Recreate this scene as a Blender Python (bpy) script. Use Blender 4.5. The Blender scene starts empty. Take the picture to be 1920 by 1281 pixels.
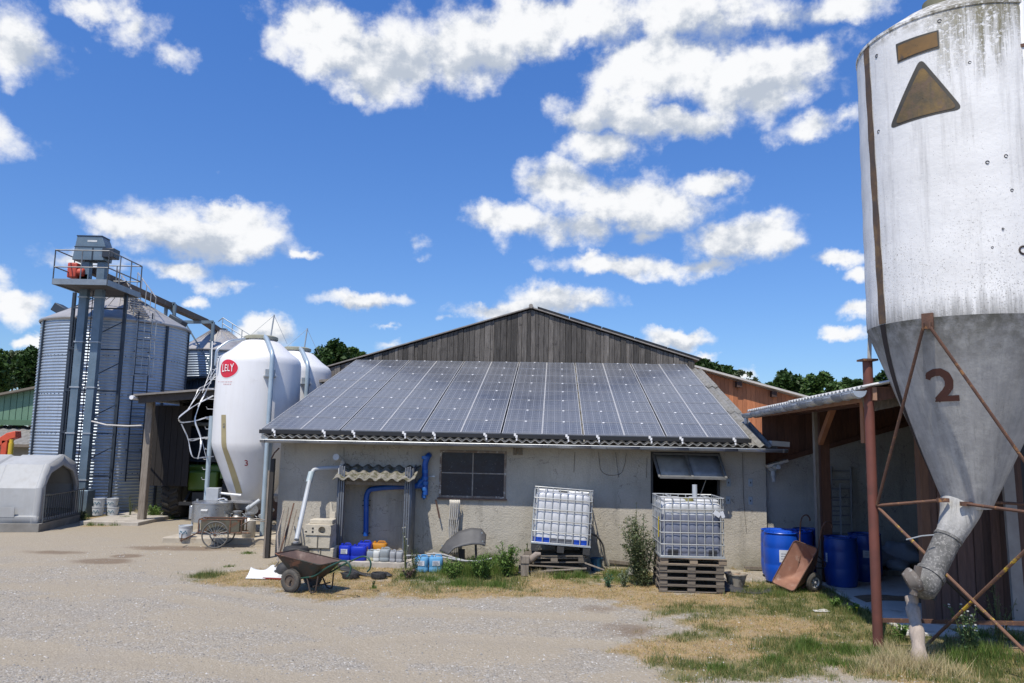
import bpy, math, random
import numpy as np
from mathutils import Vector, Matrix, noise as mnoise
PI = math.pi
rng = random.Random(7)
scene = bpy.context.scene
COL = scene.collection

# ------------------------------------------------------------------ camera
FPX, CX, CY = 1470.0, 960.0, 640.5          # focal length and centre in photo pixels (1920 wide)
CAM_H = 2.5
PITCH, ROLL = math.radians(7.3), 0.020
cd = bpy.data.cameras.new('camera'); cam = bpy.data.objects.new('camera', cd); COL.objects.link(cam)
cd.sensor_width = 36; cd.lens = 36 * FPX / 1920; cd.clip_start = 0.1; cd.clip_end = 3000
CAMR = Matrix.Rotation(PI / 2 + PITCH, 3, 'X') @ Matrix.Rotation(ROLL, 3, 'Z')
cam.matrix_world = Matrix.Translation((0, 0, CAM_H)) @ CAMR.to_4x4()
scene.camera = cam
def ray(px, py):
    return (CAMR @ Vector(((px - CX) / FPX, -(py - CY) / FPX, -1))).normalized()
def P(px, py, Y):
    d = ray(px, py); t = Y / d.y
    return Vector((0, 0, CAM_H)) + d * t
def G(px, py, z=0.0):
    d = ray(px, py); t = (z - CAM_H) / d.z
    return Vector((0, 0, CAM_H)) + d * t

# ------------------------------------------------------------------ light
SUNV = Vector((-.50, -1.0, 2.1)).normalized()      # towards the sun
sun_el = math.asin(SUNV.z); sun_az = math.atan2(SUNV.x, SUNV.y)
ld = bpy.data.lights.new('sun', 'SUN'); ld.energy = 5.0; ld.angle = math.radians(.53); ld.color = (1, .935, .82)
sun = bpy.data.objects.new('sun', ld); COL.objects.link(sun)
sun.rotation_euler = SUNV.to_track_quat('Z', 'Y').to_euler()
scene.view_settings.view_transform = 'Standard'; scene.view_settings.look = 'None'
scene.view_settings.exposure = 0.0; scene.view_settings.gamma = 1

class NT:
    """tiny node tree helper"""
    def __init__(s, tree):
        s.t = tree; s.n = tree.nodes; s.n.clear()
    def node(s, typ, **kw):
        n = s.n.new(typ)
        for k, v in kw.items(): setattr(n, k, v)
        return n
    def put(s, sock, v):
        if v is None: return
        if isinstance(v, bpy.types.NodeSocket): s.t.links.new(v, sock)
        elif isinstance(v, (tuple, list)) and sock.type == 'RGBA' and len(v) == 3: sock.default_value = (*v, 1)
        else: sock.default_value = v
    def math(s, op, a, b=None, c=None, clamp=False):
        n = s.node('ShaderNodeMath', operation=op, use_clamp=clamp)
        for i, v in enumerate((a, b, c)): s.put(n.inputs[i], v)
        return n.outputs[0]
    def vmath(s, op, a, b=None, out=0):
        n = s.node('ShaderNodeVectorMath', operation=op)
        s.put(n.inputs[0], a); s.put(n.inputs[1], b)
        return n.outputs[out]
    def mix(s, f, a, b, blend='MIX'):
        n = s.node('ShaderNodeMix', data_type='RGBA', blend_type=blend)
        s.put(n.inputs[0], f); s.put(n.inputs[6], a); s.put(n.inputs[7], b)
        return n.outputs[2]
    def mapr(s, v, a, b, c=0., d=1., smooth=False):
        n = s.node('ShaderNodeMapRange', interpolation_type='SMOOTHSTEP' if smooth else 'LINEAR')
        for i, x in enumerate((v, a, b, c, d)): s.put(n.inputs[i], x)
        return n.outputs[0]
    def noise(s, vec, scale, detail=4, rough=.55, dist=0., out=0, dim='3D'):
        n = s.node('ShaderNodeTexNoise', noise_dimensions=dim)
        s.put(n.inputs['Vector'], vec); s.put(n.inputs['Scale'], scale); s.put(n.inputs['Detail'], detail)
        s.put(n.inputs['Roughness'], rough); s.put(n.inputs['Distortion'], dist)
        return n.outputs[out]
    def vor(s, vec, scale, feature='F1', out='Distance', rnd=1.):
        n = s.node('ShaderNodeTexVoronoi', feature=feature)
        s.put(n.inputs['Vector'], vec); s.put(n.inputs['Scale'], scale); s.put(n.inputs['Randomness'], rnd)
        return n.outputs[out]
    def comb(s, x, y, z):
        n = s.node('ShaderNodeCombineXYZ')
        for i, v in enumerate((x, y, z)): s.put(n.inputs[i], v)
        return n.outputs[0]
    def sep(s, v):
        n = s.node('ShaderNodeSeparateXYZ'); s.put(n.inputs[0], v); return n.outputs

# ------------------------------------------------------------------ sky with clouds (world, by direction)
world = bpy.data.worlds.new('World'); scene.world = world; world.use_nodes = True
w = NT(world.node_tree)
sky = w.node('ShaderNodeTexSky', sky_type='NISHITA', sun_disc=False)
sky.sun_elevation = sun_el; sky.sun_rotation = sun_az; sky.air_density = 1.0; sky.dust_density = .35; sky.ozone_density = 2.0; sky.altitude = 100
tc = w.node('ShaderNodeTexCoord').outputs['Generated']
dx, dy, dz = w.sep(tc)
az = w.math('ARCTAN2', dx, dy); el = w.math('ARCSINE', dz)
ang0 = w.comb(az, el, 0.0)
warp = w.vmath('SUBTRACT', w.noise(ang0, 9, 6, .62, out=1), (.5, .5, .5))
warp2 = w.vmath('SUBTRACT', w.noise(ang0, 42, 6, .6, out=1), (.5, .5, .5))
wsc = w.node('ShaderNodeVectorMath', operation='MULTIPLY'); w.put(wsc.inputs[0], warp); wsc.inputs[1].default_value = (.065, .045, 0)
wsc2 = w.node('ShaderNodeVectorMath', operation='MULTIPLY'); w.put(wsc2.inputs[0], warp2); wsc2.inputs[1].default_value = (.026, .024, 0)
ang = w.vmath('ADD', w.vmath('ADD', ang0, wsc.outputs[0]), wsc2.outputs[0])
ang0w = w.vmath('ADD', ang0, wsc2.outputs[0])
CLOUDS = [  # photo px centre, half sizes, strength
 (620,70,135,75,1),(720,105,150,85,1),(870,80,170,85,1),(985,60,120,75,1),(550,45,60,40,.8),(680,180,40,20,.6),
 (1250,135,200,75,1),(1160,205,130,48,1),(1400,150,190,75,1),(1520,110,90,42,1),(1260,225,120,40,.9),(1100,225,70,35,.9),
 (1250,30,380,55,.8),(1560,15,170,35,.7),(1060,30,180,60,.9),(1530,240,85,30,.8),(1590,225,35,22,.6),
 (1130,275,95,42,1),(1040,340,85,45,.95),(1200,385,190,58,1),(1335,348,85,32,1),(945,415,85,45,1),(1080,425,120,40,.9),(1215,435,60,28,.7),
 (1390,450,125,50,1),(1160,495,160,26,.9),(1465,455,65,32,.9),(1330,495,110,24,.8),
 (1575,486,52,17,.8),(1610,585,38,20,.9),(1582,630,36,12,.7),(1620,515,30,12,.5),
 (370,440,180,50,1),(245,425,85,32,.9),(455,430,105,50,1),(420,400,60,28,1),(330,505,70,22,.8),(575,473,42,12,.6),(140,485,75,28,.7),(440,532,75,18,.6),(360,560,32,10,.5),
 (680,567,85,19,.95),(722,616,28,8,.5),(1045,558,120,34,1),(930,588,130,22,.9),(985,575,90,28,.9),(740,650,50,12,.5),(830,600,40,14,.5),
 (490,628,62,34,1),(1270,634,76,22,1),(1315,672,42,12,.7),(1395,702,28,14,.7),
 (25,65,95,65,.9),(160,10,110,25,.7),(250,50,60,38,.7),(325,90,40,25,.5),(225,20,60,28,.6),
 (20,570,62,32,.85),(0,505,28,24,.5),(75,640,30,11,.8),(400,336,45,10,.35),(785,445,30,22,.38),(795,480,25,12,.3),(170,90,20,15,.3),
 (-250,200,200,70,1),(-150,520,120,50,.9),(2150,250,220,80,1),(2080,520,120,40,.9),(2400,420,180,50,1),(700,-150,300,60,.9),(1500,-130,250,60,.9)]
acc = None
for cx_, cy_, rx, ry, s_ in CLOUDS:
    d = ray(cx_, cy_); a = math.atan2(d.x, d.y); e = math.asin(d.z)
    sa = (rx / FPX) * 1.02; se = (ry / FPX) * 1.05
    mu = w.node('ShaderNodeVectorMath', operation='MULTIPLY_ADD'); w.put(mu.inputs[0], ang); mu.inputs[1].default_value = (1 / sa, 1 / se, 0); mu.inputs[2].default_value = (-a / sa, -e / se, 0)
    ln = w.vmath('LENGTH', mu.outputs[0], None, out=1)
    f = w.math('MULTIPLY_ADD', ln, -s_, s_ * 1.25)           # 1.25s at the centre, 0.25s at the rim
    acc = f if acc is None else w.math('MAXIMUM', acc, f)
dens = acc; lowp = None
GREYS = [(1230, 240, 200, 34), (880, 130, 220, 40), (1190, 440, 190, 40), (1390, 492, 170, 22), (370, 478, 170, 34), (1050, 585, 120, 20), (1450, 175, 130, 26), (670, 150, 90, 30),
         (680, 582, 60, 9), (1270, 648, 60, 10), (1100, 330, 90, 30), (1350, 60, 260, 26), (490, 645, 50, 16), (60, 110, 80, 22)]
for cx_, cy_, rx, ry in GREYS:
    d = ray(cx_, cy_); a = math.atan2(d.x, d.y); e = math.asin(d.z); sa, se = rx / FPX, ry / FPX
    mu = w.node('ShaderNodeVectorMath', operation='MULTIPLY_ADD'); w.put(mu.inputs[0], ang); mu.inputs[1].default_value = (1 / sa, 1 / se, 0); mu.inputs[2].default_value = (-a / sa, -e / se, 0)
    f = w.math('MULTIPLY_ADD', w.vmath('LENGTH', mu.outputs[0], None, out=1), -.7, 1.)
    lowp = f if lowp is None else w.math('MAXIMUM', lowp, f)
fine = w.noise(w.comb(az, w.math('MULTIPLY', el, 1.25), 0.), 22, 8, .6)
puff = w.math('SUBTRACT', .42, w.vor(ang0w, 26, 'SMOOTH_F1'))
fine2 = w.noise(ang0, 95, 4, .6)
dn = w.math('ADD', w.math('ADD', dens, w.math('MULTIPLY', w.math('SUBTRACT', fine, .5), .95)), w.math('MULTIPLY', puff, .75))
dn = w.math('ADD', dn, w.math('MULTIPLY', w.math('SUBTRACT', fine2, .5), .22))
# stray generic clouds behind the camera
back = w.mapr(dy, -.1, -.45)
gen = w.math('MULTIPLY', w.mapr(w.noise(ang0, 3.2, 8, .6), .5, .75), back)
cov = w.mapr(dn, .20, .80, smooth=True)
cov = w.math('MAXIMUM', cov, gen)
fup = w.noise(w.comb(w.math('SUBTRACT', az, .010), w.math('MULTIPLY_ADD', el, 1.25, .016), 0.), 22, 8, .6)
relief = w.math('SUBTRACT', fup, fine)                        # billows catch the light on their upper side
shade = w.mapr(w.math('ADD', w.math('ADD', w.math('MAXIMUM', lowp, 0.), w.math('MULTIPLY', relief, 2.6)), w.math('MULTIPLY', puff, -1.1)), -.12, .95, smooth=True)
ccol = w.mix(w.math('MULTIPLY', shade, 1.0), (9.8, 9.9, 10.1), (5.2, 5.8, 6.8))
hi = w.mapr(el, .02, .55)
skyc = w.mix(1.0, sky.outputs[0], w.mix(hi, (.77, .99, 1.32), (.66, 1.16, 1.90)), 'MULTIPLY')
out = w.mix(cov, skyc, ccol)
bg = w.node('ShaderNodeBackground'); w.put(bg.inputs[0], out); bg.inputs[1].default_value = .098
wo = w.node('ShaderNodeOutputWorld'); w.t.links.new(bg.outputs[0], wo.inputs[0])
scene.cycles.use_denoising = True

# ------------------------------------------------------------------ materials
MATS = {}
def mat_base(name):
    m = bpy.data.materials.new(name); m.use_nodes = True; t = NT(m.node_tree)
    b = t.node('ShaderNodeBsdfPrincipled'); o = t.node('ShaderNodeOutputMaterial'); t.t.links.new(b.outputs[0], o.inputs[0])
    return m, t, b
def M(name, c1, c2=None, scale=3., rough=.75, metal=0., bump=.0, bscale=None, stretch=(1, 1, 1), c3=None, spot=(8, .6, .68), spec=.5, var=0., detail=5, rvar=0., emit=0., trans=0., coat=0., streak=None):
    """weathered surface: c1..c2 by noise, spots of c3, vertical streaks, bump, per-face 'var' lightness"""
    if name in MATS: return MATS[name]
    m, t, b = mat_base(name)
    v = t.node('ShaderNodeTexCoord').outputs['Object']
    mp = t.node('ShaderNodeMapping'); t.put(mp.inputs[0], v); mp.inputs[3].default_value = stretch; sv = mp.outputs[0]
    if c2 is None: c2 = tuple(x * .78 for x in c1)
    f = t.mapr(t.noise(sv, scale, detail, .6), .32, .68)
    col = t.mix(f, c1, c2)
    if streak:      # (colour, amount)
        smp = t.node('ShaderNodeMapping'); t.put(smp.inputs[0], v); smp.inputs[3].default_value = (6, 6, .5)
        sf = t.mapr(t.noise(smp.outputs[0], 1.5, 5, .65), .5, .72, 0, streak[1])
        col = t.mix(sf, col, streak[0])
    if c3:
        sf = t.mapr(t.noise(v, spot[0], 6, .65), spot[1], spot[2])
        col = t.mix(sf, col, c3)
    if var:
        a = t.node('ShaderNodeAttribute', attribute_name='var')
        k = t.math('MULTIPLY_ADD', a.outputs['Fac'], var, 1 - var / 2)
        n = t.node('ShaderNodeVectorMath', operation='SCALE'); t.put(n.inputs[0], col); t.put(n.inputs['Scale'], k); col = n.outputs[0]
    t.put(b.inputs['Base Color'], col); b.inputs['Metallic'].default_value = metal
    b.inputs['Specular IOR Level'].default_value = spec
    if rvar: t.put(b.inputs['Roughness'], t.mapr(t.noise(v, scale * 2, 4), .3, .7, rough - rvar, rough + rvar))
    else: b.inputs['Roughness'].default_value = rough
    if bump:
        bn = t.node('ShaderNodeBump'); bn.inputs['Strength'].default_value = min(1, bump * 1.0); bn.inputs['Distance'].default_value = .02
        t.put(bn.inputs['Height'], t.noise(sv, bscale or scale * 6, 5, .6)); t.t.links.new(bn.outputs[0], b.inputs['Normal'])
    if trans: b.inputs['Transmission Weight'].default_value = trans
    if coat: b.inputs['Coat Weight'].default_value = coat
    MATS[name] = m
    return m

# ------------------------------------------------------------------ mesh building
SPLIT = set('gutter_bracket gutter_rim gutter_end end_wall rafter_end roof_vent leg_flange purlin rafter wall_plate plate_slot vent_block front_post eave_clip mounting_rail roof_solar_panel rung skid skid_foot bung handle prop bolt_head pipe_clip pipe_bracket shoulder rail stand leg slot foot_rail wheel_rim_part head_flange eave_lip tip_bracket hitch'.split())
class MB:
    def __init__(s): s.v = []; s.f = []; s.var = []; s.mi = []; s.m = Matrix.Identity(4); s.curm = 0
    def addv(s, pts):
        k = len(s.v); s.v.extend([tuple(s.m @ Vector(p)) for p in pts]); return k
    def addf(s, faces, var=None):
        if var is None: var = rng.random()
        s.f.extend(faces); s.var.extend([var] * len(faces)); s.mi.extend([s.curm] * len(faces))
    def box(s, c, size, rot=None, var=None):
        hx, hy, hz = [x / 2 for x in size]
        R = rot if rot is not None else Matrix.Identity(3)
        c = Vector(c)
        k = s.addv([c + R @ Vector((x, y, z)) for x in (-hx, hx) for y in (-hy, hy) for z in (-hz, hz)])
        s.addf([(k, k + 1, k + 3, k + 2), (k + 4, k + 6, k + 7, k + 5), (k, k + 4, k + 5, k + 1), (k + 2, k + 3, k + 7, k + 6), (k, k + 2, k + 6, k + 4), (k + 1, k + 5, k + 7, k + 3)], var)
        return s
    def span(s, a, b, var=None):
        return s.box([(a[i] + b[i]) / 2 for i in range(3)], [abs(b[i] - a[i]) for i in range(3)], None, var)
    def bar(s, a, b, w_, h_, up=(0, 0, 1), var=None):
        a, b = Vector(a), Vector(b); d = b - a; L = d.length
        if L < 1e-6: return s
        z = d / L; u = Vector(up)
        if abs(z.dot(u)) > .98: u = Vector((0, 1, 0))
        x = u.cross(z).normalized(); y = z.cross(x)
        R = Matrix((x, y, z)).transposed()
        return s.box((a + b) / 2, (w_, h_, L), R, var)
    def tube(s, pts, r, n=8, caps=True, closed=False, var=None):
        pts = [Vector(p) for p in pts]; N = len(pts)
        rs = r if isinstance(r, (list, tuple)) else [r] * N
        ks = []; px_ = None
        for i, p in enumerate(pts):
            if closed: d = pts[(i + 1) % N] - pts[i - 1]
            else: d = pts[min(i + 1, N - 1)] - pts[max(i - 1, 0)]
            d = d.normalized()
            if px_ is None:
                u = Vector((0, 0, 1)) if abs(d.z) < .9 else Vector((1, 0, 0))
                px_ = u.cross(d).normalized()
            px_ = (px_ - d * px_.dot(d)).normalized(); py_ = d.cross(px_)
            ks.append(s.addv([p + (px_ * math.cos(2 * PI * j / n) + py_ * math.sin(2 * PI * j / n)) * rs[i] for j in range(n)]))
        fs = []
        for i in range(N if closed else N - 1):
            a, b = ks[i], ks[(i + 1) % N]
            for j in range(n): fs.append((a + j, a + (j + 1) % n, b + (j + 1) % n, b + j))
        if caps and not closed:
            fs.append(tuple(ks[0] + n - 1 - j for j in range(n))); fs.append(tuple(ks[-1] + j for j in range(n)))
        s.addf(fs, var); return s
    def cyl(s, a, b, r, n=20, r2=None, var=None): return s.tube([a, b], [r, r if r2 is None else r2], n, var=var)
    def lathe(s, prof, n=48, c=(0, 0, 0), a0=0., a1=2 * PI, var=None, shift=None):
        """prof: (radius, z); shift(z) -> (dx, dy)"""
        full = abs(a1 - a0 - 2 * PI) < 1e-6; cols = n if full else n + 1; ks = []
        for r, z in prof:
            sx, sy = shift(z) if shift else (0, 0)
            ks.append(s.addv([(c[0] + sx + r * math.cos(a0 + (a1 - a0) * j / n), c[1] + sy + r * math.sin(a0 + (a1 - a0) * j / n), c[2] + z) for j in range(cols)]))
        fs = []
        for a, b in zip(ks, ks[1:]):
            for j in range(n): fs.append((a + j, a + (j + 1) % cols, b + (j + 1) % cols, b + j))
        s.addf(fs, var); return s
    def prism(s, poly, axis_vec, var=None):
        """closed polygon of 3-D points, pushed along axis_vec"""
        k = s.addv(poly); n = len(poly); a = Vector(axis_vec); k2 = s.addv([Vector(p) + a for p in poly])
        s.addf([tuple(k + n - 1 - i for i in range(n)), tuple(k2 + i for i in range(n))] + [(k + i, k + (i + 1) % n, k2 + (i + 1) % n, k2 + i) for i in range(n)], var)
        return s
    def grid(s, fn, nu, nv, thick=0., var=None, flip=False):
        """fn(u,v) for u,v in 0..1 -> point; optional thickness along the local normal"""
        k = s.addv([fn(i / nu, j / nv) for i in range(nu + 1) for j in range(nv + 1)]); W = nv + 1
        q = lambda i, j: k + i * W + j
        fs = [(q(i, j), q(i + 1, j), q(i + 1, j + 1), q(i, j + 1)) for i in range(nu) for j in range(nv)]
        if flip: fs = [f[::-1] for f in fs]
        s.addf(fs, var)
        return s
    def wall(s, us, zs, holes, v0, v1):
        """vertical wall in the u-z plane from v0 (front) to v1 with rectangular holes, one clean shell"""
        us = sorted(set(us)); zs = sorted(set(zs))
        def solid(i, j):
            if i < 0 or j < 0 or i >= len(us) - 1 or j >= len(zs) - 1: return False
            u = (us[i] + us[i + 1]) / 2; z = (zs[j] + zs[j + 1]) / 2
            return not any(h[0] < u < h[1] and h[2] < z < h[3] for h in holes)
        for i in range(len(us) - 1):
            for j in range(len(zs) - 1):
                if not solid(i, j): continue
                a, b, c, d = us[i], us[i + 1], zs[j], zs[j + 1]
                k = s.addv([(a, v0, c), (b, v0, c), (b, v0, d), (a, v0, d), (a, v1, c), (b, v1, c), (b, v1, d), (a, v1, d)])
                fs = [(k, k + 1, k + 2, k + 3), (k + 5, k + 4, k + 7, k + 6)]
                if not solid(i - 1, j): fs.append((k + 4, k, k + 3, k + 7))
                if not solid(i + 1, j): fs.append((k + 1, k + 5, k + 6, k + 2))
                if not solid(i, j - 1): fs.append((k + 4, k + 5, k + 1, k))
                if not solid(i, j + 1): fs.append((k + 3, k + 2, k + 6, k + 7))
                s.addf(fs, .5)
        return s
    def islands(s):
        par = list(range(len(s.v)))
        def find(a):
            while par[a] != a: par[a] = par[par[a]]; a = par[a]
            return a
        for f in s.f:
            r = find(f[0])
            for i in f[1:]: par[find(i)] = r
        groups = {}
        for k, f in enumerate(s.f): groups.setdefault(find(f[0]), []).append(k)
        return list(groups.values())
    def build(s, name, mat, parent=None, sharp=38, bevel=0., solid=0., link=True):
        if name in SPLIT:
            isl = s.islands()
            if 1 < len(isl) <= 40:
                first = None
                for fs in isl:
                    q = MB(); mp = {}
                    for k in fs:
                        for i in s.f[k]:
                            if i not in mp: mp[i] = len(q.v); q.v.append(s.v[i])
                        q.f.append(tuple(mp[i] for i in s.f[k])); q.var.append(s.var[k]); q.mi.append(s.mi[k])
                    o = q._build(name, mat, parent, sharp, bevel, solid); first = first or o
                return first
        return s._build(name, mat, parent, sharp, bevel, solid)
    def _build(s, name, mat, parent=None, sharp=38, bevel=0., solid=0., link=True):
        me = bpy.data.meshes.new(name)
        me.from_pydata(s.v, [], s.f); me.update()
        for m in (mat if isinstance(mat, (list, tuple)) else [mat]): me.materials.append(m)
        if any(s.mi): me.polygons.foreach_set('material_index', s.mi)
        at = me.attributes.new('var', 'FLOAT', 'FACE'); at.data.foreach_set('value', s.var)
        me.polygons.foreach_set('use_smooth', [True] * len(me.polygons))
        me.set_sharp_from_angle(angle=math.radians(sharp))
        o = bpy.data.objects.new(name, me); COL.objects.link(o)
        if solid:
            md = o.modifiers.new('thickness', 'SOLIDIFY'); md.thickness = solid; md.offset = 0
        if bevel:
            md = o.modifiers.new('bevel', 'BEVEL'); md.width = bevel; md.segments = 2; md.limit_method = 'ANGLE'; md.harden_normals = False
        if parent is not None:
            o.parent = parent
            if parent.name in WORLDROOT: o.matrix_parent_inverse = WORLDROOT[parent.name]
            else:
                q = parent.parent
                # a sub-part: its parent part sits at the thing's own origin, nothing to undo
        return o
WORLDROOT = {}
def tag(o, label=None, cat=None, group=None, kind=None):
    if label: o['label'] = label
    if cat: o['category'] = cat
    if group: o['group'] = group
    if kind: o['kind'] = kind
    return o
def thing(name, label, cat, loc=(0, 0, 0), rz=0., group=None, world=False, kind=None):
    """Empty at the thing's base. world=True: its parts are built in world coordinates."""
    o = bpy.data.objects.new(name, None); COL.objects.link(o); o.empty_display_size = .2
    o.location = loc; o.rotation_euler = (0, 0, rz)
    tag(o, label, cat, group, kind)
    if world: WORLDROOT[o.name] = (Matrix.Translation(Vector(loc)) @ Matrix.Rotation(rz, 4, 'Z')).inverted()
    return o
def copy_tree(o, parent=None):
    c = o.copy(); COL.objects.link(c); c.parent = parent
    if parent is not None: c.matrix_parent_inverse = o.matrix_parent_inverse.copy()
    for ch in [x for x in bpy.data.objects if x.parent == o]: copy_tree(ch, c)
    return c
def arc(c, r, a0, a1, n, ax=(1, 0, 0), ay=(0, 0, 1)):
    c, ax, ay = Vector(c), Vector(ax), Vector(ay)
    return [c + ax * (r * math.cos(a0 + (a1 - a0) * i / n)) + ay * (r * math.sin(a0 + (a1 - a0) * i / n)) for i in range(n + 1)]
def fillet(pts, r, n=5):
    """round the corners of a polyline"""
    pts = [Vector(p) for p in pts]; out = [pts[0]]
    for a, b, c in zip(pts, pts[1:], pts[2:]):
        d1 = (a - b); d2 = (c - b); t = min(r, d1.length * .45, d2.length * .45)
        p, q = b + d1.normalized() * t, b + d2.normalized() * t
        for i in range(n + 1):
            k = i / n; out.append(p * (1 - k) ** 2 + b * 2 * k * (1 - k) + q * k * k)
    out.append(pts[-1]); return out
def text_polys(txt, size=1., res=3, bold=0., sp_=1.):
    """triangulated 2-D glyph mesh: (verts2d, faces)"""
    cu = bpy.data.curves.new('t', 'FONT'); cu.body = txt; cu.size = size; cu.resolution_u = res; cu.offset = bold
    cu.space_character = sp_; cu.align_x = 'CENTER'; cu.align_y = 'CENTER'
    ob = bpy.data.objects.new('t', cu); me = ob.to_mesh()
    vs = [(v.co.x, v.co.y) for v in me.vertices]; fs = [tuple(p.vertices) for p in me.polygons]
    ob.to_mesh_clear(); bpy.data.objects.remove(ob); bpy.data.curves.remove(cu)
    return vs, fs

# building frame: u to the right along the front wall, v away from the camera
PHI = math.radians(3.2)
O = G(960, 1056)
UX = Vector((math.cos(PHI), -math.sin(PHI), 0)); VX = Vector((math.sin(PHI), math.cos(PHI), 0))
def W(u, v, z=0.): return O + UX * u + VX * v + Vector((0, 0, z))
def F(px, py, v):
    """u, z of the point seen at the photo pixel on the vertical plane v"""
    d = ray(px, py); c = Vector((0, 0, CAM_H)); t = (v - (c - O).dot(VX)) / d.dot(VX); p = c + d * t - O
    return p.dot(UX), p.z
# ------------------------------------------------------------------ numpy noise
def vnoise(x, y, seed=0):
    r = np.random.RandomState(seed); T = r.rand(256, 256)
    xi = np.floor(x).astype(int); yi = np.floor(y).astype(int); fx = x - xi; fy = y - yi
    fx = fx * fx * (3 - 2 * fx); fy = fy * fy * (3 - 2 * fy)
    g = lambda a, b: T[a % 256, b % 256]
    return (g(xi, yi) * (1 - fx) + g(xi + 1, yi) * fx) * (1 - fy) + (g(xi, yi + 1) * (1 - fx) + g(xi + 1, yi + 1) * fx) * fy
def fbm(x, y, seed=0, o=5):
    s = 0; a = .5; t = 0
    for i in range(o): s = s + a * vnoise(x * 2 ** i, y * 2 ** i, seed + i); t += a; a *= .55
    return s / t
def sstep(a, b, x): t = np.clip((x - a) / (b - a), 0, 1); return t * t * (3 - 2 * t)
def proj(X, Y, Z=0.):
    """photo pixel of world points (numpy) - used to place ground patches at measured spots"""
    R = np.array(CAMR.transposed()); p = np.stack([X, Y, Z - CAM_H + 0 * X], -1) @ R.T
    return CX + FPX * p[..., 0] / -p[..., 2], CY - FPX * p[..., 1] / -p[..., 2]

# zones of the yard in plan (world metres); blobs were measured as centre/size on the ground
def gblob(px, py, rx, ry):
    a = G(px, py); b = G(px, py - ry); c = G(px, py + ry)
    return a.x, (b.y + c.y) / 2, rx / FPX * a.y, (b.y - c.y) / 2
def zone(blobs, X, Y):
    m = np.full_like(X, -1.)
    for bl in blobs:
        cx_, cy_, rx, ry = gblob(*bl[:4]); s_ = bl[4] if len(bl) > 4 else 1.
        m = np.maximum(m, s_ * (1 - np.hypot((X - cx_) / rx, (Y - cy_) / ry)))
    return m
GRASSY = [(1560, 1200, 330, 90), (1400, 1140, 280, 35), (1500, 1120, 170, 30), (1750, 1240, 330, 70), (1350, 1240, 190, 55), (1300, 1100, 200, 14, .8),
          (1800, 1130, 130, 60), (1050, 1108, 330, 17, 1), (760, 1100, 240, 13, .9), (480, 1085, 120, 20, .8), (1180, 1118, 90, 14, .7), (960, 1085, 160, 25, 1.2), (700, 1075, 160, 18, .6),
          (250, 972, 60, 14), (300, 955, 50, 18), (590, 1110, 60, 12, .6), (640, 1113, 90, 8, .6), (1200, 1085, 80, 24, .9), (870, 1110, 200, 16, .8), (150, 972, 30, 10, .6)]
GREEN = [(1530, 1125, 130, 36, 1.3), (1600, 1160, 120, 28), (1500, 1220, 90, 26, 1.3), (1620, 1230, 130, 24, 1.2), (1440, 1262, 200, 26), (1320, 1268, 120, 12), (1230, 1170, 40, 10, .5),
         (905, 1075, 110, 32, 1.5), (830, 1090, 60, 18), (960, 1070, 50, 40), (380, 1078, 40, 12), (465, 1040, 40, 10), (1170, 1075, 60, 22), (1080, 1075, 50, 20), (1290, 1190, 90, 12, .5),
         (250, 968, 40, 14), (300, 955, 40, 24), (1780, 1235, 150, 50, .9), (1350, 1150, 110, 10, .4), (1400, 1080, 50, 14, .7), (770, 1072, 30, 20, .8), (415, 1060, 30, 8), (640, 1060, 50, 20, .5), (1700,1190,80,30,.8)]
SANDY = [(300, 1010, 520, 55, 1.3), (420, 1050, 300, 35), (0, 1100, 300, 20, .5), (160, 1240, 260, 14, .9), (500, 1160, 200, 18, .6), (1150, 1270, 120, 14, .8), (900, 1215, 260, 24, .7), (1230, 1215, 60, 12, .7),
         (700, 1270, 200, 12, .6), (700, 1130, 60, 8, .4), (900, 1150, 300, 8, .5)]
BROWNZ = [(1180, 1180, 70, 20, .8), (240, 1042, 32, 5, 2.2), (190, 1052, 60, 6, 1.2), (1130, 1140, 80, 10, .6), (870, 1098, 60, 7, .8), (330, 1028, 120, 5, .9), (500, 1012, 60, 8, 1), (860, 1103, 60, 4), (90, 1035, 80, 4, .8), (620, 1095, 60, 8, .6)]

def axis(a, b, st, lo, hi, g=1.25):
    m = list(np.arange(a, b + st / 2, st)); s_ = st; x = m[-1]
    while x < hi: s_ *= g; x += s_; m.append(x)
    s_ = st; x = m[0]
    while x > lo: s_ *= g; x -= s_; m.insert(0, x)
    return np.array(m)
TRACKS = [([(-80, 1200), (120, 1222), (300, 1238), (480, 1262), (680, 1300)], .20), ([(330, 1120), (470, 1148), (600, 1185), (700, 1230), (790, 1290)], .16), ([(60, 1120), (330, 1098), (620, 1140), (900, 1150), (1130, 1160)], .14), ([(520, 1215), (800, 1195), (1100, 1205), (1180, 1215)], .18), ([(0, 1060), (300, 1052), (520, 1075)], .16)]
def track_mask(X, Y):
    m_ = np.zeros_like(X)
    for pts, wd in TRACKS:
        q = [G(*p_) for p_ in pts]
        for a, b in zip(q, q[1:]):
            dx, dy = b.x - a.x, b.y - a.y; t_ = np.clip(((X - a.x) * dx + (Y - a.y) * dy) / (dx * dx + dy * dy), 0, 1)
            m_ = np.maximum(m_, np.clip(1.25 - np.hypot(X - a.x - t_ * dx, Y - a.y - t_ * dy) / wd * .8, 0, 1))
    return m_
xs = axis(-14, 11, .075, -400, 400); ys = axis(7.5, 24, .075, -400, 900)
X, Y = np.meshgrid(xs, ys, indexing='ij')
def ground_h(X, Y):
    near = np.exp(-((X + 1) / 16) ** 2 - ((Y - 15) / 12) ** 2)
    return (fbm(X * .7 + 40, Y * .7 + 40, 3, 5) - .5) * .045 * near - .004 - .012 * track_mask(X, Y)
H = ground_h(X, Y)
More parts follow.
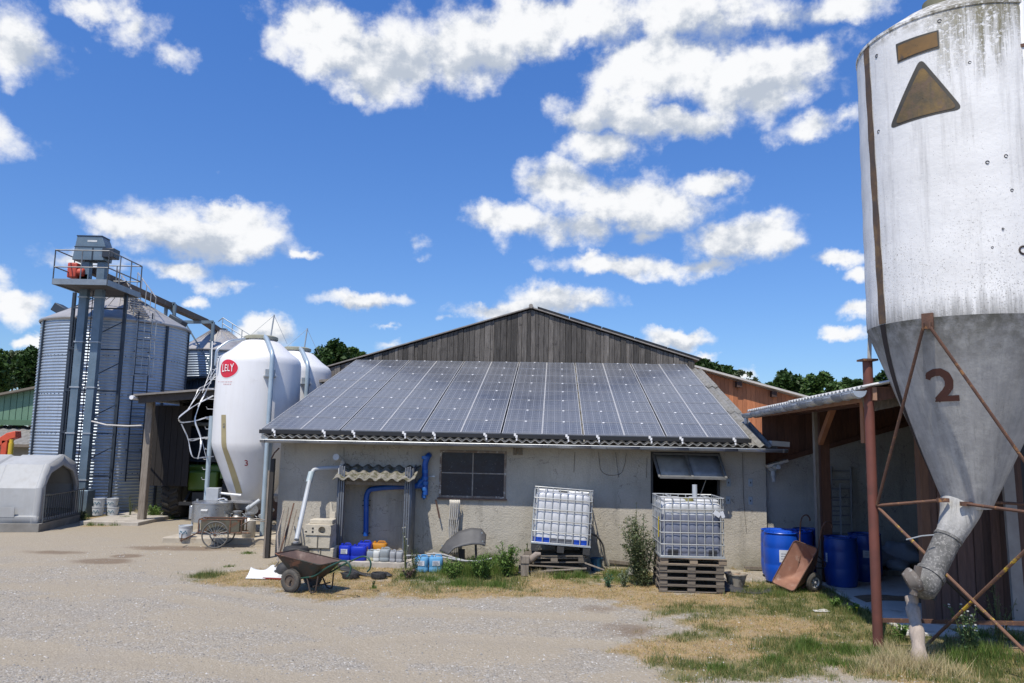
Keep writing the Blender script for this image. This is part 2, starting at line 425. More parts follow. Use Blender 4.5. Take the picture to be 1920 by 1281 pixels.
def masks(X, Y):
    n1 = fbm(X * 1.3 + 90, Y * 1.3 + 90, 11, 6) - .5; n2 = fbm(X * 4 + 90, Y * 4 + 90, 21, 5) - .5
    n3 = fbm(X * 1.1 + 190, Y * 1.1 + 30, 31, 6) - .5
    gr = sstep(-.05, .28, zone(GRASSY, X, Y) + n1 * .9 + n2 * .55)
    gn = sstep(-.22, .30, zone(GREEN, X, Y) + n3 * 1.0 + n2 * .9) * np.clip(gr * 1.5, 0, 1)
    sd = sstep(-.1, .5, zone(SANDY, X, Y) + n3 * 1.1 + n2 * .3)
    bw = sstep(.0, .6, zone(BROWNZ, X, Y) + n1 * .8 + n2 * .6)
    tm = track_mask(X, Y) * (.6 + .8 * fbm(X * 3 + 9, Y * 3 + 9, 91, 4)); sd = np.maximum(sd, tm * 1.55 * (1 - gr))
    return gr, gn, sd, bw
gr, gn, sd, bw = masks(X, Y)
ni, nj = X.shape
me = bpy.data.meshes.new('ground')
me.vertices.add(ni * nj); me.vertices.foreach_set('co', np.stack([X, Y, H], -1).ravel())
idx = np.arange(ni * nj).reshape(ni, nj)
fc = np.stack([idx[:-1, :-1], idx[1:, :-1], idx[1:, 1:], idx[:-1, 1:]], -1).reshape(-1, 4)
me.loops.add(fc.size); me.loops.foreach_set('vertex_index', fc.ravel())
me.polygons.add(len(fc)); me.polygons.foreach_set('loop_start', np.arange(len(fc)) * 4)
me.polygons.foreach_set('use_smooth', [True] * len(fc)); me.update(); me.validate()
ca = me.attributes.new('zones', 'FLOAT_COLOR', 'POINT')
ca.data.foreach_set('color', np.stack([gr, gn, sd, bw], -1).ravel())
ground = bpy.data.objects.new('ground', me); COL.objects.link(ground); ground['kind'] = 'structure'

m, t, b = mat_base('gravel_ground')
v = t.node('ShaderNodeTexCoord').outputs['Object']
at = t.node('ShaderNodeAttribute', attribute_name='zones')
zr, zg, zb = t.sep(at.outputs['Vector']); za = at.outputs['Alpha']
big = t.noise(v, .35, 6, .6); mid = t.noise(v, 1.6, 8, .75); fin = t.noise(v, 22, 5, .65)
st = t.vor(v, 42, 'F1', 'Color'); stv = t.sep(st)[0]; sd_ = t.vor(v, 42)
st2 = t.sep(t.vor(v, 90, 'F1', 'Color'))[0]
sand = t.mix(fin, (.30, .252, .18), (.39, .332, .25))
grav = t.mix(t.mapr(stv, .0, 1.), (.155, .143, .126), (.41, .385, .345))
grav = t.mix(t.mapr(st2, .3, 1., 0, .6), grav, (.30, .275, .235))
grav = t.mix(t.mapr(stv, .93, .97), grav, (.55, .53, .50))
# gravel shows where sand has not covered it
cover = t.math('ADD', t.math('ADD', t.math('MULTIPLY', mid, .75), t.math('MULTIPLY', big, .5)), t.math('MULTIPLY', zb, .42))
fin3 = t.noise(v, 7, 6, .8)
cover = t.mapr(t.math('ADD', cover, t.math('MULTIPLY', t.math('ADD', fin, fin3), .55)), .98, 1.34)
cover = t.math('MULTIPLY_ADD', cover, .72, .10)
col = t.mix(cover, grav, sand)
col = t.mix(t.mapr(t.noise(v, .9, 6, .7), .5, .75, 0, .35), col, (.29, .265, .235))
# dusty wheel tracks sweeping across the yard
col = t.mix(t.math('MULTIPLY', za, .75), col, (.17, .12, .08))
soil = t.mix(fin, (.22, .16, .095), (.35, .255, .145))
dry = t.mix(t.mapr(t.noise(v, 5, 5, .7), .35, .65), soil, (.38, .265, .12))
col = t.mix(t.math('MULTIPLY', zr, .85), col, dry)
col = t.mix(t.math('MULTIPLY', zg, .6), col, (.11, .125, .05))
t.put(b.inputs['Base Color'], col); b.inputs['Roughness'].default_value = .95; b.inputs['Specular IOR Level'].default_value = .2
hgt = t.math('ADD', t.math('MULTIPLY', t.math('SUBTRACT', 1., sd_), t.math('MULTIPLY_ADD', cover, -.7, 1.)), t.math('ADD', t.math('MULTIPLY', fin, 1.2), t.math('MULTIPLY', mid, 2.2)))
bn = t.node('ShaderNodeBump'); bn.inputs['Strength'].default_value = .75; bn.inputs['Distance'].default_value = .022
t.put(bn.inputs['Height'], hgt); t.t.links.new(bn.outputs[0], b.inputs['Normal'])
me.materials.append(m)

# ------------------------------------------------------------------ common materials
galv = M('galvanised_steel', (.50, .54, .57), (.38, .42, .45), 6, .42, .75, rvar=.08, c3=(.3, .31, .31), spot=(12, .62, .7))
galv_dull = M('dull_galvanised_steel', (.42, .45, .47), (.32, .35, .37), 6, .5, .35, c3=(.28, .24, .2), spot=(9, .64, .72))
zinc = M('zinc_gutter', (.42, .44, .46), (.33, .35, .37), 3, .42, .55, c3=(.22, .22, .21), spot=(7, .62, .7))
rust = M('rusty_steel', (.15, .075, .048), (.095, .052, .037), 9, .8, .1, bump=.25, c3=(.30, .15, .06), spot=(14, .58, .66), var=.2)
rustpaint = M('red_oxide_paint', (.165, .055, .038), (.11, .04, .03), 3, .62, 0, bump=.1, c3=(.10, .05, .035), spot=(7, .6, .68))
lichen = M('rusty_pipe_with_lichen', (.19, .10, .06), (.13, .07, .05), 9, .85, 0, bump=.3, c3=(.50, .33, .03), spot=(5, .56, .6), stretch=(1, 1, 1))
blackp = M('black_rubber', (.035, .035, .036), (.022, .022, .023), 8, .7, 0, bump=.15, c3=(.12, .11, .095), spot=(6, .56, .72))
white_gel = M('white_painted_metal', (.80, .80, .80), (.74, .74, .74), 2, .35)
bluepipe = M('blue_plastic', (.012, .10, .42), (.010, .075, .34), 4, .38, 0, c3=(.08, .14, .28), spot=(7, .6, .75), var=.15)
greypvc = M('grey_plastic_pipe', (.42, .44, .46), (.35, .37, .38), 4, .5, c3=(.25, .25, .22), spot=(5, .62, .7))
boards_grey = M('weathered_boards', (.165, .148, .13), (.06, .053, .047), 3, .88, 0, bump=.6, bscale=14, stretch=(14, 14, .8), var=1.0, c3=(.05, .045, .04), spot=(5, .6, .7))
timber_grey = M('grey_timber', (.26, .225, .185), (.15, .125, .10), 4, .88, 0, bump=.4, bscale=12, stretch=(9, 9, 1), var=.5)
timber_red = M('reddish_timber', (.15, .068, .04), (.095, .045, .028), 4, .75, 0, bump=.25, bscale=12, stretch=(9, 9, 1), var=.35)
timber_orange = M('orange_stained_boards', (.52, .20, .085), (.38, .135, .055), 4, .7, 0, bump=.2, bscale=12, stretch=(10, 10, .8), var=.4)
darkwood = M('dark_boards', (.10, .055, .04), (.06, .035, .028), 4, .8, 0, bump=.3, stretch=(10, 10, .8), var=.45)
concrete = M('concrete', (.46, .42, .36), (.34, .31, .27), 3, .9, 0, bump=.3, bscale=30, c3=(.24, .2, .15), spot=(5, .58, .7))
pale_concrete = M('pale_concrete_floor', (.60, .58, .53), (.50, .48, .44), 2.5, .88, 0, bump=.15, bscale=30, c3=(.36, .30, .22), spot=(2.2, .56, .68))
fibre = M('fibre_cement_sheet', (.235, .23, .215), (.155, .15, .14), 4, .92, 0, bump=.5, bscale=24, c3=(.12, .115, .09), spot=(9, .54, .64), streak=((.30, .29, .26), .5))
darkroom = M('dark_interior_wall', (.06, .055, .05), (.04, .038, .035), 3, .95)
black_metal = M('black_anodised_edge', (.015, .015, .017), (.02, .02, .02), 3, .5)

def stucco_mat(name, a, b_, stain, bumpd=.02):
    m, t, b = mat_base(name); v = t.node('ShaderNodeTexCoord').outputs['Object']
    x, y, z = t.sep(v)
    col = t.mix(t.mapr(t.noise(v, 1.1, 6, .62), .34, .66), a, b_)
    col = t.mix(t.mapr(t.noise(v, 35, 4, .6), .35, .7, 0, .35), col, tuple(k * .62 for k in a))
    # damp, mossy stains rising from the foot of the wall
    ft = t.math('ADD', t.mapr(z, .75, .0), t.math('MULTIPLY', t.math('SUBTRACT', t.noise(v, 2.4, 6, .7), .5), 1.7))
    col = t.mix(t.mapr(ft, .35, 1.25, 0, .75), col, stain)
    sm = t.node('ShaderNodeMapping'); t.put(sm.inputs[0], v); sm.inputs[3].default_value = (3, 3, .35)
    col = t.mix(t.mapr(t.noise(sm.outputs[0], 1.3, 6, .7), .54, .75, 0, .6), col, tuple(k * .55 for k in b_))
    # hairline cracks
    ck = t.vor(t.vmath('ADD', v, t.noise(v, 2.5, 4, .6, out=1)), .75, 'DISTANCE_TO_EDGE')
    col = t.mix(t.mapr(ck, .0, .006, .65, 0), col, (.09, .08, .07))
    t.put(b.inputs['Base Color'], col); b.inputs['Roughness'].default_value = .93; b.inputs['Specular IOR Level'].default_value = .2
    bn = t.node('ShaderNodeBump'); bn.inputs['Strength'].default_value = .6; bn.inputs['Distance'].default_value = bumpd
    hh = t.math('ADD', t.noise(v, 30, 4, .62), t.math('MULTIPLY', t.noise(v, 9, 4, .6), .8))
    t.put(bn.inputs['Height'], hh); t.t.links.new(bn.outputs[0], b.inputs['Normal'])
    return m
stucco = stucco_mat('grey_roughcast', (.51, .47, .395), (.39, .36, .30), (.17, .16, .11))
stucco_pale = stucco_mat('pale_roughcast', (.46, .445, .40), (.35, .335, .30), (.22, .215, .15))

# ------------------------------------------------------------------ the low building with the solar roof
FRM = (W(0, 0).x, W(0, 0).y, 0)
def bthing(name, label, cat, **k):      # a thing whose parts are built in (u, v, z) of the building
    return thing(name, label, cat, loc=FRM, rz=-PHI, **k)
SL = .298; ZE = 2.54                      # roof plane under the panels: z = ZE + SL*(v+.55)
def roofz(v): return ZE + SL * (v + .55)
uL, uR = F(523, 900, 0)[0], F(1436, 900, 0)[0]
w1 = (F(824, 890, 0)[0], F(949, 890, 0)[0], F(880, 934, 0)[1], F(880, 845, 0)[1])      # the glazed window
w2 = (F(1220, 890, 0)[0], F(1350, 890, 0)[0], F(1290, 946, 0)[1], F(1290, 848, 0)[1])  # the opening behind the tank
lean = bthing('farm_building', 'long low roughcast farm building under the solar roof, with corrugated eave and zinc gutter', 'building')
mb = MB(); mb.wall([uL, uR, w1[0], w1[1], w2[0], w2[1]], [-.1, 2.63, w1[2], w1[3], w2[2], w2[3]], [w1, w2], 0, .2)
mb.build('wall', stucco, lean)
mb = MB()
for u0 in (uL, uR - .2):                                     # end walls follow the roof slope
    mb.prism([(u0, .2, -.1), (u0, 7.1, -.1), (u0, 7.1, roofz(7.1) - .07), (u0, .2, roofz(.2) - .07)], (.2, 0, 0), var=.5)
mb.build('end_wall', stucco, lean)
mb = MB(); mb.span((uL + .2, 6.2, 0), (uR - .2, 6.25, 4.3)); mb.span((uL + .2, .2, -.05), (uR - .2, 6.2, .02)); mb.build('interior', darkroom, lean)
# corrugated roof in three overlapping courses
WL, AM = .177, .026
rf = MB(); u0, u1 = uL - .22, uR - .02
for (va, vb, dz) in ((-.62, 2.1, .0), (1.95, 4.7, .012), (4.55, 7.1, .024)):
    nu = int((u1 - u0) / WL * 8)
    rf.grid(lambda a, b_: (u0 + (u1 - u0) * a, va + (vb - va) * b_, roofz(va + (vb - va) * b_) + dz * (1 - b_) - .01 + AM * math.sin(2 * PI * (u1 - u0) * a / WL) + .006 * mnoise.noise(Vector((a * 30, b_ * 3 + va, 0)))), nu, 6, var=.5)
roof = rf.build('roof', fibre, lean, sharp=80, solid=.008)
mb = MB()
for v_ in (-.35, .5, 2.0, 3.6, 5.2, 6.8): mb.box(((uL + uR) / 2, v_, roofz(v_) - .095), (uR - uL + .1, .07, .1))
mb.build('purlin', timber_grey, lean)
mb = MB(); mb.box(((uL + uR) / 2, -.44, roofz(-.44) - .1), (uR - uL + .25, .025, .1)); mb.build('fascia', timber_grey, lean)
def half_gutter(name, p0, p1, r, mat, parent, brackets=.55, endcap=(1, 1)):
    p0, p1 = Vector(p0), Vector(p1); d = (p1 - p0); L = d.length; d.normalize(); side = Vector((0, 0, 1)).cross(d).normalized()
    g = MB(); n = 10
    pr = [(-math.cos(PI * i / n) * r, -math.sin(PI * i / n) * r) for i in range(n + 1)]
    nseg = max(2, int(L / .9))
    for seg in range(nseg):
        a = p0 + d * (L * seg / nseg - (0 if seg == 0 else .0)); bb = p0 + d * (L * (seg + 1) / nseg); jit = .003 * (seg % 2)
        g.grid(lambda i, j: a + (bb - a) * i + side * pr[int(round(j * n))][0] * (1 + jit) + Vector((0, 0, pr[int(round(j * n))][1] * (1 + jit) - .004 * math.sin(i * PI))), 2, n, var=.5)
    ob = g.build(name, mat, parent, sharp=60, solid=.003)
    rim = MB()
    for s_ in (-1, 1): rim.tube([p0 + side * r * s_, p1 + side * r * s_], .008, 6)
    rim.build('gutter_rim', mat, ob)
    if brackets:
        br = MB(); k = int(L / brackets)
        for i in range(k + 1):
            q = p0 + d * (.08 + (L - .16) * i / k)
            pts = [q + side * math.cos(PI * j / 10) * (r + .006) - Vector((0, 0, math.sin(PI * j / 10) * (r + .006))) for j in range(11)]
            br = MB(); br.tube(pts, .009, 5); br.build('gutter_bracket', mat, ob)
    cp = MB()
    for e, q, sg in ((endcap[0], p0, -1), (endcap[1], p1, 1)):
        if e: cp.prism([q + side * x + Vector((0, 0, z)) for x, z in pr], d * sg * .004)
    if cp.v: cp.build('gutter_end', mat, ob)
    return ob
gz = 2.46
half_gutter('gutter', (F(489, 828, -.56)[0], -.56, gz - .01), (F(1476, 845, -.56)[0], -.56, gz), .062, zinc, lean, 1.1)
mb = MB(); mb.tube([(uR + .15, -.4, 2.1), (uR + .15, -.02, 2.1)], .045, 12); mb.build('overflow_pipe', greypvc, lean)
mb = MB()
for i in range(2):                                             # two small blocks under the eave
    u_ = F(966 + i * 10, 852, 0)[0]; mb.box((u_, -.03, 2.33), (.075, .06, .2))
mb.build('vent_block', M('brown_block', (.2, .17, .13), None, 8), lean, bevel=.008)
mb = MB()
for (px, py) in ((1366, 905), (1407, 905), (1365, 938), (1407, 939)):
    u_, z_ = F(px, py, 0); mb.box((u_, -.006, z_), (.085, .012, .16))
pl = mb.build('wall_plate', M('pale_blue_plate', (.36, .42, .46), None, 4, .6), lean, bevel=.004)
mb = MB()
for (px, py) in ((1407, 905), (1365, 938), (1407, 939), (1366, 905)):
    u_, z_ = F(px, py, 0); mb.box((u_, -.014, z_), (.02, .01, .035))
mb.build('plate_slot', blackp, pl)
# loose cables stapled to the wall
for pts in ([(1078, 848), (1076, 886)], [(1122, 848), (1126, 884), (1140, 892), (1165, 890), (1172, 870), (1174, 850)], [(1154, 848), (1160, 895)], [(1213, 858), (1212, 896)], [(1392, 850), (1394, 930), (1396, 960), (1400, 1000)], [(645, 838), (645, 856)]):
    q = [Vector((*[F(x, y, -.01)[0]], -.012, F(x, y, -.01)[1])) for x, y in pts]
    cb = MB(); cb.tube(fillet(q, .1, 4) if len(q) > 2 else q, .0035, 4); cb.build('cable', M('dark_cable', (.07, .065, .06)), lean)

# window with four panes
def glass_mat():
    m, t, b = mat_base('dusty_dark_glass'); v = t.node('ShaderNodeTexCoord').outputs['Object']
    d = t.mapr(t.noise(v, 5, 6, .7), .4, .7)
    sp = t.mapr(t.noise(v, 26, 3, .8), .64, .70)
    z = t.sep(v)[2]
    c = t.mix(t.math('MULTIPLY', d, .5), (.012, .018, .030), (.03, .042, .062))
    c = t.mix(t.math('MULTIPLY', sp, .35), c, (.3, .3, .3))
    t.put(b.inputs['Base Color'], c); t.put(b.inputs['Roughness'], t.mapr(d, 0, 1, .08, .22)); b.inputs['Specular IOR Level'].default_value = .35
    return m
glass = glass_mat()
win = bthing('window', 'four-pane steel window with dirty dark glass and rust-stained frame, right of the blue pipe', 'window')
a0, a1, b0, b1 = w1
fm = MB(); T_ = .045
fm.span((a0, -.02, b1 - T_), (a1, .06, b1)); fm.span((a0, -.02, b0), (a1, .06, b0 + T_)); fm.span((a0, -.019, b0 + T_), (a0 + T_, .059, b1 - T_)); fm.span((a1 - T_, -.019, b0 + T_), (a1, .059, b1 - T_))
fr = fm.build('frame', M('peeling_window_frame', (.28, .24, .2), (.17, .12, .09), 9, .8, 0, bump=.3, c3=(.5, .47, .42), spot=(10, .55, .62)), win, bevel=.004)
um = (a0 + a1) / 2; zm = b0 + (b1 - b0) * .52
fm = MB(); fm.span((um - .014, -.004, b0 + T_), (um + .014, .04, b1 - T_)); fm.span((a0 + T_, -.001, zm - .012), (um - .014, .037, zm + .012)); fm.span((um + .014, -.001, zm - .012), (a1 - T_, .037, zm + .012))
fm.build('glazing_bar', M('steel_glazing_bar', (.33, .31, .29), (.2, .17, .14), 9, .7, .2), win, bevel=.002)
for (x0, x1, y0, y1) in ((a0 + T_, um - .014, b0 + T_, zm - .012), (um + .014, a1 - T_, b0 + T_, zm - .012), (a0 + T_, um - .014, zm + .012, b1 - T_), (um + .014, a1 - T_, zm + .012, b1 - T_)):
    g = MB(); g.span((x0, .012, y0), (x1, .018, y1)); g.build('pane', glass, win)
mb = MB(); mb.span((a0 - .03, -.05, b0 - .035), (a1 + .03, .03, b0 - .002)); mb.build('sill', M('rusty_sill', (.22, .14, .1), (.13, .08, .06), 8, .85, 0, bump=.3), win, bevel=.004)

# awning sash propped open over the dark opening
a0, a1, b0, b1 = w2
aw = bthing('awning_window', 'dark opening with a two-pane sash hung from the top and propped open', 'window')
fm = MB(); fm.span((a0 - .0, .02, b0), (a0 + .05, .12, b1)); fm.span((a1 - .05, .02, b0), (a1, .12, b1)); fm.span((a0 + .05, .021, b1 - .05), (a1 - .05, .119, b1)); fm.span((a0 + .05, .021, b0), (a1 - .05, .119, b0 + .04))
fm.build('frame', M('dark_steel_frame', (.05, .05, .05), None, 6, .6), aw)
h0, h1 = Vector((a0 + .05, -.01, b1 - .05)), Vector((a1 - .02, -.01, b1 - .05))
lo = F(1237, 893, -.38); hi = F(1362, 897, -.38)
l0, l1 = Vector((lo[0], -.38, lo[1] - .02)), Vector((hi[0], -.38, hi[1] - .01))
def quadpt(s_, t_): return (h0 * (1 - s_) + h1 * s_) * (1 - t_) + (l0 * (1 - s_) + l1 * s_) * t_
fm = MB()
for s_ in (0, .5, 1): fm.bar(quadpt(s_, 0), quadpt(s_, 1), .05, .03, up=(0, -1, .9))
fm.bar(quadpt(0, 1), quadpt(1, 1), .03, .05); fm.bar(quadpt(0, 0), quadpt(1, 0), .03, .05)
sash = fm.build('sash', M('grey_sash_frame', (.17, .17, .165), (.11, .11, .11), 6, .7), aw, bevel=.004)
for s0, s1, c in ((.03, .48, (.34, .33, .30)), (.52, .97, (.27, .28, .29))):
    g = MB(); g.grid(lambda a, b_: quadpt(s0 + (s1 - s0) * a, .3 * 0 + .03 + .94 * b_), 4, 4, var=.5)
    g.build('pane', M('hazy_pane_%d' % int(s0 * 100), c, tuple(k * .7 for k in c), 5, .3, 0, c3=(.4, .4, .38), spot=(16, .66, .72)), sash, solid=.008)
mb = MB(); mb.tube([W(0, 0) * 0 + Vector((a1 - .45, .06, b0 + .05)), Vector((a1 - .3, -.3, b1 - .42))], .008, 6); mb.build('stay', galv_dull, aw)

# ------------------------------------------------------------------ solar array
def solar_mat():
    m, t, b = mat_base('solar_cells'); v = t.node('ShaderNodeTexCoord').outputs['Object']; x, y, z = t.sep(v)
    CW, CH = .8 / 5, .96 / 6
    def line(c, period, half):
        f = t.math('FRACT', t.math('ADD', t.math('DIVIDE', c, period), 100.0)); d = t.math('MULTIPLY', t.math('MINIMUM', f, t.math('SUBTRACT', 1., f)), period)
        return t.math('LESS_THAN', d, half)
    g = t.math('MAXIMUM', line(x, CW, .0036), line(y, CH, .0032))
    bus = t.math('MULTIPLY', line(t.math('ADD', x, CW / 4), CW / 2, .0016), .5)
    oi = t.node('ShaderNodeObjectInfo').outputs['Random']
    wv = t.node('ShaderNodeNewGeometry').outputs['Position']
    cell = t.mix(t.mapr(t.noise(wv, 9, 3), .3, .7), (.027, .034, .052), (.037, .046, .068))
    col = t.mix(t.math('MAXIMUM', t.math('MULTIPLY', g, .7), bus), cell, (.42, .44, .48))
    dust = t.mapr(t.noise(wv, .8, 6, .65), .3, .75, .16, .44)
    col = t.mix(dust, col, (.27, .27, .27))
    dirt = t.mapr(t.noise(wv, 13, 4, .75), .70, .74); col = t.mix(t.math('MULTIPLY', dirt, .5), col, (.5, .5, .48))
    col = t.mix(t.mapr(y, -.36, -.47, 0, .35), col, (.22, .2, .17))       # grime caught along the lower frame
    t.put(b.inputs['Base Color'], col); t.put(b.inputs['Roughness'], t.math('MULTIPLY_ADD', dust, .5, .12)); b.inputs['Specular IOR Level'].default_value = .55
    return m
solar = solar_mat(); alu = M('aluminium_frame', (.56, .55, .53), (.46, .45, .43), 6, .45, .3)
alu_dull = M('dirty_aluminium_edge', (.42, .43, .45), (.32, .33, .35), 6, .5, .4)
arr = bthing('solar_array', 'blue-grey solar panels in twelve columns covering the front roof slope', 'solar panels')
pitch = math.atan(SL); csl = math.cos(pitch)
NU, NR = 12, 8; PB_L, PB_R, V0A, V1A = -5.28, 4.79, -.56, 6.93
PWD = (PB_R - PB_L) / NU; PHT = (V1A - V0A) / NR / csl
def one_panel():
    root_mb = MB(); root_mb.box((0, 0, 0), (PWD - .022, PHT - .005, .03)); o = root_mb.build('solar_panel', solar, arr)
    s_ = MB(); hx, hy = PWD / 2 - .010, PHT / 2 - .002; wx, wy = .015, .008          # one closed frame ring
    ring = [s_.addv([(x * a_, y * b_, z_) for x, y in ((-1, -1), (1, -1), (1, 1), (-1, 1))]) for a_, b_, z_ in ((hx, hy, -.016), (hx, hy, .021), (hx - wx, hy - wy, .021), (hx - wx, hy - wy, -.016))]
    for q in range(4):
        a_, b_ = ring[q], ring[(q + 1) % 4]
        for j in range(4): s_.curm = 1 if j in (0, 2) else 0; s_.addf([(a_ + j, a_ + (j + 1) % 4, b_ + (j + 1) % 4, b_ + j)], .5)
    s_.build('frame', [alu, alu_dull], o)
    s_ = MB(); s_.box((.04, PHT / 2 - .03, .021), (.048, .048, .012)); s_.build('clamp', white_gel, o, bevel=.004)
    return o
p0 = None
for i in range(NU):
    for j in range(NR):
        if p0 is None: o = p0 = one_panel()
        else: o = copy_tree(p0, arr)
        uc = PB_L + (i + .5) * PWD + (.009 if i % 2 == 0 else -.009); s_ = (j + .5) * PHT
        o.location = (uc, V0A + s_ * csl, ZE + .12 + s_ * math.sin(pitch) + rng.uniform(-.003, .003))
        o.rotation_euler = (pitch + rng.uniform(-.006, .006), rng.uniform(-.006, .006), 0)
mb = MB()
mb.span((PB_L - .02, V0A - .045, ZE + .035), (PB_R + .02, V0A - .02, ZE + .115)); mb.build('eave_rail_and_shade', black_metal, arr)  # black rail, its colour also standing in for the shade under the panels
mb = MB()
for k, v_ in enumerate(np.linspace(-.3, 6.7, 8)):
    mb.box(((PB_L + PB_R) / 2, v_, roofz(v_) + .06), (PB_R - PB_L - .1, .05, .04))
mb.build('mounting_rail', alu_dull, arr)
mb = MB()
for i in range(NU):
    u_ = PB_L + (i + (.36 if i % 2 == 0 else .62)) * PWD
    for du, dz in ((-.02, .085), (.012, .05)): mb.box((u_ + du + rng.uniform(-.005, .005), V0A - .055, ZE + dz + .02), (.045, .03, .055))
    mb.box((u_ + .02, V0A - .05, ZE + .01), (.03, .03, .05))
mb.build('eave_clip', white_gel, arr, bevel=.004)

# ------------------------------------------------------------------ barn behind
barn = bthing('timber_barn', 'tall barn with weathered grey vertical boards in its gable rising behind the solar roof', 'barn')
VB = 7.1; RU, RZ = .08, 6.60; SR = .306; BL, BR = -9.5, 5.05
def bz(u): return RZ - abs(u - RU) * SR
mb = MB(); u = BL + .2
while u < BR:
    wd = rng.choice((.11, .14, .16, .19)); u2 = min(u + wd, BR)
    if u < RU < u2: u2 = RU + 1e-3
    pr = rng.uniform(0, .035); g_ = .006; bot = 4.2 + rng.uniform(-.05, .03)
    mb.prism([(u + g_, VB - .01 - pr, bot), (u2 - g_, VB - .01 - pr, bot), (u2 - g_, VB - .01 - pr, bz(u2) - .05), (u + g_, VB - .01 - pr, bz(u) - .05)], (0, .022, 0))
    u = u2
mb.build('gable_boards', boards_grey, barn)
mb = MB()
mb.prism([(BL + .3, VB + .05, -.1), (BR, VB + .05, -.1), (BR, VB + .05, bz(BR) - .06), (RU, VB + .05, RZ - .06), (BL + .3, VB + .05, bz(BL + .3) - .06)], (0, .1, 0), var=.5)
mb.prism([(BL + .3, VB + 18, -.1), (BR, VB + 18, -.1), (BR, VB + 18, bz(BR) - .06), (RU, VB + 18, RZ - .06), (BL + .3, VB + 18, bz(BL + .3) - .06)], (0, .1, 0), var=.5)
mb.span((BL + .3, VB + .15, -.1), (BL + .4, VB + 18, bz(BL + .35) - .08)); mb.span((BR - .1, VB + .15, -.1), (BR, VB + 18, bz(BR) - .08))
mb.build('wall', darkwood, barn)
mb = MB()
for (ua, ub) in ((BL, RU), (RU, BR + .12)):
    za, zb_ = bz(ua), bz(ub)
    mb.prism([(ua, VB - .1, za), (ub, VB - .1, zb_), (ub, VB - .1, zb_ + .035), (ua, VB - .1, za + .035)], (0, 18.3, 0), var=.5)
mb.tube([(RU, VB - .14, RZ + .05), (RU, VB + 18.2, RZ + .05)], .07, 8)
mb.build('roof', M('barn_roof_sheet', (.30, .27, .24), (.19, .17, .15), 5, .9, 0, bump=.3, c3=(.42, .38, .32), spot=(9, .6, .7)), barn)
mb = MB()
for k in range(5):
    ua = RU + .2 + k * 1.0; ub = ua + .97
    mb.prism([(ua, VB + .05, bz(ua) + .07), (ub, VB + .05, bz(ub) + .07), (ub, VB + .05, bz(ub) + .13), (ua, VB + .05, bz(ua) + .13)], (0, 17, 0), var=.5)
mb.build('roof_solar_panel', black_metal, barn)

# orange boarded building far right behind
ob_ = thing('orange_barn', 'orange-brown board clad barn with a pale roof edge, beyond the grey corrugated roof', 'barn', loc=P(1390, 760, 27) * 1 - Vector((0, 0, P(1390, 760, 27).z)), world=True)
pa, pb_ = P(1285, 685, 27), P(1490, 741, 27)
mb = MB(); x = pa.x
while x < pb_.x + .6:
    x2 = x + .15; zz = lambda q: pa.z + (pb_.z - pa.z) * (q - pa.x) / (pb_.x - pa.x)
    mb.prism([(x + .003, 27, 0), (x2 - .003, 27, 0), (x2 - .003, 27, zz(x2) - .06), (x + .003, 27, zz(x) - .06)], (0, .03 + rng.random() * .01, 0)); x = x2
mb.build('boards', timber_orange, ob_)
mb = MB(); mb.prism([(pa.x - .3, 26.7, zz(pa.x - .3) - .02), (pb_.x + .7, 26.7, zz(pb_.x + .7) - .02), (pb_.x + .7, 26.7, zz(pb_.x + .7) + .05), (pa.x - .3, 26.7, zz(pa.x - .3) + .05)], (0, 12, 0)); mb.build('roof', M('pale_roof_edge', (.62, .58, .52), None, 3, .8), ob_)
mb = MB()
for px in (1385, 1450):
    q = P(px, 720, 26.9); mb.box((q.x, 26.9, zz(q.x) - .18), (.18, .2, .2))
mb.build('rafter_end', darkwood, ob_)
# ------------------------------------------------------------------ decals on round bodies
def hit(px, py, c, rf, shift=None, t0=3., t1=60.):
    """first point where the pixel's ray enters the round body: (angle, z)"""
    d = ray(px, py); o = Vector((0, 0, CAM_H))
    def g(t_):
        p = o + d * t_; sx, sy = shift(p.z) if shift else (0, 0)
        return math.hypot(p.x - c[0] - sx, p.y - c[1] - sy) - rf(p.z), p
    t_ = t0; step = .02; pv = g(t_)[0]
    best = (1e9, None)
    while t_ < t1:
        t_ += step; v_, p = g(t_)
        if abs(v_) < best[0]: best = (abs(v_), p)
        if v_ <= 0: break
    p = best[1] if v_ > 0 else p
    sx, sy = shift(p.z) if shift else (0, 0)
    return math.atan2(p.y - c[1] - sy, p.x - c[0] - sx) % (2 * PI), p.z
def on_body(a, z, c, rf, shift=None, off=.004):
    sx, sy = shift(z) if shift else (0, 0); r = rf(z) + off
    return Vector((c[0] + sx + r * math.cos(a), c[1] + sy + r * math.sin(a), z))
def quad_decal(mb, az4, c, rf, shift=None, off=.004, n=(8, 8)):
    """corners (angle, z): bl, br, tr, tl"""
    def fn(u, v_):
        bl, br, tr, tl = az4
        a = (bl[0] * (1 - u) + br[0] * u) * (1 - v_) + (tl[0] * (1 - u) + tr[0] * u) * v_
        z = (bl[1] * (1 - u) + br[1] * u) * (1 - v_) + (tl[1] * (1 - u) + tr[1] * u) * v_
        return on_body(a, z, c, rf, shift, off)
    mb.grid(fn, n[0], n[1], var=.5, flip=True)
def text_decal(mb, txt, ctr, size, c, rf, shift=None, off=.006, sx=1., warpf=None, bold=0.):
    """ctr (angle, z); glyphs laid on the surface"""
    vs, fs = text_polys(txt, 1., 4, bold, 1.12 if len(txt) > 1 else 1.)
    pts = []
    for x, y in vs:
        if warpf: x, y = warpf(x, y)
        z = ctr[1] + y * size; a = ctr[0] + x * size * sx / rf(z)
        pts.append(on_body(a, z, c, rf, shift, off))
    k = mb.addv(pts); mb.addf([tuple(k + i for i in f) for f in fs], .5)

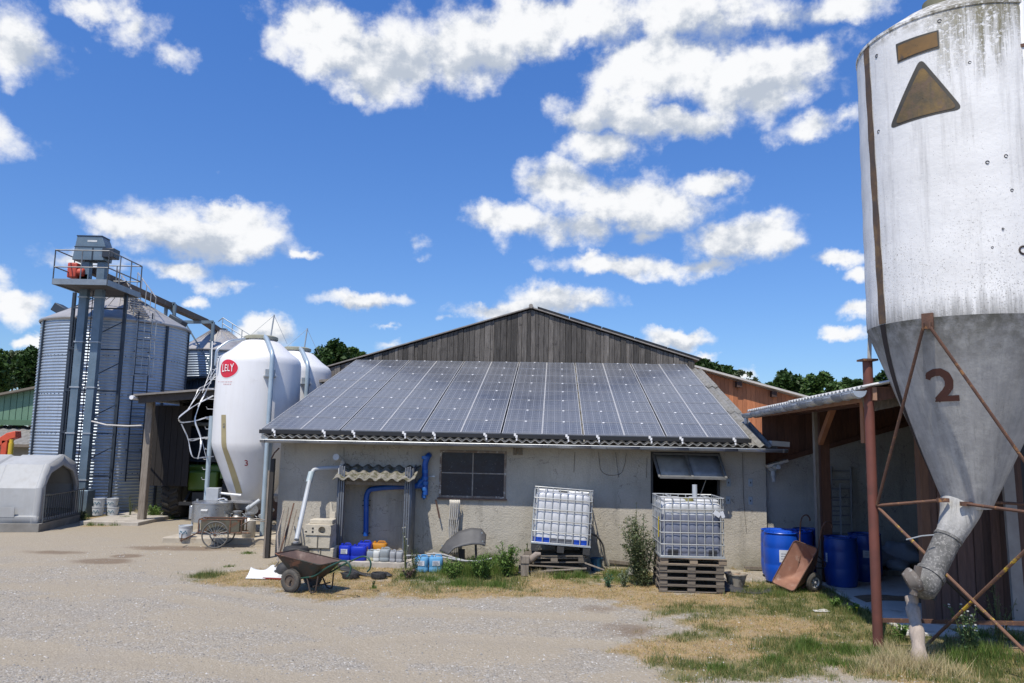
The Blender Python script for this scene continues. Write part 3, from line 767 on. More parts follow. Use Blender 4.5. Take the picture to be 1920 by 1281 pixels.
steel_silo = M('corrugated_silo_steel', (.47, .53, .59), (.37, .43, .49), 1.4, .46, .55, rvar=.07, c3=(.36, .36, .36), spot=(3, .62, .72), streak=((.25, .28, .31), .35))
steel_roof = M('silo_roof_steel', (.50, .48, .45), (.40, .38, .36), 2.5, .5, .55, c3=(.3, .28, .25), spot=(4, .6, .7))
steel_blue = M('blue_grey_steel', (.17, .23, .28), (.12, .17, .21), 2.5, .5, .4, c3=(.24, .25, .25), spot=(7, .62, .7))
steel_dark = M('dark_steel_stiffener', (.05, .065, .085), (.035, .045, .06), 4, .5, .4)

# ------------------------------------------------------------------ grain silos
def grain_silo(name, label, c, R, ze, za, nst, ladder=True, a_lad=-1.15):
    r_ = thing(name, label, 'grain silo', loc=(c[0], c[1], 0), group='corrugated grain silos')
    mb = MB(); prof = []; z = 0; per = .098
    while z < ze:
        for k in range(4): prof.append((R + .017 * math.cos(2 * PI * k / 4), z + per * k / 4))
        z += per
    mb.lathe(prof, 96); mb.build('wall', steel_silo, r_, sharp=80)
    mb = MB(); mb.lathe([(R + .05, ze - .06), (R + .08, ze - .02), (R + .075, ze + .02), (.42, za - .05), (.40, za + .03), (.0, za + .05)], 72)
    rf_ = mb.build('roof', steel_roof, r_, sharp=30)
    mb = MB()
    for k in range(28):
        a = 2 * PI * k / 28; mb.bar((R * math.cos(a), R * math.sin(a), ze + .03), (.42 * math.cos(a), .42 * math.sin(a), za - .02), .03, .035)
    mb.build('roof_rib', steel_roof, rf_)
    mb = MB(); mb.cyl((0, 0, za), (0, 0, za + .12), .3, 20); mb.build('roof_cap', steel_blue, r_, bevel=.01)
    for k in range(nst):
        a = 2 * PI * (k + .35) / nst; st = MB(); u = Vector((math.cos(a), math.sin(a), 0)); q = u * (R + .03)
        st.bar(q + Vector((0, 0, 0)), q + Vector((0, 0, ze - .05)), .075, .05, up=u); st.build('stiffener', steel_dark, r_)
    mb = MB()
    for zz in (1.25, 2.5, 3.75, 5.0):
        for k in range(90):
            a = 2 * PI * k / 90; mb.box(((R + .015) * math.cos(a), (R + .015) * math.sin(a), zz), (.022, .022, .022))
    mb.build('bolt', steel_dark, r_)
    return r_
CS = (-13.85, 27.3); RS = 2.32
g1 = grain_silo('grain_silo', 'large corrugated steel grain silo with conical roof behind the elevator tower', CS, RS, 6.22, 7.38, 10)
g2c = (P(408, 680, 32).x, 32)
g2 = grain_silo('grain_silo', 'smaller corrugated steel grain silo half hidden behind the white feed silo', g2c, 1.5, P(408, 662, 32).z, P(420, 622, 32).z, 8)
# ladder up the large silo with cage loops on the roof
def local(r_, p): return Vector(p) - Vector(r_.location)
al = math.atan2(P(268, 800, 25.2).y - CS[1], P(268, 800, 25.2).x - CS[0]); ul = Vector((math.cos(al), math.sin(al), 0)); tl_ = Vector((-ul.y, ul.x, 0))
lad = MB(); q = ul * (RS + .16)
for s_ in (-1, 1): lad.bar(q + tl_ * .22 * s_ + Vector((0, 0, 1.0)), q + tl_ * .22 * s_ + Vector((0, 0, 6.5)), .035, .03, up=ul)
z = 1.1
while z < 6.4: lad.tube([q - tl_ * .22 + Vector((0, 0, z)), q + tl_ * .22 + Vector((0, 0, z))], .012, 6); z += .28
for zz in (2.0, 3.6, 5.2):
    for s_ in (-1, 1): lad.bar(ul * RS + tl_ * .22 * s_ + Vector((0, 0, zz)), q + tl_ * .22 * s_ + Vector((0, 0, zz)), .03, .03)
lo_ = lad.build('ladder', steel_dark, g1)
cage = MB()
for zz in (4.4, 5.0, 5.6, 6.2):
    cage.tube([q + tl_ * .3 * math.cos(t_) + ul * (.6 * math.sin(t_)) + Vector((0, 0, zz)) for t_ in np.linspace(0, PI, 12)], .012, 5)
for t_ in np.linspace(.25, PI - .25, 5):
    b_ = q + tl_ * .3 * math.cos(t_) + ul * (.6 * math.sin(t_)); cage.bar(b_ + Vector((0, 0, 4.4)), b_ + Vector((0, 0, 6.2)), .02, .008, up=ul)
cage.build('ladder_cage', galv_dull, lo_)
# roof ladder and hand rails climbing to the apex
mb = MB(); e_, t2 = ul * RS + Vector((0, 0, 6.32)), ul * .5 + Vector((0, 0, 7.42))
for s_ in (-1, 1):
    mb.bar(e_ + tl_ * .2 * s_, t2 + tl_ * .2 * s_, .03, .03); mb.tube([e_ + tl_ * .34 * s_ + Vector((0, 0, .75)), t2 + tl_ * .34 * s_ + Vector((0, 0, .75))], .018, 6)
    for k in range(5): pp = e_.lerp(t2, k / 4) + tl_ * .34 * s_; mb.tube([pp, pp + Vector((0, 0, .75))], .014, 6)
for k in range(11): pp = e_.lerp(t2, (k + .5) / 11); mb.box(pp + Vector((0, 0, .06)), (.4, .1, .02), Matrix.Rotation(al + PI / 2, 3, 'Z'))
mb.build('roof_steps', steel_roof, g1)
hz = MB()      # roof hatch / vents at the eave
for (px, py) in ((118, 583), (332, 604)):
    p_ = local(g1, P(px, py, 27.6 if px < 200 else 28.2)); hz.box(p_, (.55, .5, .3), Matrix.Rotation(.5, 3, 'Y'))
hz.build('roof_vent', steel_dark, g1, bevel=.02)

# ------------------------------------------------------------------ bucket elevator
YE = 24.2
pa, pb_ = P(157, 570, YE), P(186, 570, YE)
xa, xb = (P(131, 860, YE).x + pa.x) / 2, (P(157, 900, YE).x + pb_.x) / 2
el_ = thing('bucket_elevator', 'twin-leg bucket elevator tower with railed platform and red motor in front of the silo', 'grain elevator', loc=((xa + xb) / 2, YE, 0), world=True)
ztop = P(170, 492, YE).z; zplat = P(150, 533, 23.3).z
for x_ in (xa, xb):
    leg = MB(); leg.span((x_ - .12, YE - .1, .25), (x_ + .12, YE + .1, ztop)); lo_ = leg.build('leg', steel_blue, el_, bevel=.008)
    fl = MB()
    for zz in np.linspace(1.1, zplat - .25, 5): fl.span((x_ - .145, YE - .125, zz - .02), (x_ + .145, YE + .125, zz + .02))
    fl.build('leg_flange', galv_dull, lo_)
mb = MB(); mb.span(((xa + xb) / 2 - .5, YE - .2, 0), ((xa + xb) / 2 + .5, YE + .25, .8)); mb.build('boot', steel_blue, el_, bevel=.02)
mb = MB()
for x_ in (pa.x - .62, pb_.x + 0.55):
    mb.bar((x_, YE + .55, 0), (x_, YE + .55, zplat), .09, .09)
for zz in np.linspace(1.2, zplat - .5, 5):
    mb.bar((pa.x - .62, YE + .5, zz), (pb_.x + .55, YE + .5, zz), .04, .04); mb.bar((pa.x - .62, YE + .5, zz), (pb_.x + .55, YE + .5, zz + .9), .025, .025)
mb.build('support_frame', steel_dark, el_)
mb = MB(); xm = (xa + xb) / 2 + .02
for s_ in (-.06, .06): mb.bar((xm + s_ * 1.4, YE + .16, 1.2), (xm + s_ * 1.4, YE + .16, zplat), .02, .02)
z = 1.3
while z < zplat: mb.bar((xm - .09, YE + .16, z), (xm + .09, YE + .16, z), .018, .018); z += .3
mb.build('ladder', steel_dark, el_)
# platform
f0 = P(98, 537, 23.2); f1 = P(200, 537, 23.2); bk = P(246, 560, 25.4)
X0, X1, Y0, Y1 = f0.x, f1.x, 23.2, 25.3
mb = MB(); mb.span((X0, Y0, zplat), (X1, Y1, zplat + .04)); mb.build('platform_deck', M('grating_deck', (.10, .09, .08), (.06, .055, .05), 6, .8), el_)
mb = MB()
for a, b_ in (((X0, Y0), (X1, Y0)), ((X1, Y0), (X1, Y1)), ((X1, Y1), (X0, Y1)), ((X0, Y1), (X0, Y0))): mb.bar((*a, zplat + .05), (*b_, zplat + .05), .05, .17, up=(0, 0, 1))
mb.build('platform_edge', M('platform_channel', (.27, .31, .34), (.2, .23, .26), 4, .5, .4), el_)
mb = MB()
def rail(a, b_, n):
    a, b_ = Vector((*a, zplat)), Vector((*b_, zplat))
    for h_ in (.5, 1.02): mb.tube([a + Vector((0, 0, h_)), b_ + Vector((0, 0, h_))], .02, 6)
    for k in range(n + 1): q = a.lerp(b_, k / n); mb.tube([q, q + Vector((0, 0, 1.02))], .018, 6)
rail((X0, Y0), (X1, Y0), 2); rail((X1, Y0), (X1, Y1), 3); rail((X0, Y0), (X0, Y1), 2); rail((X0, Y1), (X1, Y1), 2)
mb.build('railing', M('grey_rail_tube', (.22, .23, .24), (.16, .165, .17), 5, .5, .4), el_)
# head
h0, h1 = P(142, 490, YE), P(202, 490, YE); t0_, t1_ = P(152, 446, YE), P(198, 446, YE); zc = P(170, 466, YE).z
mb = MB(); mb.prism([(h0.x, YE - .22, h0.z), (h1.x, YE - .22, h0.z), (h1.x + .02, YE - .22, zc), (t1_.x, YE - .22, t0_.z), (t0_.x, YE - .22, t0_.z)], (0, .48, 0))
hd = mb.build('elevator_head', steel_blue, el_, bevel=.012)
mb = MB(); mb.span((t0_.x - .01, YE - .235, t0_.z - .005), (t1_.x + .015, YE + .27, t0_.z + .025)); mb.span((h0.x + .04, YE - .23, zc - .012), (h1.x + .01, YE + .26, zc + .012)); mb.span((xm - .03, YE - .233, h0.z), (xm + .01, YE + .2, zc - .03)); mb.build('head_flange', steel_dark, hd)
mb = MB(); p_ = P(173, 452, YE - .23); mb.span((p_.x - .15, YE - .226, p_.z - .03), (p_.x + .15, YE - .222, p_.z + .03)); mb.build('name_plate', M('pale_plate', (.6, .62, .62)), hd)
p_ = P(212, 478, YE); mb = MB(); mb.span((p_.x - .2, YE - .3, p_.z - .15), (p_.x + .17, YE + .1, p_.z + .15)); mb.build('drive_box', M('black_drive_box', (.03, .035, .045), None, 4, .4), el_, bevel=.02)
p_ = P(139, 508, YE - .1); mb = MB(); mb.box(p_, (.30, .28, .48)); mb.cyl(p_ + Vector((.12, 0, -.05)), p_ + Vector((.34, 0, -.05)), .13, 14)
mb.build('motor_guard', M('faded_red_paint', (.52, .075, .04), (.42, .055, .03), 5, .5), el_, bevel=.04)
mb = MB(); mb.cyl(p_ + Vector((.16, .1, -.26)), p_ + Vector((.42, .1, -.12)), .1, 12); mb.box(p_ + Vector((.3, .1, -.2)), (.25, .2, .2)); mb.build('gearbox', black_metal, el_)

# ------------------------------------------------------------------ conveyor from the elevator to the second silo
c0, c1_, c2_ = P(172, 508, 24.5), P(384, 603, 31), P(455, 652, 33.2)
cv = thing('grain_conveyor', 'long brown covered conveyor running from the elevator over both grain silos', 'conveyor', loc=(c0.x, c0.y, 0), world=True)
mb = MB(); mb.bar(c0, c1_, .28, .2); mb.bar(c1_, c2_, .28, .2); mb.build('trough', M('rusty_brown_trough', (.17, .12, .085), (.12, .09, .07), 2.5, .7, .2, c3=(.25, .2, .15), spot=(3, .58, .7)), cv, bevel=.01)
mb = MB()
for px0, px1, y_, yb in ((346, 400, 604, 30.5), (312, 328, 570, 28.6)):
    a, b_ = P(px0, y_, yb), P(px1, y_, yb)
    for q in (a, b_): mb.bar(q, (q.x, q.y, 4.6 if px0 > 330 else 6.2), .1, .1)
    mb.bar(a, b_, .1, .12); mb.bar(a, (b_.x, b_.y, b_.z - 1.7 if px0 > 330 else b_.z - .4), .05, .05)
mb.build('trestle', steel_blue, cv)
mb = MB(); a, b_ = P(418, 596, 33.2), P(472, 630, 33.2)
for d_ in (0, .55, 1.1): mb.tube([a - Vector((0, 0, d_ * .45)), b_ - Vector((0, 0, d_ * .45))], .022, 6)
for k in range(4): q = a.lerp(b_, k / 3); mb.tube([q, q - Vector((0, 0, .9))], .02, 6)
mb.tube([a, a + Vector((-.3, .3, -.12))], .02, 6)
mb.build('end_railing', galv_dull, cv)

# ------------------------------------------------------------------ white feed silos
gel = M('white_fibreglass', (.74, .735, .73), (.69, .68, .675), .9, .4, 0, c3=(.60, .585, .56), spot=(2.2, .6, .78), streak=((.58, .56, .52), .22), coat=.0)
beige = M('beige_strip', (.36, .30, .16), (.31, .26, .14), 5, .5); redp = M('red_sticker', (.62, .02, .045), (.58, .02, .04), 3, .35)
whitep = M('white_sticker', (.8, .8, .8), (.78, .78, .78), 3, .35); redtxt = M('dark_red_lettering', (.35, .03, .04), None, 3, .5)
def feed_silo(c, label, logo):
    r_ = thing('feed_silo', label, 'feed silo', loc=(c[0], c[1], 0), group='white fibreglass feed silos', world=True)
    R = 1.06; z1, z2, z3, z4 = .90, 2.24, 4.46, 5.03
    prof = [(.46, z1), (.48, z1 + .01), (.70, 1.4), (R - .07, z2 - .14), (R - .015, z2), (R, z2 + .12), (R + .0, 3.2), (R - .01, z3 - .12), (R - .03, z3), (R - .09, z3 + .09), (R - .3, z3 + .24), (.5, z4 - .09), (.36, z4 - .03), (.36, z4)]
    def rf(z):
        for (ra, a), (rb, b_) in zip(prof, prof[1:]):
            if a <= z <= b_: return ra + (rb - ra) * (z - a) / max(b_ - a, 1e-6)
        return 9 if False else (prof[0][0] if z < z1 else .01)
    mb = MB(); mb.lathe(prof, 72, (c[0], c[1], 0)); body = mb.build('body', gel, r_, sharp=50)
    mb = MB(); mb.lathe([(.36, z4), (.43, z4 - .01), (.43, z4 + .06), (.36, z4 + .09), (0, z4 + .12)], 32, (c[0], c[1], 0)); mb.build('lid', M('khaki_rim', (.34, .33, .24), None, 4, .6), r_)
    mb = MB(); mb.lathe([(.47, z1 + .01), (.50, z1 - .0), (.50, z1 - .05), (.42, z1 - .06), (.36, z1 - .22), (.0, z1 - .22)], 32, (c[0], c[1], 0)); mb.build('outlet', M('grey_outlet', (.3, .3, .31), None, 4, .5), r_)
    # legs
    for k, a in enumerate((-2.70, -.92, .4, 1.9)):
        x_, y_ = c[0] + (R + .03) * math.cos(a), c[1] + (R + .03) * math.sin(a)
        mb = MB(); mb.cyl((x_, y_, .12), (x_, y_, 3.0 if k != 1 else 2.6), .055, 16); mb.box((x_, y_, .13), (.2, .2, .02)); mb.build('leg', M('galvanised_leg', (.42, .50, .54), (.36, .43, .47), 3, .45, .3), r_)
    # fill pipe up the front right
    a = -1.02; q = Vector((math.cos(a), math.sin(a), 0)); cc = Vector((c[0], c[1], 0))
    pts = [cc + q * (R + .16) + Vector((0, 0, .15)), cc + q * (R + .16) + Vector((0, 0, z3 + .1)), cc + q * .55 + Vector((0, 0, z4 - .02)), cc + q * .3 + Vector((0, 0, z4 + .05))]
    mb = MB(); mb.tube(fillet(pts, .16, 4), .058, 14); mb.build('fill_pipe', M('galvanised_pipe', (.42, .50, .55), (.34, .42, .47), 3, .42, .35), r_, sharp=60)
    mb = MB()
    for zz in (2.45, 4.0): mb.box(cc + q * (R + .06) + Vector((0, 0, zz)), (.3, .2, .03), Matrix.Rotation(a + PI / 2, 3, 'Z')); mb.box(cc + q * (R + .04) + Vector((0, 0, zz + .09)), (.24, .04, .16), Matrix.Rotation(a + PI / 2, 3, 'Z'))
    mb.build('pipe_bracket', galv_dull, r_)
    mb = MB(); q2 = cc + Vector((.18, .2, z4 + .08)); mb.tube([q2, q2 + Vector((.06, 0, .62))], .02, 8); mb.tube([q2 + Vector((.06, 0, .6)), q2 + Vector((.42, .1, -.15))], .005, 4); mb.tube([q2 + Vector((.06, 0, .6)), q2 + Vector((-.6, -.1, -.05))], .005, 4); mb.build('lid_lever', galv_dull, r_)
    a = -2.45; q = Vector((math.cos(a), math.sin(a), 0))
    mb = MB(); mb.tube(fillet([cc + q * .4 + Vector((0, 0, z4 - .02)), cc + q * .85 + Vector((0, 0, z4 - .12)), cc + q * (R + .08) + Vector((0, 0, z3 + .2)), cc + q * (R + .08) + Vector((0, 0, z3 - .2))], .1, 4), .035, 10); mb.build('vent_pipe', galv, r_)
    return r_, rf, c, body
CL = ((P(407, 740, 20.4).x + P(560, 740, 20.4).x) / 2, 20.4)
fs1, rf1, c_, body1 = feed_silo(CL, 'white fibreglass feed silo with a red oval logo and a number 3 on its hopper', True)
CL2 = (P(553, 700, 22.9).x, 22.9)
feed_silo(CL2, 'second white feed silo, without a logo, partly hidden behind the solar roof', False)
# oval logo with its name
lc = hit(430, 691, CL, rf1); ed = hit(462, 691, CL, rf1); l_, r_2 = hit(414, 691, CL, rf1), hit(447, 691, CL, rf1); lw = abs(r_2[0] - l_[0]) / 2; lc = ((l_[0] + r_2[0]) / 2, lc[1]); lh = (hit(430, 675, CL, rf1)[1] - hit(430, 707, CL, rf1)[1]) / 2
mb = MB()
def disc(mb, ctr, ra, rz, off, n=36):
    ks = [mb.addv([on_body(ctr[0] + ra * f * math.cos(t_), ctr[1] + rz * f * math.sin(t_) * (1 - .12 * math.cos(t_)), CL, rf1, None, off) for t_ in np.linspace(0, 2 * PI, n, endpoint=False)]) for f in (.001, .35, .7, 1.)]
    for a, b_ in zip(ks, ks[1:]): mb.addf([(a + j, b_ + j, b_ + (j + 1) % n, a + (j + 1) % n) for j in range(n)], .5)
disc(mb, lc, lw * 1.07, lh * 1.13, .004); mb.build('logo_border', whitep, body1)
mb = MB(); disc(mb, lc, lw, lh * 1.06, .007); mb.build('logo_oval', redp, body1)
mb = MB(); text_decal(mb, 'LELY', (lc[0], lc[1] - .0), .215, CL, rf1, None, .024, .80, lambda x, y: (x, y * (1.05 + .30 * abs(x)) + .03), bold=.006); mb.build('logo_lettering', whitep, body1)
mb = MB()
for (px, py, n_) in ((424, 716, 9), (428, 720.5, 5)):
    for k in range(n_):
        a, z_ = hit(px + (k - n_ / 2) * 3.1, py, CL, rf1); mb.box(on_body(a, z_, CL, rf1, None, .002), (.025, .01, .016 if n_ > 5 else .022), Matrix.Rotation(a + PI / 2, 3, 'Z'))
mb.build('small_print', M('pale_red_print', (.6, .3, .3)), body1)
mb = MB(); text_decal(mb, '3', hit(462, 869, CL, rf1), .20, CL, rf1, None, .006, bold=.015); mb.build('number', redtxt, body1)
mb = MB()
st0, st1 = hit(420, 778, CL, rf1), hit(421, 835, CL, rf1); hw = .075
quad_decal(mb, [(st1[0] - hw, 2.2), (st1[0] + hw, 2.2), (st0[0] + hw, st0[1]), (st0[0] - hw, st0[1])], CL, rf1, None, .006, (3, 16))
e1 = hit(450, 925, CL, rf1)
quad_decal(mb, [(st1[0] + .2 - .16, e1[1]), (st1[0] + .2 + .14, e1[1]), (st1[0] + hw, 2.2), (st1[0] - hw, 2.2)], CL, rf1, None, .008, (3, 20)); mb.build('sight_strip', beige, body1)
mb = MB(); a, z_ = hit(421, 797, CL, rf1); mb.tube([on_body(a + .03 * math.cos(t_), z_ + .035 * math.sin(t_), CL, rf1, None, .008) for t_ in np.linspace(0, 6.0, 14)], .006, 5); mb.box(on_body(a, z_ - .05, CL, rf1, None, .008), (.05, .012, .04), Matrix.Rotation(a + PI / 2, 3, 'Z')); mb.build('strip_mark', M('grey_ink', (.15, .15, .14)), body1)
# outlet pipe stub and bar across
mb = MB(); mb.tube([P(405, 924, 19.6), P(452, 929, 19.7)], .03, 10); mb.build('auger_bar', whitep, fs1)
mb = MB(); mb.tube([P(468, 952, 19.4), P(487, 938, 19.5)], .05, 12); mb.tube([P(464, 955, 19.4), P(470, 950, 19.4)], .065, 12); mb.tube([P(487, 968, 19.7), P(512, 956, 20.2)], .045, 10); mb.build('outlet_pipe', greypvc, fs1)
# twisted ladder cage torn away from the silo's left side
straps = M('bent_galvanised_strap', (.62, .63, .64), (.5, .51, .52), 4, .45, .4)
mb = MB(); YL = 19.9
def strap(pts, w_=.035, dy=0.):
    q = [P(x, y, YL + (rest[0] if rest else 0) + dy) for x, y, *rest in pts]; q = fillet(q, .12, 3)
    for i, (a, b_) in enumerate(zip(q, q[1:])): mb.bar(a, b_ + (b_ - a) * .04, w_ * (.35 + .65 * abs(math.cos(i * .45))), .006, up=(.2, -1, .1 * math.sin(i)))
strap([(400, 742, .1), (376, 754, -.2), (353, 768, -.5), (333, 784, -.8), (338, 793, -.6), (364, 790, -.2), (390, 782, .1), (402, 782, .2)])
strap([(384, 738, 0), (375, 755, -.2), (364, 788, -.3), (376, 820, -.3), (377, 835, -.4), (371, 860, -.4)])
strap([(404, 700, 0), (397, 712, 0), (384, 738, 0), (372, 762, -.1)])
strap([(405, 690, .1), (388, 716, 0), (370, 742, -.2), (352, 768, -.4)], .015); strap([(398, 640, .3), (396, 690, .1), (380, 735, -.2)], .02); strap([(404, 706, .2), (388, 722, 0), (372, 728, -.2), (368, 740, -.3), (352, 770, -.5)], .02)
strap([(400, 819, .1), (375, 822, -.2), (352, 824, -.5), (360, 827, -.4), (378, 821, -.1), (390, 822, 0)], .04)
strap([(340, 795, -.6), (353, 822, -.5), (356, 842, -.5), (361, 860, -.5), (380, 858, -.3), (400, 856, 0)], .03)
strap([(365, 790, -.2), (376, 815, -.1), (386, 856, -.1)], .025); strap([(402, 642, .3), (420, 632, .3)], .02); strap([(395, 720, .2), (398, 645, .3), (425, 618, .3)], .018)
strap([(402, 730, .1), (392, 728, .1), (370, 733, -.2)], .03)
mb.build('bent_ladder_cage', straps, fs1)
mb = MB()
for zz in np.linspace(1.4, 4.2, 12):
    a = PI + .15; q = Vector((CL[0] + 1.07 * math.cos(a), CL[1] + 1.07 * math.sin(a), zz)); mb.tube([q, q + Vector((-.13, -.1, 0)), q + Vector((-.15, -.12, .06))], .009, 5)
mb.build('rung_stub', straps, fs1)

# ------------------------------------------------------------------ open shed with the tractor, between the silos
s0 = P(256, 743, 22.5); shed_l = thing('open_shed', 'dark open-fronted timber shed sheltering the tractor, beside the large grain silo', 'shed', loc=(s0.x, 22.5, 0), world=True)
XA, XB = s0.x, P(640, 720, 22.5).x; ZR = s0.z
mb = MB(); mb.prism([(XA, 22.3, ZR), (XB, 22.3, ZR + .55), (XB, 22.3, ZR + .62), (XA, 22.3, ZR + .05)], (0, 9, 0), var=.4); mb.build('roof', M('grey_roof_sheet', (.26, .24, .215), (.17, .155, .14), 4, .9, 0, bump=.2), shed_l)
mb = MB(); mb.prism([(XA + .1, 22.42, ZR - .2), (XB, 22.42, ZR + .33), (XB, 22.42, ZR + .545), (XA + .1, 22.42, ZR - .005)], (0, .12, 0)); mb.build('eaves_beam', M('dark_timber', (.07, .06, .055), (.045, .04, .035), 4, .85, 0, stretch=(2, 9, 9)), shed_l)
pb0, pt0 = G(266, 957), P(283, 756, 22.9)
mb = MB(); mb.bar((pt0.x + .0, 22.9, -.1), (pt0.x, 22.9, ZR - .1), .2, .2, up=(0, 1, 0)); mb.build('post', timber_grey, shed_l, bevel=.02)
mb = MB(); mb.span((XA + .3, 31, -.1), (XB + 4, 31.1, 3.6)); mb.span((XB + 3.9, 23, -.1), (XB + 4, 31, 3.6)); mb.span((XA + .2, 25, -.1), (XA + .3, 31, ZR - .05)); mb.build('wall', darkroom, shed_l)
mb = MB(); a, b_ = P(287, 760, 23.6), P(350, 912, 23.6); x = a.x
while x < b_.x: mb.span((x, 23.6, b_.z), (x + .19, 23.63, a.z)); x += .2
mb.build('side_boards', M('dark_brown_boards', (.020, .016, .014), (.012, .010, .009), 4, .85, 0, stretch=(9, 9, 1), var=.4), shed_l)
mb = MB(); a = P(245, 744, 22.2); mb.tube([a + Vector((.02, 0, -.02)), a + Vector((.3, 9, -.02))], .06, 12); mb.build('gutter', white_gel, shed_l)
mb = MB(); pts = [P(172, 790, 24.0), P(200, 797, 23.6), P(240, 799, 23.2), P(266, 798, 22.8)]; mb.tube(pts, .022, 8); mb.build('conduit', M('pale_conduit', (.6, .57, .52)), shed_l)
# blue-grey clad shed between the silos
bs = thing('clad_shed', 'blue-grey corrugated shed wall just showing below the smaller grain silo', 'shed', loc=(P(375, 720, 29).x, 29, 0), world=True)
mb = MB(); a, b_ = P(335, 714, 29.5), P(412, 705, 29.5)
mb.grid(lambda u, v_: (a.x + (b_.x - a.x + 2) * u, 29.5 + .03 * (1 if int(u * 60) % 2 else -1), v_ * (a.z + .3 * u)), 60, 1); mb.build('cladding', M('blue_grey_cladding', (.085, .12, .16), (.065, .095, .13), 3, .5, .3), bs, solid=.01)
mb = MB(); mb.prism([(a.x - .2, 29.2, a.z), (b_.x + 2.2, 29.2, a.z + .33), (b_.x + 2.2, 29.2, a.z + .42), (a.x - .2, 29.2, a.z + .09)], (0, 2, 0)); mb.build('roof', steel_dark, bs)

# tractor in the shed, seen from the back
tr = thing('tractor', 'green tractor parked in the dark shed, seen from behind', 'tractor', loc=(P(388, 965, 24.6).x, 24.6, 0), rz=0)
tr.scale = (1.2, 1.2, 1.2)
tread = M('tractor_tyre', (.055, .05, .042), (.035, .032, .028), 6, .9, 0, bump=.3)
TW = .62
for sx in (-1, 1):
    cx_ = sx * .74; mb = MB()
    prof = [(.32, -.2), (.52, -.22), (TW - .03, -.2), (TW, -.12), (TW + .005, 0), (TW, .12), (TW - .03, .2), (.52, .22), (.32, .2)]
    n = 40; ks = []
    for r, x_ in prof: ks.append(mb.addv([(cx_ + x_, r * math.cos(2 * PI * j / n), TW + r * math.sin(2 * PI * j / n)) for j in range(n)]))
    for a, b_ in zip(ks, ks[1:]): mb.addf([(a + j, b_ + j, b_ + (j + 1) % n, a + (j + 1) % n) for j in range(n)])
    ty = mb.build('rear_tyre', tread, tr)
    mb = MB()
    for k in range(22):
        for side in (-1, 1):
            th = 2 * PI * (k + (.5 if side > 0 else 0)) / 22
            p0_ = Vector((cx_ + side * .20, (TW + .015) * math.cos(th), TW + (TW + .015) * math.sin(th))); th2 = th + .13
            p1_ = Vector((cx_ + side * .01, (TW + .03) * math.cos(th2), TW + (TW + .03) * math.sin(th2)))
            mb.bar(p0_, p1_, .05, .05, up=Vector((0, math.cos(th), math.sin(th))))
    mb.build('tread_lug', tread, ty)
    mb = MB(); mb.cyl((cx_ - .1, 0, TW), (cx_ + .1, 0, TW), .33, 24); mb.build('rim', M('tractor_rim', (.35, .35, .3)), tr)
    mb = MB(); mb.grid(lambda u, v_: (cx_ + (-.27 + .54 * v_) - sx * .0, (TW + .1) * math.cos(.25 * PI + u * .75 * PI) * -1, TW + .02 + (TW + .1) * math.sin(.25 * PI + u * .75 * PI)), 14, 3); mb.box((cx_, -.48, 1.12), (.52, .12, .16))
    fe = mb.build('fender', M('lime_green_paint', (.085, .16, .02), (.065, .13, .015), 3, .4), tr, solid=.03)
    mb = MB(); mb.box((cx_ + sx * .02, -.56, 1.16), (.24, .05, .09)); mb.build('tail_lamp', M('red_lens', (.4, .03, .02), None, 3, .3), fe, bevel=.02)
mb = MB(); mb.box((0, .3, .95), (.75, 1.5, .5)); mb.box((0, -.15, 1.25), (.9, .25, .2)); mb.box((0, 1.6, 1.0), (.7, 1.4, .7)); mb.build('body', M('lime_green_paint', (.085, .16, .02)), tr, bevel=.05)
mb = MB()
for sx in (-1, 1):
    mb.bar((sx * .68, -.35, 1.25), (sx * .6, -.25, 2.35), .07, .07); mb.bar((sx * .68, .9, 1.25), (sx * .6, .8, 2.35), .07, .07)
mb.box((0, .3, 2.38), (1.4, 1.3, .1)); cab = mb.build('cab', M('grey_cab', (.12, .13, .13), None, 3, .5), tr, bevel=.03)
mb = MB(); mb.box((0, -.3, 1.85), (1.2, .02, .85)); mb.build('rear_window', glass, cab)
mb = MB(); mb.box((0, -.3, .5), (.4, .5, .35)); mb.bar((-.3, -.4, .7), (-.3, -.75, .4), .06, .06); mb.bar((.3, -.4, .7), (.3, -.75, .4), .06, .06); mb.bar((-.4, -.8, .42), (.4, -.8, .42), .08, .08); mb.build('hitch', black_metal, tr)

# ------------------------------------------------------------------ far left: green shed, low grey roof, red machine, calf hutch
gs = thing('green_shed', 'open shed with pale green ribbed cladding above its dark opening, left of the silos', 'shed', loc=(P(40, 760, 33).x, 33, 0), world=True)
q0, q1 = P(-180, 778, 33), P(100, 724, 33); qb0, qb1 = P(-180, 785, 33), P(100, 789, 33)
green = M('green_ribbed_cladding', (.15, .26, .17), (.12, .215, .14), 2.5, .6, .1)
def zt(x_): return q0.z + (q1.z - q0.z) * (x_ - q0.x) / (q1.x - q0.x)
mb = MB(); x = q0.x
while x < q1.x + 2.5:
    x2 = x + .26; mb.prism([(x, 33, qb1.z), (x2 - .035, 33, qb1.z), (x2 - .035, 33, zt(x2)), (x, 33, zt(x))], (0, .05, 0)); mb.prism([(x2 - .035, 33.025, qb1.z), (x2, 33.025, qb1.z), (x2, 33.025, zt(x2)), (x2 - .035, 33.025, zt(x2))], (0, .02, 0)); x = x2
mb.build('cladding', green, gs)
mb = MB(); mb.span((q0.x, 32.93, qb1.z - .22), (q1.x + 2.5, 33.0, qb1.z)); mb.build('sill_beam', M('green_trim', (.09, .17, .10)), gs)
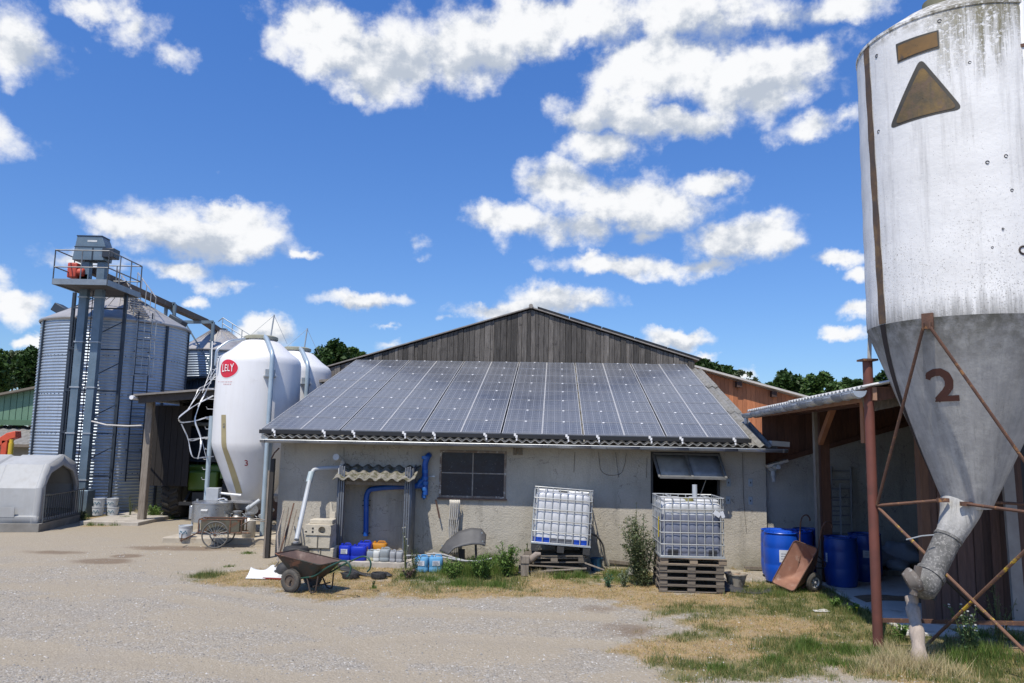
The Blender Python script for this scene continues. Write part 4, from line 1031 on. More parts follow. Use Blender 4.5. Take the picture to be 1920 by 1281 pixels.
mb = MB(); mb.prism([(q0.x, 32.7, zt(q0.x)), (q1.x + 2.5, 32.7, zt(q1.x + 2.5)), (q1.x + 2.5, 32.7, zt(q1.x + 2.5) + .09), (q0.x, 32.7, zt(q0.x) + .09)], (0, 14, 0)); mb.build('roof', M('brown_roof_edge', (.2, .17, .13)), gs)
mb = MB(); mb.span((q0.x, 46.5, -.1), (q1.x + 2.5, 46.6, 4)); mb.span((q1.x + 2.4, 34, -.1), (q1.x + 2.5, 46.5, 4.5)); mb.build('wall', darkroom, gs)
lg = thing('low_outbuilding', 'low building with mossy grey tiled roof and beige wall under the green shed', 'building', loc=(P(30, 850, 31).x, 31, 0), world=True)
a, b_, c2 = P(-60, 770, 34), P(75, 835, 30.2), P(-60, 838, 30.2)
mb = MB(); mb.grid(lambda u, v_: Vector((c2.x - 3 + (b_.x - c2.x + 3) * u, 30.2 + 3.5 * v_, b_.z + (P(0, 800, 33.7).z - b_.z) * v_ + .03 * math.sin(u * 90) + .02 * math.sin(v_ * 40))) if v_ < 1.1 else 0, 60, 16)
mb.build('roof', M('mossy_tiles', (.25, .24, .225), (.16, .155, .145), 7, .95, 0, bump=.5, c3=(.34, .33, .3), spot=(10, .56, .66)), lg, solid=.05)
mb = MB(); mb.span((c2.x - 3, 30.5, 0), (b_.x - .15, 30.7, b_.z + .05)); mb.build('wall', M('beige_render', (.30, .26, .19), None, 3, .9), lg)
mb = MB(); mb.span((c2.x - 3, 30.1, b_.z - .08), (b_.x, 30.18, b_.z + .02)); mb.build('fascia', M('brown_fascia', (.2, .16, .12)), lg)
rm = thing('farm_machine', 'red farm implement frame with a yellow hydraulic ram, behind the calf hutch', 'farm machine', loc=(P(10, 852, 21.8).x, 21.8, 0), world=True)
red = M('orange_red_paint', (.60, .09, .035), (.48, .065, .03), 4, .45, c3=(.25, .08, .05), spot=(9, .64, .7)); YM = 22.6
mb = MB(); mb.prism([P(-60, 850, YM), P(-60, 822, YM), P(-10, 826, YM), P(12, 812, YM), P(28, 808, YM), P(29, 821, YM), P(18, 824, YM), P(0, 836, YM), P(-20, 842, YM)], (0, .3, 0)); mb.build('arm', red, rm, bevel=.02)
mb = MB(); mb.bar((P(6, 825, YM).x, YM + .1, 0), (P(8, 825, YM).x, YM + .1, P(6, 825, YM).z), .16, .2); mb.bar((P(-30, 830, YM).x, YM + .15, 0), (P(-30, 830, YM).x, YM + .15, P(0, 835, YM).z), .2, .2); mb.box((P(-20, 900, YM).x, YM + .3, .5), (1.2, .8, .5)); mb.build('frame', red, rm, bevel=.02)
mb = MB(); a = P(20, 824, YM); mb.cyl((a.x, YM + .05, .3), (a.x, YM + .05, a.z), .055, 16); mb.cyl((a.x, YM + .05, .9), (a.x, YM + .05, a.z - .1), .07, 16); mb.build('hydraulic_ram', M('yellow_paint', (.62, .42, .03), (.5, .33, .03), 4, .4), rm)

# calf hutch
hutm = M('grey_moulded_plastic', (.41, .415, .41), (.34, .345, .34), 1.5, .6, 0, c3=(.34, .33, .31), spot=(3, .55, .75), streak=((.3, .29, .27), .35))
n0 = G(66, 997); f_ = G(145, 977)
hut = thing('calf_hutch', 'large pale grey plastic calf hutch with a barred gate across its arched mouth', 'calf hutch', loc=(n0.x, n0.y, 0), rz=math.atan2(f_.y - n0.y, f_.x - n0.x))
Wd = (f_ - n0).length; Hh = 1.83
# local: x along the mouth (0..Wd), y towards the back (left)
def sect(k, x0=0.0):     # cross-section outline from the near foot over the ridge to the far foot
    b = [(0, 0), (0, .28), (.10, .30), (.14, 1.0), (.32, 1.30), (.50, 1.60), (Wd / 2, Hh), (Wd - .50, 1.60), (Wd - .32, 1.30), (Wd - .14, 1.0), (Wd - .10, .30), (Wd, .28), (Wd, 0)]
    return [(Wd / 2 + (x - Wd / 2) * k[0], z * k[1] if z > .3 else z) for x, z in b]
ysec = [(0, (1.0, 1.0)), (.12, (1.0, 1.0)), (.16, (.97, .985)), (1.05, (.97, .985)), (1.10, (.93, .965)), (1.28, (.93, .965)), (1.33, (.97, .985)), (2.3, (.97, .985)), (2.35, (.93, .965)), (2.53, (.93, .965)), (2.58, (.97, .985)), (3.6, (.97, .98))]
mb = MB(); ks = []
for y_, k in ysec: ks.append(mb.addv([(x, y_, z + .08) for x, z in sect(k)]))
ns = 13
for a, b_ in zip(ks, ks[1:]): mb.addf([(a + j, a + j + 1, b_ + j + 1, b_ + j) for j in range(ns - 1)])
mb.addf([tuple(ks[-1] + j for j in range(ns))])
# front ring round the arched mouth
outer = [(x, z + .08) for x, z in sect((1, 1))]
inner = [(.27, .30), (.27, .36), (.28, .5), (.31, 1.05), (.44, 1.25), (.62, 1.45), (Wd / 2, 1.64), (Wd - .62, 1.45), (Wd - .44, 1.25), (Wd - .31, 1.05), (Wd - .28, .5), (Wd - .27, .36), (Wd - .27, .30)]
ko = mb.addv([(x, 0, z) for x, z in outer]); ki = mb.addv([(x, 0.0, z) for x, z in inner]); kb = mb.addv([(x, .1, z) for x, z in inner]); kl = mb.addv([(x + (.03 if x < Wd / 2 else -.03), -.03, z - (.02 if .4 < z else 0)) for x, z in inner])
mb.addf([(ko + j, ki + j, ki + j + 1, ko + j + 1) for j in range(ns - 1)] + [(ki + j, kb + j, kb + j + 1, ki + j + 1) for j in range(ns - 1)])
mb.addf([(ko, ko + 12, ki + 12, ki)])
hb = mb.build('shell', hutm, hut, sharp=1, solid=.02)
mb = MB(); mb.span((-.12, -.12, 0), (Wd + .12, 3.75, .20)); mb.build('base_slab', M('grey_base', (.25, .24, .22), (.17, .16, .14), 3, .9), hut)
mb = MB()
for i in range(3): mb.span((.0 - .1, .2 + i * 1.4, -.02), (Wd + .45 - i * .3, .4 + i * 1.4, .03))
mb.build('skid', timber_grey, hut)
gate = M('galvanised_gate', (.14, .15, .155), (.10, .105, .11), 5, .5, .5); mb = MB(); g0, g1_ = .12, Wd - .02
for zz in (.24, .90): mb.tube([(g0, -.1, zz), (g1_ + (.12 if zz > .5 else 0), -.1, zz)], .022, 8)
for k in range(19): x_ = g0 + (g1_ - g0) * k / 18; mb.tube([(x_, -.1, .24), (x_, -.1, .90)], .012, 6)
mb.tube([(g0, -.1, .1), (g0, -.1, 1.18)], .022, 8); mb.tube([(g1_, -.1, .1), (g1_, -.1, .95)], .022, 8); mb.build('gate', gate, hut)
mb = MB(); mb.span((.0 - .012 + .035, .55, .35), (.05, .9, .60)); mb.build('side_recess', hutm, hut)
# buckets by the silo foot
def bucket(c, label, r=.14, h=.26, z0=0., up=True, grp='white buckets at the foot of the silo', dots=True, mat=None, rz=0.):
    o = thing('bucket', label, 'bucket', loc=(c[0], c[1], z0), group=grp, rz=rz); s_ = MB()
    s_.lathe([(0, .008), (r * .86, 0), (r * .98, h * .8), (r, h * .82), (r * 1.0, h), (r * 1.05, h), (r * 1.05, h - .02), (r * .985, h - .03), (r * .95, h * .5), (r * .83, .02), (0, .02)] if up else [(r * 1.05, 0), (r, .02), (r * .86, h), (0, h)], 28)
    s_.build('tub', mat or M('white_bucket_plastic', (.60, .62, .63), (.5, .52, .53), 5, .45, c3=(.35, .38, .4), spot=(6, .6, .7)), o)
    h_ = MB(); h_.tube([(r * 1.03 * math.cos(t_), -r * 1.03 * abs(math.sin(t_)) * .55 - .01, h - .04 - abs(math.sin(t_)) * .11) for t_ in np.linspace(0, PI, 14)], .004, 5); h_.build('handle', galv_dull, o)
    if dots:
        d_ = MB()
        for t_ in np.linspace(-2.2, -1.0, 7): d_.box((r * .95 * math.cos(t_), r * .95 * math.sin(t_), h * .45 + .03 * math.sin(t_ * 9)), (.03, .004, .03), Matrix.Rotation(t_ + PI / 2, 3, 'Z'))
        d_.build('label_mark', M('blue_green_print', (.1, .2, .26)), o)
    return o
k_ = MB(); a, b_ = G(148, 984), G(232, 984)
k_.span((a.x, a.y, -.05), (b_.x + .5, a.y + 3, .10)); k_ = k_.build('silo_foundation', concrete, None, bevel=.02); tag(k_, 'pale concrete foundation slab under the large grain silo', 'concrete slab')
for px, lab, dz in ((183, 'lower white bucket of the left pair by the grain silo foot', 0), (211, 'lower white bucket of the right pair by the grain silo foot', 0), (184, 'upper white bucket stacked on the left pair by the silo foot', .245), (209, 'upper white bucket stacked on the right pair by the silo foot', .245)):
    g_ = G(px, 966, .1); bucket((g_.x, g_.y), lab, .16, .25, .1 + dz)
# ------------------------------------------------------------------ pad with the milk tank, cart, cans
pa, pb_ = G(303, 1019), G(535, 1021)
pd = MB(); PADZ = .14
pd.prism([(pa.x, pa.y, -.05), (pb_.x, pb_.y - .1, -.05), (pb_.x + .1, pb_.y + 3.1, -.05), (pa.x + .2, pa.y + 3.0, -.05)][::-1], (0, 0, PADZ + .05)); pd = pd.build('concrete_pad', M('worn_pad_concrete', (.46, .41, .33), (.36, .31, .24), 3, .92, 0, bump=.4, bscale=22, c3=(.25, .19, .13), spot=(4, .56, .7)), None, bevel=.025)
tag(pd, 'low rectangular concrete pad under the logo feed silo and the milk tank', 'concrete pad')
stain = M('stainless_steel', (.52, .53, .54), (.44, .45, .46), 8, .32, .85, rvar=.08, c3=(.32, .31, .29), spot=(6, .6, .75))
tp = P(393, 998, 19.5); mt = thing('milk_tank', 'round stainless steel milk tank on a metal frame beneath the feed silo', 'milk tank', loc=(tp.x, 19.6, PADZ))
R_ = .47; mb = MB(); mb.lathe([(0, .28), (R_ - .02, .28), (R_, .30), (R_, .72), (R_ + .012, .73), (R_ + .012, .755), (R_ - .03, .775), (.12, .81), (0, .815)], 48); mb.build('vessel', stain, mt, sharp=30)
mb = MB(); mb.box((.0, 0, .95), (.30, .22, .3)); hb_ = mb.build('control_box', M('grey_box', (.42, .44, .46), None, 4, .5), mt, bevel=.01)
mb = MB(); mb.tube([(.15, -.1, .83), (.3, -.12, .86), (.38, -.1, .82)], .02, 8); mb.cyl((-.35, -.1, .76), (-.35, -.1, .83), .025, 10); mb.box((.3, -.1, .8), (.22, .1, .02)); mb.build('fitting', stain, mt)
mb = MB(); mb.tube([(-.1, -R_ + .005, .58), (.06, -R_ + .002, .58)], .035, 8); mb.build('maker_plate', M('pale_badge', (.6, .6, .58)), mt)
mb = MB(); mb.box((-R_ - .03, .0, .5), (.07, .2, .32)); mb.build('side_box', stain, mt, bevel=.01)
for sx, sy in ((-.42, -.15), (.42, -.15), (-.42, .3), (.42, .3)):
    mb = MB(); mb.bar((sx, sy, 0), (sx, sy, .30), .04, .04); mb.build('leg', galv_dull, mt)
mb = MB(); mb.bar((-.44, -.15, .03), (.44, -.15, .03), .03, .03); mb.bar((-.42, .3, .03), (.42, .3, .03), .03, .03); mb.build('frame_rail', galv_dull, mt)
g_ = P(347, 1004, 18.75); bucket((g_.x, 18.75), 'white bucket with blue print standing on the concrete pad by the milk tank', .15, .28, PADZ, grp=None)
def milk_can(c, label, z0):
    o = thing('milk_can', label, 'milk can', loc=(c[0], c[1], z0), group='milk cans by the feed silo'); o.scale = (.86, .86, .84)
    b_ = MB(); b_.lathe([(0, 0), (.165, 0), (.175, .02), (.175, .42), (.16, .47), (.105, .54), (.10, .60), (.125, .62), (.125, .64)], 32); b_.build('can_body', M('dull_aluminium', (.42, .40, .36), (.33, .31, .28), 5, .5, .55, c3=(.25, .22, .18), spot=(5, .6, .72)), o, sharp=30)
    b_ = MB(); b_.lathe([(.13, .63), (.14, .64), (.14, .665), (.09, .68), (.0, .69)], 28); b_.build('lid', stain, o)
    b_ = MB()
    for s_ in (-1, 1): b_.tube([(s_ * .12, 0, .60), (s_ * .2, 0, .57), (s_ * .19, 0, .47), (s_ * .165, 0, .45)], .01, 6)
    b_.build('handle', galv_dull, o)
q = P(466, 1005, 19.0); milk_can((q.x, 19.0), 'front milk can with dull aluminium body, right of the garden cart', PADZ)
q = P(443, 998, 19.5); milk_can((q.x, 19.5), 'rear milk can half hidden behind the garden cart and the tank', PADZ)
q = P(471, 958, 19.9); l_ = MB(); l_.cyl((q.x, 19.9, .68), (q.x + .04, 19.85, .72), .15, 20); l_.bar((q.x - .05, 19.9, PADZ), (q.x - .05, 19.9, .69), .1, .1); l_.build('lid_stand', stain, None); tag(bpy.data.objects['lid_stand'], 'spare round metal lid on a post behind the milk cans', 'lid')

# two-wheeled garden cart
cb = G(425, 1029)
cart = thing('garden_cart', 'two-wheeled garden cart with large spoked wheels and a rusty sheet metal box', 'garden cart', loc=(cb.x - .30, cb.y + .28, 0), rz=.10)
cm = M('cart_sheet_metal', (.13, .125, .09), (.085, .075, .055), 6, .7, .25, c3=(.17, .075, .04), spot=(6, .52, .64), bump=.1)
mb = MB(); L_, B_, H_, zb_ = .84, .48, .26, .36
t_ = .012
mb.box((0.08, 0, zb_), (L_, B_, t_)); mb.box((.08, -B_ / 2, zb_ + H_ / 2), (L_, t_, H_)); mb.box((.08, B_ / 2, zb_ + H_ / 2 + .003), (L_, t_, H_)); mb.box((.08 - L_ / 2, 0, zb_ + H_ / 2), (t_, B_ - .02, H_ - .004)); mb.box((.08 + L_ / 2, 0, zb_ + H_ / 2), (t_, B_ - .02, H_ - .004))
mb.build('box', cm, cart)
mb = MB()
for a, b_ in (((-.39, -B_ / 2), (.55, -B_ / 2)), ((-.39, B_ / 2), (.55, B_ / 2)), ((-.39, -B_ / 2), (-.39, B_ / 2)), ((.55, -B_ / 2), (.55, B_ / 2))): mb.tube([(*a, zb_ + H_ + .01), (*b_, zb_ + H_ + .01)], .014, 6)
for x_ in (-.39, .3, .55):
    for y_ in (-B_ / 2 - .01, B_ / 2 + .01): mb.bar((x_, y_, zb_ - .02), (x_, y_, zb_ + H_), .02, .02)
mb.tube([(-.40, -B_ / 2, zb_ - .02), (.75, -B_ / 2, zb_ - .02)], .014, 6); mb.tube([(-.40, B_ / 2, zb_ - .02), (.6, B_ / 2, zb_ - .02)], .014, 6)
mb.tube([(-.75, -.2, .13), (-.75, -.2, .30)], .012, 6); mb.tube([(-.4, -.2, .34), (-.78, -.2, .15)], .012, 6); mb.tube([(-.4, .2, .34), (-.78, .2, .15)], .012, 6); mb.tube([(-.78, -.2, .15), (-.78, .2, .15)], .012, 6)
mb.build('frame', rust, cart)
mb = MB()
mb.tube(fillet([(.5, -.2, zb_ + .12), (.72, -.2, zb_ + .26), (.95, -.18, zb_ + .24), (1.25, -.1, zb_ + .2)], .08), .013, 6); mb.tube(fillet([(.5, .2, zb_ + .12), (.72, .2, zb_ + .26), (.95, .15, zb_ + .24), (1.25, -.1, zb_ + .2)], .08), .013, 6); mb.build('pull_handle', M('bare_steel_tube', (.3, .3, .29), (.2, .15, .1), 8, .5, .5), cart)
for y_ in (-B_ / 2 - .07, B_ / 2 + .07):
    wr = .285; mb = MB(); mb.tube([(wr * math.cos(a), y_, .3 + wr * math.sin(a)) for a in np.linspace(0, 2 * PI, 40, endpoint=False)], .017, 8, closed=True); wh = mb.build('wheel', M('old_grey_tyre', (.14, .135, .125), (.09, .088, .08), 6, .85), cart)
    mb = MB()
    for k in range(20):
        a = 2 * PI * k / 20; mb.tube([(.03 * math.cos(a + .4), y_ + .03 * (-1) ** k, .3 + .03 * math.sin(a + .4)), (wr * math.cos(a), y_, .3 + wr * math.sin(a))], .0028, 4)
    mb.build('spokes', galv_dull, wh)
    mb = MB(); mb.cyl((0, y_ - .045, .3), (0, y_ + .045, .3), .028, 12); mb.build('hub', rust, wh)
mb = MB(); mb.tube([(0, -.33, .3), (0, .33, .3)], .012, 8); mb.build('axle', rust, cart)

# ------------------------------------------------------------------ wheelbarrows
def wheelbarrow(label, loc, inner, outer, tube, rim, spokes):
    """local: nose towards -x, handles towards +x, wheel on the ground at z=0"""
    o = thing('wheelbarrow', label, 'wheelbarrow', loc=loc, group='rusty wheelbarrows')
    zr, zb_ = .56, .24
    top = [(-.50, -.33, zr - .01), (.50, -.32, zr - .06 + .02), (.50, .32, zr - .06 + .02), (-.50, .33, zr - .01)]
    top = [(-.56, -.31, zr + .07), (.48, -.33, zr - .05), (.48, .33, zr - .05), (-.56, .31, zr + .07)]
    bot = [(-.22, -.19, zb_), (.24, -.19, zb_ + .0), (.24, .19, zb_), (-.22, .19, zb_)]
    def ring(q, r, n=5):
        out_ = []
        for i in range(4):
            b_, a, c = Vector(q[i]), Vector(q[i - 1]), Vector(q[(i + 1) % 4]); p, p2 = b_ + (a - b_).normalized() * r, b_ + (c - b_).normalized() * r
            for k in range(n + 1): s_ = k / n; out_.append(p * (1 - s_) ** 2 + b_ * 2 * s_ * (1 - s_) + p2 * s_ * s_)
        return out_
    A, B2 = ring(top, .09), ring(bot, .1); n = len(A)
    for nm, off, mt_ in (('pan', 0, inner),):
        mb = MB(); steps = 7; ks = []
        for s_ in range(steps + 1):
            f = s_ / steps; w_ = f + .10 * math.sin(PI * f) * (1 - f)
            ks.append(mb.addv([A[i].lerp(B2[i], w_) - Vector((0, 0, .0)) for i in range(n)]))
        kc = mb.addv([(.02, 0, zb_ - .012)])
        for a, b_ in zip(ks, ks[1:]): mb.addf([(a + j, a + (j + 1) % n, b_ + (j + 1) % n, b_ + j) for j in range(n)], .5)
        mb.addf([(ks[-1] + j, ks[-1] + (j + 1) % n, kc) for j in range(n)], .5)
        pan = mb.build(nm, inner, o, sharp=60)
        mb2 = MB(); ks = []
        for s_ in range(steps + 1):
            f = s_ / steps; w_ = f + .10 * math.sin(PI * f) * (1 - f); q = [A[i].lerp(B2[i], w_) for i in range(n)]; cen = Vector((0, 0, .5))
            ks.append(mb2.addv([p + Vector((p.x - .02, p.y, -.25)).normalized() * .007 for p in q]))
        kc = mb2.addv([(.02, 0, zb_ - .02)])
        for a, b_ in zip(ks, ks[1:]): mb2.addf([(b_ + j, b_ + (j + 1) % n, a + (j + 1) % n, a + j) for j in range(n)], .5)
        mb2.addf([(kc, ks[-1] + (j + 1) % n, ks[-1] + j) for j in range(n)], .5); mb2.build('pan_underside', outer, pan, sharp=60)
        mb2 = MB(); mb2.tube([p + Vector((0, 0, 0)) for p in A], .011, 6, closed=True); mb2.build('pan_rim', outer, pan)
    mb = MB()
    for s_ in (-1, 1):
        pts = [(-.40, s_ * .17, .30), (-.30, s_ * .18, .235), (-.10, s_ * .19, .215), (.28, s_ * .22, .29), (.55, s_ * .26, .46), (.90, s_ * .29, .62), (1.03, s_ * .30, .61), (1.10, s_ * .30, .51), (1.07, s_ * .30, .40), (1.02, s_ * .30, .36)]
        mb.tube(fillet(pts, .09, 4), .016, 8)
    mb.build('handle', tube, o, sharp=60)
    mb = MB()
    for s_ in (-1, 1):
        mb.tube(fillet([(.10, s_ * .20, .27), (.22, s_ * .24, .02), (.33, s_ * .24, .02), (.36, s_ * .22, .3)], .05, 3), .014, 6)
    mb.bar((.28, -.24, .12), (.28, .24, .12), .02, .02); mb.build('stand', M('dark_stand_steel', (.07, .05, .04), (.045, .035, .03), 6, .7, .2), o)
    wheels(o, rim, spokes)
    return o
def wheels(o, rim, spokes):
  for wy in (-.30, .30):
    wx, wz, wr = -.16, .195, .195; mb = MB(); mb.m = Matrix.Translation((0, wy, 0)); tp = []
    for r, y_ in ((.10, -.035), (.13, -.05), (.175, -.046), (.193, -.03), (.197, 0), (.193, .03), (.175, .046), (.13, .05), (.10, .035)): tp.append((r, y_))
    nn = 36; ks = [mb.addv([(wx + r * math.cos(2 * PI * j / nn), y_, wz + r * math.sin(2 * PI * j / nn)) for j in range(nn)]) for r, y_ in tp]
    for a, b_ in zip(ks, ks[1:]): mb.addf([(a + j, a + (j + 1) % nn, b_ + (j + 1) % nn, b_ + j) for j in range(nn)], .5)
    for k in range(40):
        a = 2 * PI * k / 40; mb.box((wx + .195 * math.cos(a), 0, wz + .195 * math.sin(a)), (.010, .066, .018), Matrix.Rotation(-a, 3, 'Y'))
    wh = mb.build('wheel', M('dusty_tyre', (.085, .078, .068), (.055, .05, .045), 6, .9, 0, bump=.3, c3=(.16, .14, .11), spot=(6, .5, .75)), o, sharp=40)
    mb = MB(); mb.m = Matrix.Translation((0, wy, 0)); nn = 28
    for sy in (-1, 1):
        kk = [mb.addv([(wx + r * math.cos(2 * PI * j / nn), sy * y_, wz + r * math.sin(2 * PI * j / nn)) for j in range(nn)]) for r, y_ in ((.112, .040), (.105, .043), (.095, .022), (.09, .015) if spokes else (.035, .02))]
        for a, b_ in zip(kk, kk[1:]): mb.addf([(a + j, a + (j + 1) % nn, b_ + (j + 1) % nn, b_ + j)[::sy] for j in range(nn)], .5)
    if spokes:
        for k in range(5):
            a = 2 * PI * k / 5
            for da in (-.12, .12): mb.bar((wx + .02 * math.cos(a), 0, wz + .02 * math.sin(a)), (wx + .1 * math.cos(a + da), 0, wz + .1 * math.sin(a + da)), .016, .05, up=(0, 1, 0))
    mb.cyl((wx, -.06, wz), (wx, .06, wz), .026, 14); mb.build('wheel_rim', rim, wh, sharp=40)
  mb = MB(); mb.cyl((wx, -.35, wz), (wx, .35, wz), .013, 10); mb.build('axle', rust, o)
pan_in = M('rusted_pan_inside', (.15, .098, .08), (.095, .062, .052), 3.5, .75, .1, bump=.2, c3=(.22, .165, .14), spot=(5, .55, .72))
pan_out = M('green_and_rust_pan', (.03, .042, .034), (.085, .042, .028), 3.2, .7, .1, bump=.15, c3=(.2, .09, .05), spot=(4, .56, .62))
green_tube = M('green_painted_tube', (.02, .075, .055), (.015, .055, .042), 6, .45, 0, c3=(.12, .06, .035), spot=(8, .62, .7))
wq = G(543, 1111)
wb = wheelbarrow('green-framed wheelbarrow with rusty pan standing on the gravel in front of the jerrycans', (wq.x, wq.y, 0), pan_in, pan_out, green_tube, M('dirty_rim', (.13, .10, .075), (.08, .06, .05), 9, .8, .1), False)
wb.rotation_euler = (0, 0, math.radians(-24)); wb.scale = (.93,) * 3; _r = Matrix.Rotation(math.radians(-24), 3, 'Z') @ Vector((-.16, -.30, 0)) * .93; wb.location = (wq.x - _r.x, wq.y - _r.y + .04, 0)
wb2 = wheelbarrow('rust-brown wheelbarrow tipped up on its nose against the blue barrels', (0, 0, 0), M('orange_rust_pan', (.30, .155, .105), (.20, .095, .065), 3, .7, .1, bump=.15, c3=(.36, .25, .2), spot=(5, .55, .7)), M('brown_rust_pan', (.14, .075, .05), (.09, .05, .035), 3.5, .75, .1, bump=.2), rust, M('silver_spoked_rim', (.55, .55, .54), (.45, .45, .44), 5, .4, .3), True)
# handles up, pan opening to the left and towards the camera
gx = G(1529, 1111)
fwd = Vector((-.46, -.08, -.88)).normalized()                 # direction of the nose
up_ = (Vector((-.78, -.46, .48))); up_ = (up_ - fwd * up_.dot(fwd)).normalized(); side = up_.cross(-fwd).normalized()
Rm = Matrix((-fwd, side, up_)).transposed()
if Rm.determinant() < 0: Rm = Matrix((-fwd, -side, up_)).transposed()
SC2 = .84; sgn = -1 if (Rm @ Vector((0, -1, 0))).y < 0 else 1; wl = Rm @ Vector((-.16, .30 * sgn, .195)) * SC2
wb2.matrix_world = Matrix.Translation(Vector((gx.x, gx.y + .05, .165)) - wl) @ Rm.to_4x4() @ Matrix.Scale(SC2, 4)

# ------------------------------------------------------------------ shelter with corrugated lid
su0, su1 = F(633, 960, -.5)[0], F(770, 960, -.5)[0]; DV = .55
sh = bthing('meter_shelter', 'small lean-to shelter of corrugated panels around the blue pipe, with a mossy wavy roof', 'shelter')
zf, zbk = F(700, 899, -.72)[1], F(700, 876, -.05)[1]
mb = MB(); ua, ub = F(624, 890, -.7)[0], F(778, 890, -.7)[0]; NW = 7
mb.grid(lambda a, b_: (ua + (ub - ua) * a - .03 * b_ * 0, -.72 + .72 * b_, zf - .005 + (zbk - zf + .03) * b_ + .030 * math.cos(2 * PI * a * 7.5 - PI * .9)), 84, 5); mb.build('roof', M('mossy_wavy_sheet', (.27, .25, .215), (.16, .15, .125), 9, .95, 0, bump=.6, c3=(.10, .095, .05), spot=(11, .5, .58)), sh, sharp=80, solid=.012)
steelp = M('grey_profiled_steel', (.20, .215, .235), (.14, .15, .17), 4, .5, .4)
for nm, u_ in (('left', su0), ('right', su1)):
    mb = MB()
    def fn(a, b_):
        k = int(round(a * 16)); w_ = .014 if (k % 4) in (1, 2) else -.014
        return (u_ + w_, -DV + DV * a, .06 + (1.93 - .1 * (1 - a)) * b_)
    mb.grid(fn, 16, 2); mb.build('side_panel', steelp, sh, sharp=20, solid=.004)
    mb = MB()
    for k in range(3): mb.box((u_ + (.028 + k * .045) * (1 if nm == 'left' else -1) , -DV - .012, 1.0), (.03, .03, 1.90 - .02 * k))
    mb.build('front_post', steelp, sh, bevel=.004)
mb = MB(); mb.span((su0 + .15, -.55, zf - .12), (su1 - .14, -.5, zf - .06)); mb.build('lintel', timber_grey, sh)
sl_ = MB(); sl_.span((su0 - .05, -1.0, -.05), (su1 + .25, 0, .10)); sl_.build('concrete_sill', concrete, None, bevel=.02)
csill = bpy.data.objects['concrete_sill']; csill.matrix_world = Matrix.Translation(FRM) @ Matrix.Rotation(-PHI, 4, 'Z'); tag(csill, 'low concrete step under the jerrycans at the foot of the wall', 'concrete step')

# blue drain pipe
bp = bthing('blue_pipe', 'bright blue plastic drain pipe running down the wall and through the shelter', 'pipe')
def bpt(px, py, v_=-.11): u_, z_ = F(px, py, v_); return Vector((u_, v_, z_))
mb = MB(); a = bpt(803, 856); mb.tube(fillet([Vector((a.x, .05, a.z + .02)), a + Vector((0, 0, .02)), bpt(797, 868), bpt(797, 928)], .09, 5), .062, 18); mb.build('downpipe', bluepipe, bp, sharp=60)
mb = MB()
for px, py, r in ((797, 884, .068), (796.5, 897, .076), (796.5, 906, .076), (796, 917, .07), (797, 858, .07)):
    q = bpt(px, py); mb.cyl(q - Vector((0, 0, .035)), q + Vector((0, 0, .035)), r, 18)
q = bpt(795, 925); mb.cyl(q, q - Vector((0, 0, .1)), .05, 14); mb.cyl(q - Vector((0, 0, .1)), q - Vector((0, 0, .13)), .02, 8)
mb.tube([bpt(797, 899), bpt(788, 904), bpt(783, 912)], .06, 14)
mb.build('coupling', M('light_blue_fitting', (.03, .16, .50), (.02, .12, .42), 6, .4), bp, bevel=.006)
mb = MB(); mb.tube(fillet([bpt(796, 911), bpt(722, 914), bpt(692, 918), bpt(687, 930), bpt(686, 1005)], .15, 6), .055, 18); mb.build('branch_pipe', bluepipe, bp, sharp=60)
mb = MB()
for px, py in ((687, 939), (686, 948), (726, 914), (686, 1000)): q = bpt(px, py); mb.box(q + Vector((0, .03, 0)), (.15, .12, .02)); 
mb.build('pipe_clip', steel_dark, bp)
mb = MB(); q = bpt(799, 894, -.08); mb.tube([q + Vector((.03, 0, 0)), q + Vector((.16, 0, .01))], .012, 6); mb.box(q + Vector((.16, 0, .01)), (.05, .03, .03)); mb.build('tap', galv, bp)

# grey vent pipe leaning from the wall into a black drum
vp = bthing('grey_drain_pipe', 'pale grey plastic pipe slanting from the wall elbow down to the ground', 'pipe')
mb = MB(); e = lambda px, py, v_: Vector((F(px, py, v_)[0], v_, F(px, py, v_)[1]))
mb.tube(fillet([e(640, 877, -.1), e(612, 878, -.25), e(589, 880, -.33), e(583, 890, -.4), e(556, 1012, -1.35)], .1, 5), .047, 16); mb.build('pipe', greypvc, vp, sharp=60)
mb = MB(); q0, q1 = e(584, 886, -.39), e(579, 905, -.5); mb.cyl(q0, q1, .064, 16); mb.build('sleeve', M('pale_blue_grey_sleeve', (.40, .48, .50), None, 4, .5), vp)
mb = MB(); mb.tube(fillet([e(642, 876, -.06), e(643, 866, -.08), e(636, 859, -.16), e(632, 856, -.3)], .06, 4), .05, 14); mb.cyl(e(636, 860, -.14), e(630, 857, -.36), .068, 16); mb.build('wall_elbow', M('cream_plastic', (.52, .52, .50), (.42, .42, .4), 5, .5), vp)
dq = e(556, 1022, -1.4); dr = thing('black_drum', 'low black plastic lidded drum at the foot of the grey slanting pipe', 'drum', loc=(W(dq.x, dq.y).x, W(dq.x, dq.y).y, 0))
mb = MB(); mb.lathe([(0, 0), (.21, 0), (.24, .12), (.24, .30), (.25, .31), (.25, .35), (.22, .40), (.10, .43), (.1, .47), (0, .475)], 28); mb.build('shell', blackp, dr, sharp=35)
mb = MB(); mb.cyl((-.02, 0, .45), (-.02, 0, .5), .05, 14); mb.build('cap', M('grey_cap', (.3, .3, .3)), dr)

